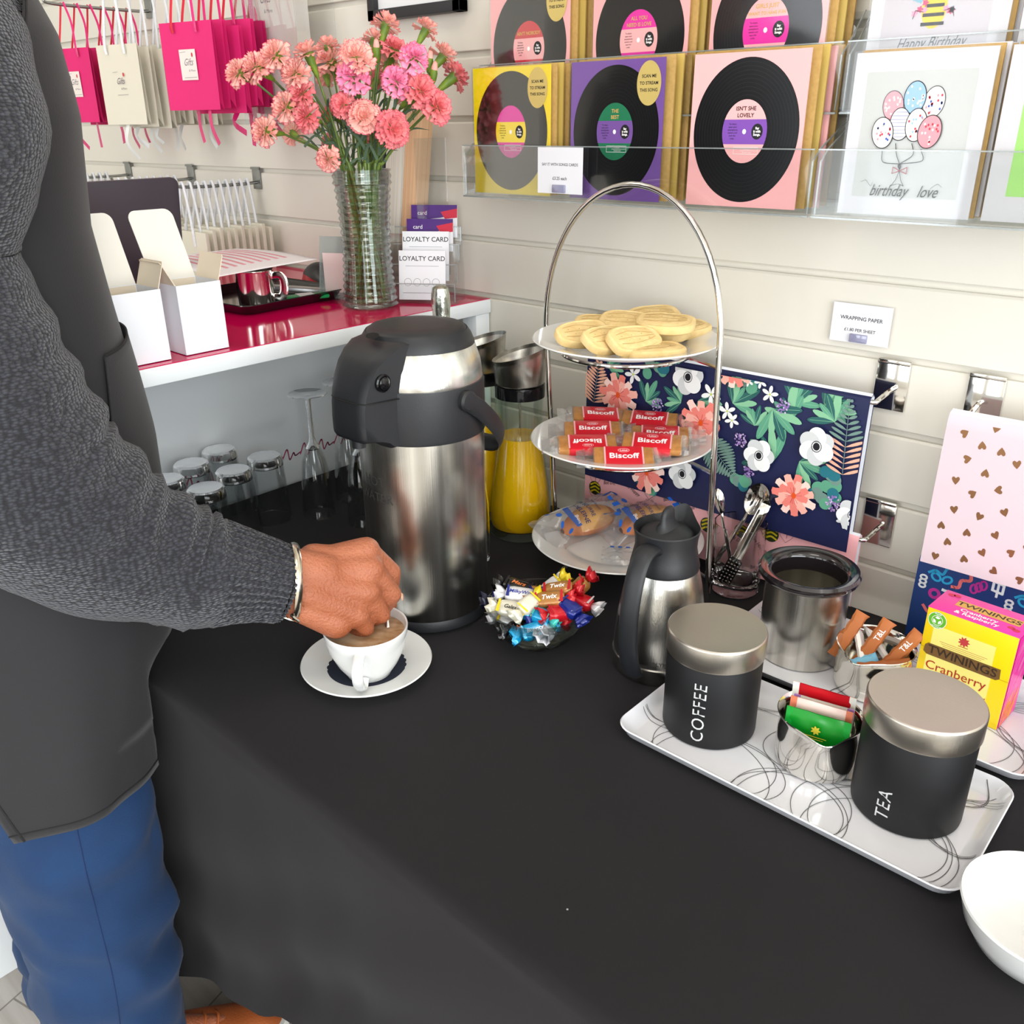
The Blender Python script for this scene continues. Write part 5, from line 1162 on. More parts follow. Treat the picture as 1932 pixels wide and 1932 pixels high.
# black tray with things on it
blk = mat('black_gloss_tray', (18, 17, 20), .16, coat=.6)
m = M(); rings = []
for k, z in ((-.012, 0), (-.010, 0), (0, .014), (.003, .016), (.002, .0175), (-.001, .016), (-.012, .003)): rings.append([Vector((x, y, z)) for x, y in rrect(.11 + k, .118 + k, .02)])
m.loft(rings, blk, cap=True); o = m.build('black_tray'); o.location = (-1.452, -.285, CZ + .0013); o.rotation_euler = (0, 0, math.radians(4)); tag(o, 'shiny black plastic tray on the pink counter carrying the steel mug', 'tray')
ZB = CZ + .0053
t = thing('steel_mug', 'polished steel mug with a side handle standing on the black tray', 'mug', (-1.392, -.334, ZB), math.radians(38))
M().lathe([(0, .001), (.029, 0), (.0315, .003), (.0320, .01), (.0320, .058), (.033, .0605), (.0325, .0615), (.0308, .058), (.0305, .006), (0, .004)], chrome(), 64).build('mug_body', t)
M().tube(bez([(.030, 0, .050), (.044, 0, .051), (.0505, 0, .044), (.0505, 0, .026), (.044, 0, .014), (.030, 0, .013)], 6), .0058, chrome(), 12, flat=(.25, 1.3), upv=(0, 1, 0)).build('handle', t)
def mouse():
    t = thing('computer_mouse', 'black and red computer mouse on the counter behind the steel mug', 'computer mouse', (-1.52, -.105, CZ + .0013), math.radians(-20))
    t.scale = (1.15, 1.15, 1.15)
    def body(u, v, s_=1.0, z0=0):
        a = v * 2 * PI; x = -.05 + .10 * u; e = math.sin(PI * min(1, max(0, u * .96 + .02))) ** .45; z = .034 * e * (.7 + .3 * math.sin(u * 3.2)) * max(0, math.sin(a)) ; return Vector((x, .029 * e * math.cos(a) * s_, z0 + z))
    M().grid(lambda u, v: body(u, v), 18, 24, mat('matt_red_plastic', (190, 26, 42), .35)).build('base', t)
    M().grid(lambda u, v: body(u, .07 + v * .36, .98, .0015) + Vector((0, 0, .001)), 18, 14, mat('grey_black_plastic', (46, 46, 48), .4)).build('top_shell', t)
    M().lathe([(0, -.003), (.007, -.003), (.007, .003), (0, .003)], dk, 16, T=Matrix.Translation((.028, 0, .0275)) @ Matrix.Rotation(PI / 2, 4, 'X')).build('wheel', t)
mouse()
def paper():
    m = M(); pm = mat('printed_paper', (238, 232, 234), .6); ln = mat('pale_red_print', (226, 150, 160), .6)
    C = [Vector((-1.69, -.36, 1.172)), Vector((-1.372, -.420, 1.1755)), Vector((-1.352, -.226, 1.186)), Vector((-1.66, -.200, 1.178))]
    def f(u, v): p = C[0].lerp(C[1], u).lerp(C[3].lerp(C[2], u), v); return p + Vector((0, 0, .006 * math.sin(u * PI) * math.sin(v * 2.2) + .002 + .002 * v * (1 - v)))
    m.grid(f, 24, 16, pm)
    for k in range(9):
        v0 = .14 + k * .085; m.grid(lambda u, v, v0=v0: f(.12 + u * .70, v0 + v * .03) + Vector((0, 0, .0005)), 20, 2, ln)
    o = m.build('paper_sheet', solid=.0003); tag(o, 'sheet of paper with pale red lines lying across the top of the steel mug', 'paper')
paper()
m = M().box((0, 0, .004), (.080, .032, .007), mat('green_packet', (20, 150, 80), .35), .0025); m.box((0, 0, .0078), (.03, .0325, .0012), mat('white_packet', (226, 226, 226), .4))
o = m.build('green_packet'); o.location = (-1.372, -.245, ZB + .001); o.rotation_euler = (0, 0, math.radians(72)); tag(o, 'small green and white packet lying on the black tray beside the mug', 'packet')
m = M().box((0, 0, .005), (.16, .02, .010), mat('brushed_case', (190, 190, 188), .3, .8), .003); o = m.build('pen_case'); o.location = (-1.43, -.205, ZB + .001); o.rotation_euler = (0, 0, math.radians(20)); tag(o, 'slim silver case lying at the back of the black tray', 'case')
# small clear holder left of the vase
t = thing('leaflet_holder', 'small clear acrylic leaflet stand on the counter just left of the vase', 'leaflet stand', (-1.352, -.188, CZ + .0013), math.radians(28))
M().box((0, .0, .055), (.075, .002, .11), film('grey_acrylic', (225, 232, 232), .14, .93, .03, haze=.2), T=Matrix.Rotation(math.radians(-12), 4, 'X')).build('back_panel', t); M().box((0, -.02, .002), (.075, .055, .003), acr).build('foot', t)
m, P = panel_mesh(.05, .075, mat('pale_pink_leaflet', (240, 214, 212), .5)); m.build('leaflet', t).location = (0, .002, .006)
# loyalty cards in a stepped clear holder
def loyalty():
    t = thing('business_card_holder', 'stepped clear acrylic holder of loyalty cards against the slatted wall', 'card holder', (-1.222, -.085, CZ + .0013), math.radians(34))
    M().box((0, -.003, .002), (.125, .095, .003), acr).build('base', t)
    for j, (y, z) in enumerate(((-.045, .0), (-.020, .030), (.005, .062), (.026, .090))):
        M().box((0, y, z + .018), (.122, .002, .030), acre if j == 9 else acr).build('pocket', t)
        m = M(); m.tube([(.061, y, z + .003), (.061, y, z + .034)], .0011, acre, 6); m.tube([(-.061, y, z + .034), (.061, y, z + .034)], .0008, acre, 6); m.build('pocket_edge', t)
    M().box((.0625, -.003, .05), (.002, .08, .10), acr).build('side', t); M().box((-.0625, -.003, .05), (.002, .08, .10), acr).build('side', t)
loyalty()
def lcard(lb, x, y, z, kind, name='business_card'):
    w, h = .085, .056 if kind else .085
    m, P = panel_mesh(w, h, mat('white_card_stock', (238, 236, 240), .5), .0035); P.h = 0; gry = mat('grey_ink', (90, 90, 96), .5)
    if kind == 0:
        P.text('LOYALTY CARD', 0, h / 2 - .014, .0115, BK, bold=.01)
        for k in range(4): P.ring(-.026 + k * .017, -.012, .0065, .0065, .0005, gry, 20)
        P.line([(-.03, .016), (.03, .016)], .0005, gry); P.line([(-.035, -h / 2 + .012), (.035, -h / 2 + .012)], .0006, BK)
    else:
        P.poly([(-w / 2, h / 2), (w / 2, h / 2), (w / 2, .012), (.012, .006), (-w / 2, .0)], mat('deep_purple', (76, 30, 120), .4)).up()
        P.poly([(.012, .016), (w / 2, .022), (w / 2, .006), (.020, .004)], mat('red_wave', (206, 30, 60), .4)); P.text('card', -.022, .014, .010, WI)
    o = m.build(name); c_, s_ = math.cos(math.radians(34)), math.sin(math.radians(34)); dx, dy = x + 1.222, y + .085; o.location = (-1.222 + dx * c_ - dy * s_, -.085 + dx * s_ + dy * c_, z); o.rotation_euler = (math.radians(-10), 0, math.radians(34)); tag(o, lb, 'card')
lcard('white LOYALTY CARD stack in the front pocket of the clear holder', -1.222, -.122, CZ + .006, 0)
lcard('white LOYALTY CARD stack in the second pocket of the clear holder', -1.220, -.097, CZ + .036, 0)
lcard('purple and white business card in the third pocket of the clear holder', -1.216, -.072, CZ + .084, 1)
lcard('purple and white business card in the back pocket of the clear holder', -1.212, -.050, CZ + .106, 1)
# large cards leaning in a clear holder behind the vase
def lean(lb, x, w, d, h, z0, m_, y=-.03, tilt=9, name='folder'):
    m = M().box((0, 0, h / 2), (w, d, h), m_, .0006); o = m.build(name); o.location = (x, y, z0); o.rotation_euler = (0, math.radians(tilt), 0); tag(o, lb, 'folder')
strp = lambda n, c, c2: mat(n, c, .6, noise_=(240, c2, .8, (1, 1, .01)))
lean('thick black folder leaning behind the right side of the vase', -1.405, .05, .035, .25, 1.150, mat('black_card_stock', (40, 40, 44), .5), -.045)
lean('stack of white cards leaning between the black folder and the peach ones', -1.352, .048, .035, .27, 1.150, strp('white_edges', (222, 216, 204), (190, 184, 170)), -.042)
lean('stack of peach cards leaning against the wall right of the white cards', -1.306, .034, .035, .235, 1.195, strp('peach_edges', (232, 190, 150), (206, 160, 120)), -.040)
t = thing('magazine_rack', 'clear acrylic rack on the wall holding the leaning cards behind the vase', 'rack', (-1.345, 0, 1.145))
M().box((.0, -.04, -.0025), (.15, .076, .003), acr).build('shelf', t); M().box((.10, -.04, .12), (.002, .076, .24), acr).build('side', t); M().box((-.078, -.04, .10), (.002, .076, .20), acr).build('side', t); M().box((0.01, -.079, .045), (.18, .002, .09), acr).build('front_lip', t)
# ================================================================== VASE OF CARNATIONS
VX, VY = -1.249, -.196
def vase():
    t = thing('flower_vase', 'tall ribbed clear glass vase half full of water standing on the pink counter', 'vase', (VX, VY, CZ + .0013))
    vg = film('vase_glass', (246, 251, 249), .14, .975, .02); po = []; pi_ = []
    for i in range(133):
        z = .004 + .222 * i / 132; q = z / .226; r = .0475 - .0065 * math.sin(min(1, q * 1.12) * PI * .95) + .0015 * (q > .9) + .0004; po.append((r + .0014 * math.sin(z * 2 * PI / .0112), z)); pi_.append((r - .0034, z))
    M().lathe([(0, .001), (.040, 0)] + po + [(pi_[-1][0], .2262)] + [p for p in pi_[::-1] if p[1] > .010] + [(.038, .009), (0, .009)], vg, 64).build('ribbed_glass', t)
    w = film('vase_water', (236, 240, 214), .03, .96, .0); M().lathe([(0, .0095), (.038, .0095)] + [(r - .001, z) for r, z in pi_ if .012 < z < .170] + [(.03, .1695), (0, .1695)], w, 48).build('water', t)
vase()
pet = [mat('petal_salmon', (248, 168, 156), .6, noise_=(40, (254, 206, 192), .8), sss=.1), mat('petal_rose', (242, 122, 132), .6, noise_=(40, (250, 164, 160), .8), sss=.1), mat('petal_pink', (246, 130, 176), .6, noise_=(40, (252, 176, 204), .8), sss=.1), mat('petal_edge', (228, 84, 112), .6)]
grn = mat('carnation_green', (124, 150, 40), .5, noise_=(60, (70, 104, 44), .8)); stg = mat('stem_green', (84, 110, 56), .5, noise_=(30, (130, 150, 60), .7)); lfg = mat('leaf_green', (84, 108, 84), .5)
def bloom_mesh(c, seed):
    rnd = random.Random(seed); m = M()
    for layer, (n, R, el, z0) in enumerate(((9, .0245, .05, .0), (9, .0230, .38, .002), (8, .0205, .72, .003), (7, .0170, 1.02, .004), (6, .0125, 1.28, .005))):
        for k in range(n):
            a0 = 2 * PI * k / n + layer * .35 + rnd.uniform(-.15, .15); wd_ = 2 * PI / n * (1.0 + .12 * layer); e = el + rnd.uniform(-.14, .14); Rk = R * rnd.uniform(.9, 1.08); ph = rnd.uniform(0, 6)
            def f(u, v):
                a = a0 + (u - .5) * wd_ * (.35 + .65 * v); r = Rk * (.10 + .90 * v); fr = 1 + (.055 * math.sin(u * 26 + ph) if v > .9 else 0)
                ruf = .0022 * v * v * math.sin(u * 9 + ph) ; zz = z0 + r * math.sin(e) * fr + ruf - (.35 * (v ** 2) * R * .5 if layer < 2 else .0) * .6; rr = r * math.cos(e) * fr
                return Vector((rr * math.cos(a), rr * math.sin(a), zz + .006))
            m.grid(f, 8, 4, c)
            m.grid(lambda u, v: f(u, .965 + v * .035) + Vector((0, 0, .0003)), 8, 1, pet[3])
    return m
BL = []
def carnation(i, p, c, s_, kind):
    P0 = Vector(p); center = Vector((VX, VY, 1.41)); d = (P0 - center)
    if kind == 2: d = d + Vector((-.3, .35, .25)) * .25
    elif kind == 1: d = Vector((d.x, d.y, abs(d.z) + .06)) + Vector((-.02, .03, 0))
    else: d = d.normalized() + Vector((.55, -.65, .25))
    d.normalize(); q = Vector((0, 0, 1)).rotation_difference(d)
    t = thing('carnation', LB[i], 'flower', P0, group='carnations in the glass vase'); t.rotation_euler = q.to_euler(); t.scale = (s_,) * 3
    global BL
    key = (c, i % 2)
    hit = [b for b in BL if b[0] == key]
    if hit: o = hit[0][1].copy(); COL.objects.link(o); o.parent = t
    else: o = bloom_mesh(pet[c], i + 3).build('bloom', t, sharp=80); BL.append((key, o))
    if len(BL) and [b for b in BL if b[0] == 'calyx']: g = [b for b in BL if b[0] == 'calyx'][0][1].copy(); COL.objects.link(g); g.parent = t
    else:
        g = M().lathe([(0, -.030), (.0028, -.029), (.0042, -.022), (.0068, -.006), (.0078, .004), (.0090, .009), (.0055, .010), (0, .008)], grn, 14).build('calyx', t); BL.append(('calyx', g))
    Mx = (Matrix.Translation(P0) @ q.to_matrix().to_4x4() @ Matrix.Scale(s_, 4)).inverted(); rnd = random.Random(i * 7 + 1)
    a = rnd.uniform(0, 2 * PI); r = rnd.uniform(.008, .028); toward = Vector((P0.x - VX, P0.y - VY, 0)); toward = toward.normalized() * .024 if toward.length > .02 else toward
    neck = Vector((VX, VY, 1.338)) + toward + Vector((math.cos(a), math.sin(a), 0)) * .009; bot = Vector((VX - toward.x * .9 + math.cos(a) * .012, VY - toward.y * .9 + math.sin(a) * .012, 1.128))
    st0 = P0 - d * .028 * s_; mid = (st0 - d * .035 * s_).lerp(neck, .38)
    pts = [Mx @ v for v in bez([st0, mid, neck.lerp(mid, .25), neck, bot.lerp(neck, .5), bot], 5)]
    sm = M().tube(pts, [.0019 + .0008 * k / len(pts) for k in range(len(pts))], stg, 6); sm.build('stem', t)
    lf = M()
    for k in range(3):
        b = st0.lerp(neck, .35 + k * .25); dr = Vector((rnd.uniform(-1, 1), rnd.uniform(-1, 1), rnd.uniform(.2, 1.1))).normalized(); L = rnd.uniform(.03, .06); pl_ = [b, b + dr * L * .5 + Vector((0, 0, .004)), b + dr * L + Vector((0, 0, -.010))]
        lf = M().tube([Mx @ v for v in bez(pl_, 4)], [.0026, .0028, .0028, .0026, .0022, .0018, .0012, .0006, .0002], lfg, 6, flat=(.18, 1.0)); lf.build('leaf', t)
FL = [((-1.325, -.352, 1.478), 0, .95, 0, 'far left'), ((-1.305, -.334, 1.485), 0, 1.0, 0, 'second from the left, palest'), ((-1.282, -.313, 1.5), 0, 1.05, 0, 'upper left'), ((-1.262, -.295, 1.475), 0, 1.0, 0, 'left, below the upper left one'), ((-1.247, -.281, 1.5), 0, .95, 1, 'upper left, side on'),
      ((-1.29, -.212, 1.516), 0, .8, 1, 'upper left at the back'), ((-1.286, -.208, 1.492), 0, 1.1, 0, 'upper middle left'), ((-1.194, -.233, 1.495), 0, 1.15, 0, 'large, top middle'), ((-1.199, -.237, 1.469), 2, 1.15, 0, 'bright pink, in the middle'), ((-1.222, -.15, 1.546), 0, .95, 1, 'highest of all'),
      ((-1.176, -.108, 1.54), 0, .85, 1, 'top right, side on'), ((-1.236, -.163, 1.526), 0, .8, 1, 'just below the highest'), ((-1.214, -.143, 1.51), 1, 1.0, 0, 'deep rose, upper right'), ((-1.131, -.175, 1.496), 2, 1.0, 0, 'lilac pink, upper right'), ((-1.158, -.091, 1.502), 0, .95, 1, 'far right, upper'), ((-1.146, -.081, 1.473), 1, 1.05, 1, 'far right, lower'),
      ((-1.152, -.195, 1.463), 2, 1.05, 0, 'pale bright pink, right of the middle'), ((-1.127, -.171, 1.450), 1, 1.15, 0, 'right, facing the camera'), ((-1.109, -.155, 1.429), 1, 1.1, 0, 'lower right'), ((-1.257, -.29, 1.448), 1, .95, 0, 'deep rose, left'), ((-1.275, -.306, 1.431), 0, 1.05, 0, 'pale salmon, lower left'), ((-1.253, -.287, 1.417), 1, 1.0, 0, 'rose, below the left ones'),
      ((-1.302, -.331, 1.398), 0, 1.0, 0, 'lowest far left, drooping'), ((-1.391, -.223, 1.393), 0, .8, 2, 'pale, back lower left'), ((-1.287, -.209, 1.419), 1, .9, 0, 'rose, centre left'), ((-1.213, -.25, 1.433), 1, .85, 0, 'small coral, centre'), ((-1.191, -.23, 1.417), 0, 1.1, 0, 'large salmon, centre front'), ((-1.16, -.202, 1.399), 1, 1.18, 0, 'largest, lowest right of centre'), ((-1.234, -.269, 1.359), 0, .85, 0, 'lowest, just above the vase rim'),
      ((-1.33, -.19, 1.376), 1, .8, 2, 'rose, lower left behind the stems'), ((-1.33, -.189, 1.478), 0, .75, 2, 'back of the left half'), ((-1.278, -.139, 1.378), 1, .75, 2, 'low behind the stems'), ((-1.258, -.118, 1.495), 0, .85, 2, 'back of the right half'), ((-1.272, -.134, 1.471), 1, .8, 2, 'behind the middle'), ((-1.235, -.10, 1.442), 0, .85, 2, 'back right, mostly hidden')]
LB = [('deep rose', 'salmon', 'x')[2] for _ in FL]
LB = [(('salmon pink', 'rose pink', 'bright pink')[f[1]] + ' carnation in the vase, ' + f[4]) for f in FL]
for i, f in enumerate(FL): carnation(i, f[0], f[1], f[2], f[3])
def bud(lb, p, d):
    P0 = Vector(p); q = Vector((0, 0, 1)).rotation_difference(Vector(d).normalized()); t = thing('carnation_bud', lb, 'flower bud', P0, group='carnation buds in the glass vase'); t.rotation_euler = q.to_euler()
    M().lathe([(0, 0), (.003, .001), (.0058, .008), (.0062, .018), (.0045, .024), (0, .024)], grn, 14).build('calyx', t); M().lathe([(.0048, .018), (.0052, .026), (.0035, .033), (0, .036)], pet[0], 12).build('petal_tip', t)
    Mx = (Matrix.Translation(P0) @ q.to_matrix().to_4x4()).inverted(); neck = Vector((VX, VY, 1.338))
    M().tube([Mx @ v for v in bez([P0, P0.lerp(neck, .4) + Vector((0, 0, -.01)), neck, Vector((VX, VY, 1.13))], 6)], .0016, stg, 6).build('stem', t)
bud('closed pink carnation bud sticking up left of the highest bloom', (-1.268, -.19, 1.50), (-.25, .1, 1)); bud('opening pink carnation bud just under the highest bloom', (-1.222, -.17, 1.497), (.05, 0, 1)); bud('green carnation bud among the right hand blooms', (-1.16, -.11, 1.465), (.2, .1, 1)); bud('thin green carnation bud right of the lilac pink bloom', (-1.172, -.105, 1.482), (.1, .1, 1))
# ================================================================== GIFT BAGS
pkb = mat('hot_pink_bag_paper', (218, 30, 110), .6, noise_=(8, (204, 22, 100), .4)); crb = mat('ivory_bag_paper', (216, 210, 192), .65); rope_w = mat('white_rope', (230, 232, 236), .7, bump=(300, .6)); rope_p = mat('pink_ribbon', (214, 16, 110), .35, coat=.4); rib_w = mat('white_satin_ribbon', (226, 228, 226), .4)
redc = mat('red_cord', (206, 20, 50), .5)
def bag(lb, x, y, z, w, h, m_, rope, ribbon, rz, group, label_, hookx, hookz, th=.012, seed=0, front=False):
    """flat-folded carrier bag hanging by its cord handles"""
    t = thing('gift_bag', lb, 'gift bag', (x, y, z), rz, group=group); rnd = random.Random(seed); m = M()
    out = [(-w / 2, 0), (w / 2, 0), (w / 2, h), (-w / 2, h)]
    m.add([(-w / 2, -th / 2, 0), (w / 2, -th / 2, 0), (w / 2, -th / 2 + .003, h), (-w / 2, -th / 2 + .003, h)], [[0, 1, 2, 3]], m_, smooth=False)
    m.add([(-w / 2, th / 2, 0), (w / 2, th / 2, 0), (w / 2, th / 2 - .003, h), (-w / 2, th / 2 - .003, h)], [[3, 2, 1, 0]], m_, smooth=False)
    for s_ in (-1, 1):                                      # folded gussets
        a = s_ * w / 2; b = s_ * (w / 2 - .018)
        m.add([(a, -th / 2, 0), (b, 0, .03), (b, 0, h), (a, -th / 2 + .003, h), (a, th / 2, 0), (a, th / 2 - .003, h)], [[0, 1, 2, 3], [4, 1, 2, 5]], m_, smooth=False)
    m.add([(-w / 2, -th / 2, 0), (w / 2, -th / 2, 0), (w / 2, th / 2, 0), (-w / 2, th / 2, 0)], [[3, 2, 1, 0]], m_, smooth=False)
    m.build('bag_body', t)
    if label_:
        lm = M(); P = Print(lm, plane((.0, -th / 2 - .0006, h * .52), (1, 0, 0), (0, 0, 1))); cw = .021
        if label_ == 'white': P.rect(-cw, -.026, cw, .026, mat('label_stock', (226, 216, 208), .5)).up()
        P.text('Gifts', 0, .004, .017, mat('grey_script', (110, 96, 110), .5), shear=.5, sx=.72); P.line([(-.019, .021), (-.004, .022)], .0006, mat('grey_script', (110, 96, 110), .5)); P.line([(-.014, -.022), (.018, -.0215)], .0007, mat('grey_script', (110, 96, 110), .5))
        P.ell(.012, .0165, .0022, .0040, mat('red_print', (196, 70, 70), .5), n=10); P.text('& More', .008, -.010, .0055, mat('grey_script', (110, 96, 110), .5)); lm.build('printed_label', t)
    c, q = math.cos(rz), math.sin(rz)
    for s_ in (-1, 1):                                      # cord handles to the hook
        hx, hy = hookx - x, 0.0; lx, ly = hx * c, -hx * q
        pts = bez([(s_ * w * .22, -th / 2 - .001, h - .018), (s_ * w * .22, -th / 2 - .002, h), (s_ * w * .15 + lx * .5, 0, h + (hookz - z - h) * .55), (lx + s_ * .004, ly * .2, hookz - z)], 5)
        M().tube(pts, .0026 if rope is not rope_p else .0034, rope if not (rope is rope_p and s_ < 0) else redc, 6, flat=None if rope is not rope_p else (1, .35)).build('handle', t)
    if ribbon:
        for k in range(1):
            a = rnd.uniform(-.3, .3) * w; L = rnd.uniform(.03, .075); pts = bez([(a, 0, .004), (a + rnd.uniform(-.01, .01), -.004, -L * .5), (a + rnd.uniform(.0, .022), rnd.uniform(-.01, .01), -L)], 4)
            M().tube(pts, .0065, ribbon, 4, flat=(.06, 1.0), upv=(.3, 1, .2)).build('ribbon', t)
def bagstack(n, x, y0, dy, z, w, h, m_, rope, ribbon, label_, hookx, hookz, first, rest, grp, seed):
    for k in range(n):
        y = y0 + dy * k; rnd = random.Random(seed + k)
        bag(first if k == 0 else rest, x + rnd.uniform(-.006, .006) * (k > 0), y, z + rnd.uniform(-.008, .008) * (k > 0), w, h, m_, rope, ribbon, math.radians(16 + rnd.uniform(-3, 3)) if 0 else math.radians(14), grp if k else None, label_ if k == 0 else None, hookx, hookz, seed=seed + k, th=.010 if k == 0 else .014)
bagstack(7, -1.712, -.215, .0275, 1.436, .134, .150, pkb, rope_p, rope_p, 'white', -1.712, 1.70, 'hot pink gift bag with a white label at the front of the right hand stack', 'hot pink gift bag hanging behind the labelled one at the right', 'pink gift bags behind the labelled one on the right', 20)
bagstack(7, -1.995, -.215, .0275, 1.412, .122, .152, crb, rope_w, rib_w, 'print', -1.995, 1.70, 'ivory gift bag with printed script at the front of the middle stack', 'ivory gift bag hanging behind the printed ivory one', 'ivory gift bags behind the printed one', 40)
bagstack(6, -2.235, -.205, .030, 1.418, .122, .152, pkb, rope_p, rope_p, 'white', -2.235, 1.66, 'hot pink gift bag at the front of the left stack beside the person', 'hot pink gift bag hanging behind the front one of the left stack', 'pink gift bags of the left stack', 60)
def peg(lb, x, z, L):
    t = thing('slatwall_hook', lb, 'hook', (x, 0, z)); g = mat('grey_metal', (150, 152, 150), .3, 1.0)
    M().box((0, -.003, .0), (.030, .003, .045), g, .0006).box((0, -.0045, .022), (.030, .006, .005), g).build('hook_plate', t)
    M().tube(bez([(0, -.004, -.008), (0, -.05, -.010), (0, -L + .02, -.009), (0, -L, .002)], 5), .0034, g, 10).build('prong', t)
for x, z, lb in ((-1.712, 1.70, 'chrome hook holding the right hand pink gift bags'), (-1.995, 1.70, 'chrome hook holding the middle ivory gift bags'), (-2.235, 1.66, 'chrome hook holding the left pink gift bags')): peg(lb, x, z + .005, .245)
# white cord bags on the lower row of hooks
def lowbag(k, lb, x, y, z, w, h, grp, hookx, hookz):
    t = thing('cream_gift_bag', lb, 'gift bag', (x, y, z), math.radians(0), group=grp)
    m = M().box((0, 0, h / 2), (w, .008, h), crb, .0006); m.build('bag_body', t)
    for s_ in (-1, 1):
        M().tube(bez([(s_ * w * .20, -.005, h - .03), (s_ * w * .20, -.006, h), (s_ * w * .12, -.002, h + (hookz - z - h) * .5), (s_ * .006, 0, hookz - z - .004), (0, 0, hookz - z + .002)], 5), .0030, rope_w, 6).build('handle', t)
for hi, (hx, n) in enumerate(((-1.863, 10), (-2.150, 9), (-2.475, 8))):
    peg(('right', 'middle', 'left')[hi] + ' hook of the low row holding white corded bags', hx, 1.298, .205)
    for k in range(n):
        y = -.188 + .0175 * k
        lowbag(k, 'cream bag with thick white cord handles on the %s hook of the low row' % ('right', 'middle', 'left')[hi], hx, y, 1.075 + .004 * (k % 3), .15, .125, 'white corded bags on the %s low hook' % ('right', 'middle', 'left')[hi], hx, 1.296)
# clear wall pocket with a pink ribboned bag beside the flowers
t = thing('clear_wall_pocket', 'clear acrylic wall pocket with a pink striped edge left of the flowers', 'wall pocket', (-1.62, -.01, 1.42))
M().box((0, -.095, .12), (.20, .002, .26), acr).build('front', t); M().box((-.10, -.05, .12), (.002, .09, .26), acr).build('side', t); M().box((.10, -.05, .12), (.002, .09, .26), acr).build('side', t); M().box((0, -.05, -.01), (.20, .09, .002), acr).build('base', t)
t = thing('marbled_gift_bag', 'pale marbled gift bag with a pink glitter edge inside the clear wall pocket', 'gift bag', (-1.632, -.062, 1.418))
m, P = panel_mesh(.15, .24, mat('marbled_paper', (228, 222, 218), .5, noise_=(9, (206, 186, 160), .5)), .03)
P.rect(-.075, -.12, -.060, .12, mat('pink_glitter', (214, 60, 130), .4, noise_=(400, (240, 150, 190), .9))).up(); P.text('Gifts', -.018, .092, .026, mat('grey_script', (110, 96, 110), .5), shear=.5, sx=.72); P.text('& More', -.010, .070, .009, mat('grey_script', (110, 96, 110), .5)); m.build('bag_body', t)
# ================================================================== THE PERSON
PO = Vector((-1.1317, -.8793, 0)); PA = math.radians(42.32)
def pv(s, D, z):                                             # forward, leftward, up measured from the person's feet
    return Vector((s + .62, D - 1.0, z))
def clampT(p, k=.052):                                       # body parts below the table top rest against the hanging cloth
    if p.z < .80:
        e = .673 * p.x + .739 * p.y - k
        if e > 0: f = min(1, (.80 - p.z) / .05); p = p - Vector((.673, .739, 0)) * e * f
    return p
skin = mat('brown_skin', (154, 84, 52), .45, sss=.06, noise_=(13, (186, 116, 86), .85), bump=(300, .8))
knit = bpy.data.materials.new('charcoal_knit'); knit.use_nodes = True
def _knit():
    nt = knit.node_tree; b = nt.nodes['Principled BSDF']; b.inputs['Roughness'].default_value = .9; b.inputs['Sheen Weight'].default_value = .2
    tc = nt.nodes.new('ShaderNodeTexCoord'); mp = nt.nodes.new('ShaderNodeMapping'); mp.inputs['Scale'].default_value = (.75, .75, 1.5); nt.links.new(tc.outputs['Object'], mp.inputs[0])
    v = nt.nodes.new('ShaderNodeTexVoronoi'); v.inputs['Scale'].default_value = 250; v.inputs['Randomness'].default_value = .6; nt.links.new(mp.outputs[0], v.inputs['Vector'])
    cr = nt.nodes.new('ShaderNodeValToRGB'); cr.color_ramp.elements[0].color = lin((66, 68, 78)); cr.color_ramp.elements[1].color = lin((24, 24, 31)); cr.color_ramp.elements[0].position = .1; cr.color_ramp.elements[1].position = .6
    nt.links.new(v.outputs['Distance'], cr.inputs[0]); nt.links.new(cr.outputs[0], b.inputs['Base Color'])
    bp = nt.nodes.new('ShaderNodeBump'); bp.invert = True; bp.inputs['Strength'].default_value = .9; bp.inputs['Distance'].default_value = .004; nt.links.new(v.outputs['Distance'], bp.inputs['Height']); nt.links.new(bp.outputs[0], b.inputs['Normal'])
_knit(); MATS['charcoal_knit'] = knit
apm = mat('black_apron_cotton', (33, 32, 35), .8, sheen=.1, bump=(500, .15)); trm = mat('blue_chino', (14, 52, 94), .85, sheen=.06, bump=(700, .3), noise_=(14, (12, 43, 80), .6)); shoem = mat('tan_suede', (170, 88, 40), .7, bump=(300, .3)); solem = mat('white_rubber', (230, 228, 222), .5)
def capsule(m, a, b, r0, r1, mt, n=18, flat=None, upv=None):
    a, b = Vector(a), Vector(b); ax = (b - a); L = ax.length or 1e-4; ax.normalize(); pts = []; R = []
    for k in range(5): q = PI / 2 * (1 - k / 4); pts.append(a - ax * r0 * math.sin(q)); R.append(max(1e-4, r0 * math.cos(q)))
    for k in range(1, 5): pts.append(a.lerp(b, k / 5)); R.append(r0 + (r1 - r0) * k / 5)
    for k in range(5): q = PI / 2 * k / 4; pts.append(b + ax * r1 * math.sin(q)); R.append(max(1e-4, r1 * math.cos(q)))
    m.tube(pts, R, mt, n, flat=flat, upv=upv)
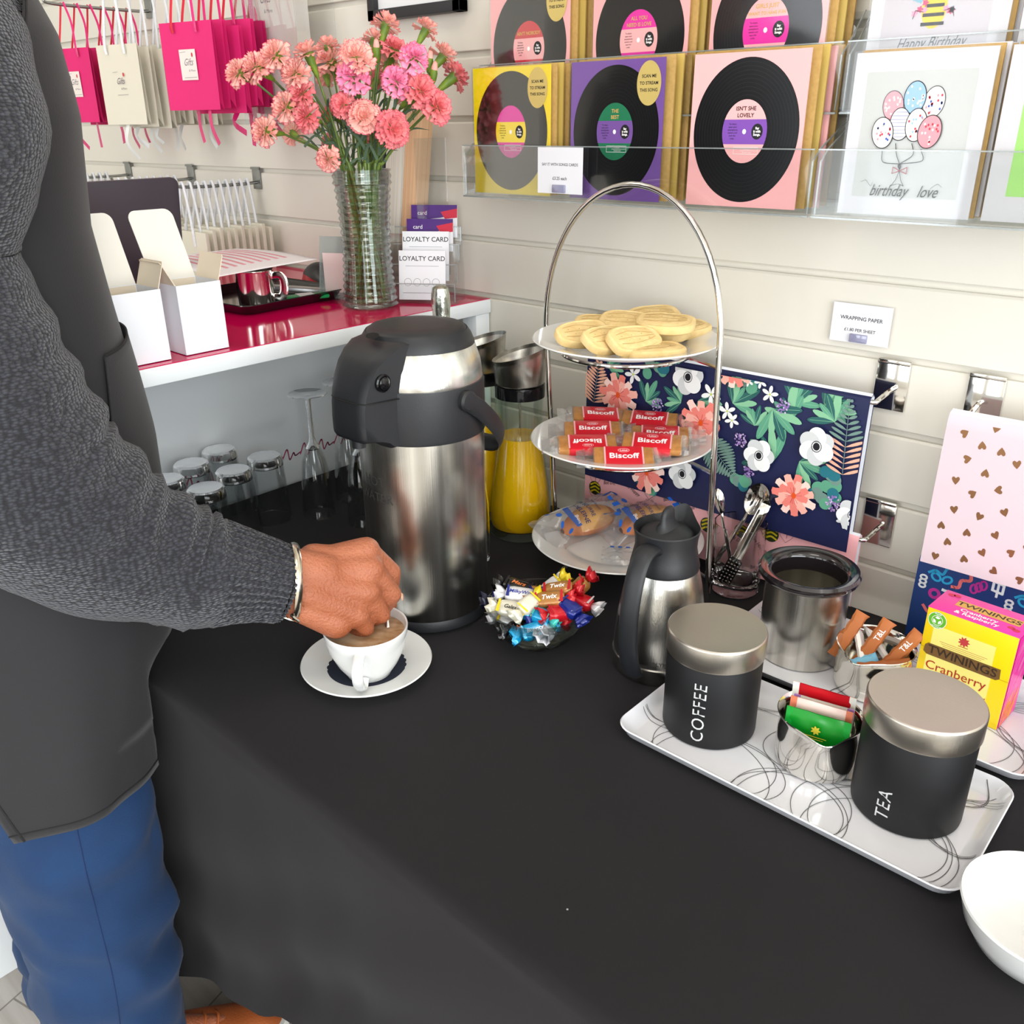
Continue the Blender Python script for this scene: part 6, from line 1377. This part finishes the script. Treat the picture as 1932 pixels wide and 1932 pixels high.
def person():
    m = M(); S = skin
    # trunk, neck, head
    for a, b, r0, r1 in ((pv(-.62, 1.02, .86), pv(-.60, 1.04, 1.15), .115, .11), (pv(-.60, 1.04, 1.15), pv(-.59, 1.05, 1.42), .11, .10), (pv(-.60, .97, 1.45), pv(-.60, 1.14, 1.45), .055, .055), (pv(-.60, 1.05, 1.45), pv(-.575, 1.05, 1.62), .062, .058)): capsule(m, a, b, r0, r1, S, 24)
    hd = pv(-.545, 1.05, 1.73)
    for dx, dy, dz, r in ((0, 0, 0, .092), (-.02, 0, .03, .098), (.035, 0, -.045, .062), (.02, 0, -.08, .05)): capsule(m, hd + Vector((dx, dy - .012, dz)), hd + Vector((dx, dy + .012, dz)), r, r, S, 24)
    capsule(m, hd + Vector((.088, 0, .012)), hd + Vector((.108, 0, -.018)), .010, .014, S)                        # nose
    for s_ in (-1, 1):
        capsule(m, hd + Vector((.078, s_ * .030, .032)), hd + Vector((.080, s_ * .038, .030)), .013, .012, S)     # brow ridge
        capsule(m, hd + Vector((-.008, s_ * .098, .012)), hd + Vector((-.004, s_ * .098, -.022)), .016, .010, S)  # ear
        capsule(m, hd + Vector((.090, s_ * .014, -.050)), hd + Vector((.093, 0, -.050)), .008, .009, S)           # lips
    # legs and feet
    for hip, knee, ank, toe in ((pv(-.60, .98, .84), pv(-.595, .94, .46), pv(-.605, .950, .10), pv(-.47, 1.01, .040)), (pv(-.64, 1.07, .84), pv(-.68, 1.05, .46), pv(-.735, 1.04, .10), pv(-.69, 1.055, .040))):
        capsule(m, hip, knee, .08, .056, S); capsule(m, knee, ank, .052, .032, S); capsule(m, ank, toe, .026, .014, S)
    # left arm hanging behind
    capsule(m, pv(-.60, 1.17, 1.45), pv(-.68, 1.22, 1.16), .05, .040, S); capsule(m, pv(-.68, 1.22, 1.16), pv(-.70, 1.20, .92), .040, .028, S); lw = pv(-.70, 1.20, .92)
    for k in range(4): f0 = lw + Vector((-.01, -.02 + k * .016, -.06)); capsule(m, lw, f0, .020, .014, S); capsule(m, f0, f0 + Vector((.004, 0, -.035)), .0095, .0085, S); capsule(m, f0 + Vector((.004, 0, -.035)), f0 + Vector((.012, 0, -.060)), .0085, .0075, S)
    capsule(m, lw, lw + Vector((.02, -.035, -.055)), .014, .010, S)
    # right arm
    capsule(m, pv(-.60, .98, 1.45), pv(-.535, .885, 1.43), .045, .048, S); capsule(m, pv(-.535, .885, 1.43), pv(-.53, .855, 1.08), .048, .046, S); capsule(m, pv(-.53, .855, 1.08), pv(-.30, .935, .918), .046, .031, S)
    W = pv(-.268, .947, .9035); capsule(m, pv(-.30, .935, .916), W, .038, .037, S, flat=(1.14, .86)); capsule(m, W, pv(-.235, .958, .895), .036, .033, S, flat=(1.16, .8)); capsule(m, pv(-.258, .940, .878), pv(-.218, .946, .846), .024, .021, S); capsule(m, pv(-.245, .975, .918), pv(-.195, .995, .905), .020, .018, S)
    # right hand closed round the spoon: knuckles, middle joints, end joints, tips
    mc = [pv(-.184, 1.002, .916), pv(-.177, .984, .899), pv(-.181, .966, .877), pv(-.193, .952, .853)]
    pp = [pv(-.156, 1.016, .878), pv(-.154, .994, .858), pv(-.166, .974, .840), pv(-.184, .958, .829)]
    dd = [pv(-.160, 1.022, .850), pv(-.168, 1.006, .833), pv(-.184, .992, .822), pv(-.202, .976, .816)]
    tt = [pv(-.172, 1.016, .836), pv(-.187, 1.008, .832), pv(-.201, .996, .830), pv(-.214, .982, .826)]
    mr = [.0165, .0170, .0165, .0155]; fr = [(.0128, .0122, .0112, .0098), (.0130, .0124, .0114, .0098), (.0124, .0118, .0108, .0094), (.0112, .0104, .0096, .0086)]
    for k in range(4):
        base = W + (mc[k] - W) * .25 + Vector((0, (1.5 - k) * .006, .002)); capsule(m, base, mc[k], .0235, mr[k] * 1.08, S)
        capsule(m, mc[k], pp[k], mr[k] * .92, fr[k][1], S); capsule(m, pp[k], dd[k], fr[k][1], fr[k][2], S); capsule(m, dd[k], tt[k], fr[k][2], fr[k][3], S)
        capsule(m, mc[k] + Vector((.002, -.004, .004)), mc[k] + Vector((-.006, -.003, .003)), mr[k] * .72, mr[k] * .6, S)     # knuckle
        capsule(m, base, mc[k].lerp(base, .5) + Vector((0, .012, -.012)), .020, .018, S)                                       # palm side
    capsule(m, W + Vector((.02, .018, .004)), pv(-.215, 1.002, .872), .020, .0165, S); capsule(m, pv(-.215, 1.002, .872), pv(-.185, 1.020, .848), .0150, .0132, S); capsule(m, pv(-.185, 1.020, .848), pv(-.163, 1.022, .826), .0128, .0104, S)   # thumb
    o = m.build('person', sharp=180); o.location = PO; o.rotation_euler = (0, 0, PA)
    rm = o.modifiers.new('remesh', 'REMESH'); rm.mode = 'VOXEL'; rm.voxel_size = .0032; rm.use_smooth_shade = True
    sm = o.modifiers.new('smooth', 'SMOOTH'); sm.factor = .5; sm.iterations = 3
    tag(o, 'person in a charcoal knitted jumper, black apron and blue trousers stirring a cup', 'person')
    # nails on the fingertips seen from the side
    nm = mat('finger_nail', (226, 176, 150), .3)
    M().lathe([(0, .0022), (.004, .0016), (.0055, 0), (0, -.001)], nm, 16, T=Matrix.Translation(pv(-.1445, 1.012, .8435)) @ Matrix.Rotation(math.radians(85), 4, 'Y')).build('fingernail', o)
    # hair
    h = M(); capsule(h, hd + Vector((-.03, -.014, .045)), hd + Vector((-.03, .014, .045)), .100, .100, mat('short_black_hair', (24, 20, 18), .8, bump=(300, 1)), 24); capsule(h, hd + Vector((-.055, -.01, -.02)), hd + Vector((-.055, .01, -.02)), .074, .074, mat('short_black_hair', (24, 20, 18), .8, bump=(300, 1)), 24); h.build('hair', o)
    for s_ in (-1, 1):
        e = hd + Vector((.0845, s_ * .033, .012)); M().lathe([(0, -.012), (.011, -.004), (.012, .0), (.011, .004), (0, .012)], mat('eye_white', (225, 220, 212), .2), 20, T=Matrix.Translation(e - Vector((.006, 0, 0)))).build('eye', o)
    # ---------------- knitted sleeve of the reaching arm, with ribbed cuff
    ctr = [(pv(-.575, .975, 1.535), .020), (pv(-.565, .955, 1.532), .058), (pv(-.548, .920, 1.518), .082), (pv(-.525, .875, 1.485), .094), (pv(-.505, .852, 1.41), .088), (pv(-.520, .850, 1.355), .076), (pv(-.538, .850, 1.315), .073), (pv(-.540, .848, 1.26), .082), (pv(-.532, .846, 1.20), .090), (pv(-.520, .845, 1.14), .096), (pv(-.500, .850, 1.075), .098),
           (pv(-.468, .862, 1.030), .092), (pv(-.432, .876, .990), .082), (pv(-.398, .890, .966), .071), (pv(-.372, .900, .948), .066), (pv(-.352, .906, .938), .0655), (pv(-.335, .914, .931), .060), (pv(-.320, .922, .924), .0555), (pv(-.300, .932, .914), .0505), (pv(-.284, .938, .906), .0475), (pv(-.276, .941, .902), .0465), (pv(-.277, .9405, .9025), .042)]
    C = bez([c for c, r in ctr], 6); R = []
    for i in range(len(ctr) - 1):
        for k in range(6): R.append(ctr[i][1] + (ctr[i + 1][1] - ctr[i][1]) * k / 6)
    R.append(ctr[-1][1]); N = 180; rings = []; prev = None; L = len(C)
    for i, c in enumerate(C):
        tn = (C[min(i + 1, L - 1)] - C[max(i - 1, 0)]).normalized(); a = Vector((0, -1, 0)) if prev is None else prev; x = (a - tn * a.dot(tn)).normalized(); prev = x; y = tn.cross(x); u = i / (L - 1); ring = []
        cuff = 1 if u > .745 else 0
        for k in range(N):
            q = 2 * PI * k / N; r = R[i] * (1 + .07 * math.cos(2 * q + .6) * (u < .7))
            wr = .0045 * math.sin(i * 1.15 + 1.6 * math.sin(q + .5)) * max(0, math.sin(q * .5 + .4)) * (1 if .35 < u < .73 else .35) * (u < .73)
            wr += .003 * noise.noise((math.cos(q) * 2, math.sin(q) * 2, i * .22)) * (u < .73)
            if cuff: wr += .0019 * math.cos(q * 38)
            ring.append(c + (x * math.cos(q) + y * math.sin(q)) * (r + wr))
        rings.append(ring)
    M().loft(rings, knit, cap=False).build('knitted_sleeve', o, sharp=180)
    # ---------------- jumper body
    def section(z, cx, cyy, a, b, phi, n=64, fn=None, k0=.052):
        out = []
        for k in range(n):
            q = 2 * PI * k / n; e = .85; u, v = a * math.copysign(abs(math.cos(q)) ** e, math.cos(q)), b * math.copysign(abs(math.sin(q)) ** e, math.sin(q)); d = 1 + (fn(q, z) if fn else 0); u *= d; v *= d
            out.append(clampT(Vector((cx + u * math.cos(phi) - v * math.sin(phi), cyy + u * math.sin(phi) + v * math.cos(phi), z)), k0))
        return out
    phi = math.radians(24)
    prof = [(1.60, .015, .05, .055, .06), (1.56, .02, .05, .085, .12), (1.50, .008, .05, .112, .165), (1.42, .008, .05, .120, .172), (1.30, .0, .045, .119, .165), (1.18, .007, .04, .122, .160), (1.05, .013, .035, .128, .162), (.93, .013, .03, .127, .164), (.86, .012, .02, .128, .17), (.80, .008, .015, .126, .165)]
    M().loft([section(z, cx, c_, a, b, phi, k0=.044) for z, cx, c_, a, b in prof], knit, cap=False).build('knitted_jumper', o, sharp=180)
    # left sleeve
    cl = [(pv(-.60, 1.17, 1.47), .075), (pv(-.63, 1.20, 1.32), .068), (pv(-.68, 1.22, 1.16), .062), (pv(-.69, 1.21, 1.04), .055), (pv(-.70, 1.20, .95), .044)]
    M().tube(bez([c for c, r in cl], 5), [cl[min(4, i // 5)][1] for i in range(21)], knit, 32).build('knitted_sleeve', o)
    # ---------------- apron: wraps the front and the right side, open at the back
    ap = []
    prof = [(1.545, -.40, .45, 1.0), (1.50, -.75, .75, 1.0), (1.43, -1.02, .95, 1.0), (1.37, -1.20, 1.1, 1.0), (1.30, -1.45, 1.3, 1.0), (1.20, -1.80, 1.5, 1.01), (1.10, -2.2, 1.7, 1.02), (1.00, -2.45, 1.9, 1.03), (.90, -2.5, 2.0, 1.02), (.82, -2.45, 2.0, 1.03), (.74, -2.2, 2.0, 1.04), (.66, -1.98, 2.0, 1.05), (.60, -1.82, 2.0, 1.06), (.55, -1.75, 2.0, 1.07)]
    body = [(1.60, .02, .05, .075, .09), (1.50, .012, .05, .122, .165), (1.42, .012, .05, .130, .172), (1.30, .004, .045, .128, .170), (1.18, .012, .04, .132, .168), (1.05, .018, .035, .138, .170), (.93, .018, .03, .137, .172), (.82, .014, .018, .138, .172), (.70, .00, .0, .135, .172), (.50, -.02, -.01, .130, .168)]
    def bodyat(z):
        for i in range(len(body) - 1):
            if body[i][0] >= z >= body[i + 1][0]:
                t_ = (body[i][0] - z) / (body[i][0] - body[i + 1][0]); return [body[i][j] + (body[i + 1][j] - body[i][j]) * t_ for j in range(1, 5)]
        return body[-1][1:]
    zs = [1.545 - (1.545 - .615) * i / 80 for i in range(81)]; rows = []
    for z in zs:
        for i in range(len(prof) - 1):
            if prof[i][0] >= z >= prof[i + 1][0] - 1e-6: t_ = (prof[i][0] - z) / (prof[i][0] - prof[i + 1][0]); q0, q1, k = [prof[i][j] + (prof[i + 1][j] - prof[i][j]) * t_ for j in (1, 2, 3)]; break
        cx, c_, a, b = bodyat(z); row = []
        low = max(0, min(1, (1.0 - z) / .4))
        for i in range(97):
            q = q0 + (q1 - q0) * i / 96; e = .85; u, v = (a * k + .004) * math.copysign(abs(math.cos(q)) ** e, math.cos(q)), (b * k + .004) * math.copysign(abs(math.sin(q)) ** e, math.sin(q))
            f = 1 + .026 * low * math.sin(q * 5 + 2.5 * z + .6) + .016 * low * (1 - abs(math.sin(q * 3.1 - z * 4.0))) ** 3 + .008 * math.sin(q * 7 - z * 16) * math.exp(-((z - 1.12) / .12) ** 2) + .012 * math.sin(q * 11 + z * 7) * low + .010 * noise.noise((q * 1.5, z * 6, 2))
            zz = z - .05 * low * (math.cos(q + .9) * -.5 + .2) * (z < .70)
            p = Vector((cx + (u * math.cos(phi) - v * math.sin(phi)) * f, c_ + (u * math.sin(phi) + v * math.cos(phi)) * f, zz)); row.append(clampT(p, .060))
        rows.append(row)
    am = M(); n1 = len(rows[0]); am.add([p for r_ in rows for p in r_], [[j * n1 + i, j * n1 + i + 1, (j + 1) * n1 + i + 1, (j + 1) * n1 + i] for j in range(len(rows) - 1) for i in range(n1 - 1)], apm)
    a_ = am.build('apron', o, sharp=180, solid=.0022, offset=1)
    seam = mat('apron_seam', (26, 25, 27), .8)
    M().tube([r_[2] * 1.0 for r_ in rows], .0014, seam, 6).build('side_hem', a_); M().tube([p for p in rows[-2]], .0013, seam, 6).build('bottom_hem', a_)
    pk_ = []                                                # patch pocket on the front
    pm_ = M(); pr = [[rows[j][i] + (rows[j][i] - Vector((bodyat(zs[j])[0], bodyat(zs[j])[1], rows[j][i].z))).normalized() * .0055 for i in range(34, 82)] for j in range(32, 56)]
    pm_.add([p for r_ in pr for p in r_], [[j * 48 + i, j * 48 + i + 1, (j + 1) * 48 + i + 1, (j + 1) * 48 + i] for j in range(len(pr) - 1) for i in range(47)], apm); pk_ = pm_.build('pocket', a_, solid=.002)
    M().tube(pr[0], .0016, seam, 6).build('pocket_hem', a_)
    # ---------------- trousers
    tm = M()
    def leg(ctr_, seed, mm):
        C_ = bez([c for c, r in ctr_], 8); rr = []
        for i in range(len(ctr_) - 1):
            for k in range(8): rr.append(ctr_[i][1] + (ctr_[i + 1][1] - ctr_[i][1]) * k / 8)
        rr.append(ctr_[-1][1]); rings = []
        for i, c in enumerate(C_):
            ring = []
            for k in range(72):
                q = 2 * PI * k / 72; z = c.z
                wv = .0090 * (.55 + .45 * max(0, math.cos(q - .2))) * math.sin(z * 48 + 9 * z * z + 2.2 * math.cos(q - 1.9) + seed) * (math.exp(-((z - .34) / .15) ** 2)) + .007 * max(0, math.sin(z * 33 + 2.6 * math.cos(q + 1.0))) ** 3 * math.exp(-((z - .42) / .14) ** 2) + .010 * (.5 - abs(noise.noise((math.cos(q) * 1.3, math.sin(q) * 1.3, z * 9 + seed))) * 1.6) * min(1, max(0, (.75 - z) * 4)) + .005 * math.sin(z * 95 + 2.4 * math.sin(q + seed)) * math.exp(-((z - .10) / .07) ** 2) + .006 * math.sin(z * 40 - q * 1.5) * math.exp(-((z - .6) / .12) ** 2)
                ring.append(clampT(Vector((c.x + (rr[i] * 1.02 + wv) * math.cos(q), c.y + (rr[i] * .95 + wv) * math.sin(q), z)), .050))
            rings.append(ring)
        mm.loft(rings, trm, cap=False); return rings
    r1 = leg([(pv(-.605, .985, .90), .125), (pv(-.605, .965, .74), .122), (pv(-.603, .945, .60), .114), (pv(-.600, .935, .48), .104), (pv(-.598, .93, .36), .099), (pv(-.607, .93, .24), .094), (pv(-.615, .93, .14), .092), (pv(-.617, .93, .07), .091)], 1, tm)
    leg([(pv(-.63, 1.06, .90), .12), (pv(-.65, 1.06, .74), .112), (pv(-.675, 1.055, .58), .102), (pv(-.69, 1.05, .46), .094), (pv(-.70, 1.05, .34), .090), (pv(-.712, 1.05, .22), .086), (pv(-.72, 1.05, .13), .084), (pv(-.72, 1.05, .07), .083)], 4, tm)
    tr = tm.build('trousers', o, sharp=180, solid=.002)
    sd = mat('trouser_seam', (18, 44, 86), .8)
    M().tube([r_[60] + (r_[60] - Vector((sum(v.x for v in r_) / 72, sum(v.y for v in r_) / 72, r_[60].z))).normalized() * .0006 for r_ in r1], .0012, sd, 6).build('side_seam', tr)
    # ---------------- shoes
    def shoe(ank, toe, nm):
        d = (toe - ank); d.z = 0; L = d.length + .075; d.normalize(); sdv = Vector((-d.y, d.x, 0)); heel = Vector((ank.x, ank.y, 0)) - d * .055; rings = []; sr = []
        for i in range(21):
            u = i / 20; x = u * L; w = .036 + .012 * math.sin(min(1, u * 1.25) * PI * .9) - .010 * max(0, .25 - u) ; w *= 1 if u < .8 else math.sqrt(max(.02, 1 - ((u - .8) / .2) ** 2)) * .9 + .1
            if u < .08: w *= .55 + u / .08 * .45
            hgt = .098 - .012 * u if u < .3 else .094 - .040 * min(1, (u - .3) / .45); hgt *= 1 if u < .82 else math.sqrt(max(.05, 1 - ((u - .82) / .18) ** 2))
            c = heel + d * x; ring = []
            for k in range(24):
                q = 2 * PI * k / 24; cz_ = math.sin(q); ring.append(c + sdv * w * math.copysign(abs(math.cos(q)) ** .75, math.cos(q)) + Vector((0, 0, .022 + (max(0, hgt - .022) * cz_ if cz_ > 0 else .006 * cz_))))
            rings.append(ring); sr.append([c + d * (.004 if u > .5 else -.004) + sdv * (w + .004) * ss + Vector((0, 0, zz)) for ss, zz in ((-1, .002), (1, .002), (1.0, .026), (-1.0, .026))])
        s_ = M().loft(rings, shoem).build(nm, o, sub=1); M().loft(sr, solem).build('sole', s_)
        for k in range(4):
            u = .40 + k * .07; c = heel + d * (u * L) + Vector((0, 0, .090 - .040 * min(1, (u - .3) / .45) + .006)); M().tube(bez([c - sdv * .020 + Vector((0, 0, -.008)), c + d * .006 + Vector((0, 0, .002)), c + sdv * .020 + Vector((0, 0, -.008))], 4), .0022, shoem, 8).build('lace', s_)
    shoe(pv(-.600, .955, 0), pv(-.415, 1.035, 0), 'shoe'); shoe(pv(-.735, 1.04, 0), pv(-.66, 1.07, 0), 'shoe')
    # ---------------- bracelet
    sv = mat('silver_bangle', (216, 208, 190), .18, 1.0); ax = (pv(-.268, .947, .9035) - pv(-.30, .935, .916)).normalized(); x = (Vector((0, -1, 0)) - ax * Vector((0, -1, 0)).dot(ax)).normalized(); y = ax.cross(x); c = pv(-.264, .948, .902)
    pts = [c + x * .0425 * math.cos(q) + y * .0455 * math.sin(q) + ax * (.010 * math.sin(q)) for q in [PI * (.55 + 1.72 * i / 40) for i in range(41)]]
    br = M().tube(pts, .0036, sv, 10, flat=(.6, 1.25)).build('bracelet', o)
    e = c + x * .0405 * math.cos(PI * .50) + y * .0415 * math.sin(PI * .50)
    q0 = PI * .42; hook = [c + x * .0445 * math.cos(q) + y * .0475 * math.sin(q) + ax * (.004 + .009 * math.sin((q - PI * .20) * 5)) for q in [PI * (.16 + .40 * i / 12) for i in range(13)]]
    M().tube(hook, .0026, sv, 8).build('bracelet_hook', br)
    M().tube([hook[-1] - ax * .008, hook[-1] + ax * .008], .0062, mat('gold_bead', (222, 190, 130), .25, 1.0), 14).build('bracelet_bead', br)
person()
# teaspoon in the hand, dipping into the coffee
def tsp():
    m = M(); st = chrome(); a = Vector((-.805, -.560, .838)) ; 
    Rz = Matrix.Rotation(PA, 3, 'Z'); top = PO + Rz @ pv(-.168, 1.010, .852); bot = Vector((-.770, -.590, TZ + .052)); d = (bot - top).normalized()
    m.tube([top - d * .02, top, top.lerp(bot, .5), bot], [.0032, .0032, .0022, .0024], st, 10, flat=(.5, 1.2))
    b = bot + d * .010; x = d.cross(Vector((.67, -.74, 0))).normalized(); nrm = d.cross(x)
    m.grid(lambda u, v: b + d * (.014 * u * math.cos(v * 2 * PI)) + x * (.0095 * u * math.sin(v * 2 * PI)) + nrm * (.004 * (1 - u * u)), 6, 20, st)
    o = m.build('teaspoon', sharp=70); tag(o, 'steel teaspoon held in the hand and dipped into the coffee', 'spoon')
tsp()
# fine dark hairs on the back of the hand, as a pattern of the skin
def _hairs():
    nt = skin.node_tree; b = nt.nodes['Principled BSDF']; src_ = b.inputs['Base Color'].links[0].from_socket
    tc = nt.nodes.new('ShaderNodeTexCoord'); mp = nt.nodes.new('ShaderNodeMapping'); mp.inputs['Scale'].default_value = (260, 260, 520); mp.inputs['Rotation'].default_value = (0, .5, .3); nt.links.new(tc.outputs['Object'], mp.inputs[0])
    v = nt.nodes.new('ShaderNodeTexVoronoi'); v.inputs['Scale'].default_value = 1; v.inputs['Randomness'].default_value = 1; nt.links.new(mp.outputs[0], v.inputs['Vector'])
    mr = nt.nodes.new('ShaderNodeMapRange'); mr.inputs[1].default_value = .10; mr.inputs[2].default_value = .22; mr.inputs[3].default_value = .75; mr.inputs[4].default_value = 0; nt.links.new(v.outputs['Distance'], mr.inputs[0])
    mx = nt.nodes.new('ShaderNodeMix'); mx.data_type = 'RGBA'; nt.links.new(mr.outputs[0], mx.inputs[0]); nt.links.new(src_, mx.inputs[6]); mx.inputs[7].default_value = lin((92, 48, 34)); nt.links.new(mx.outputs[2], b.inputs['Base Color'])
_hairs()
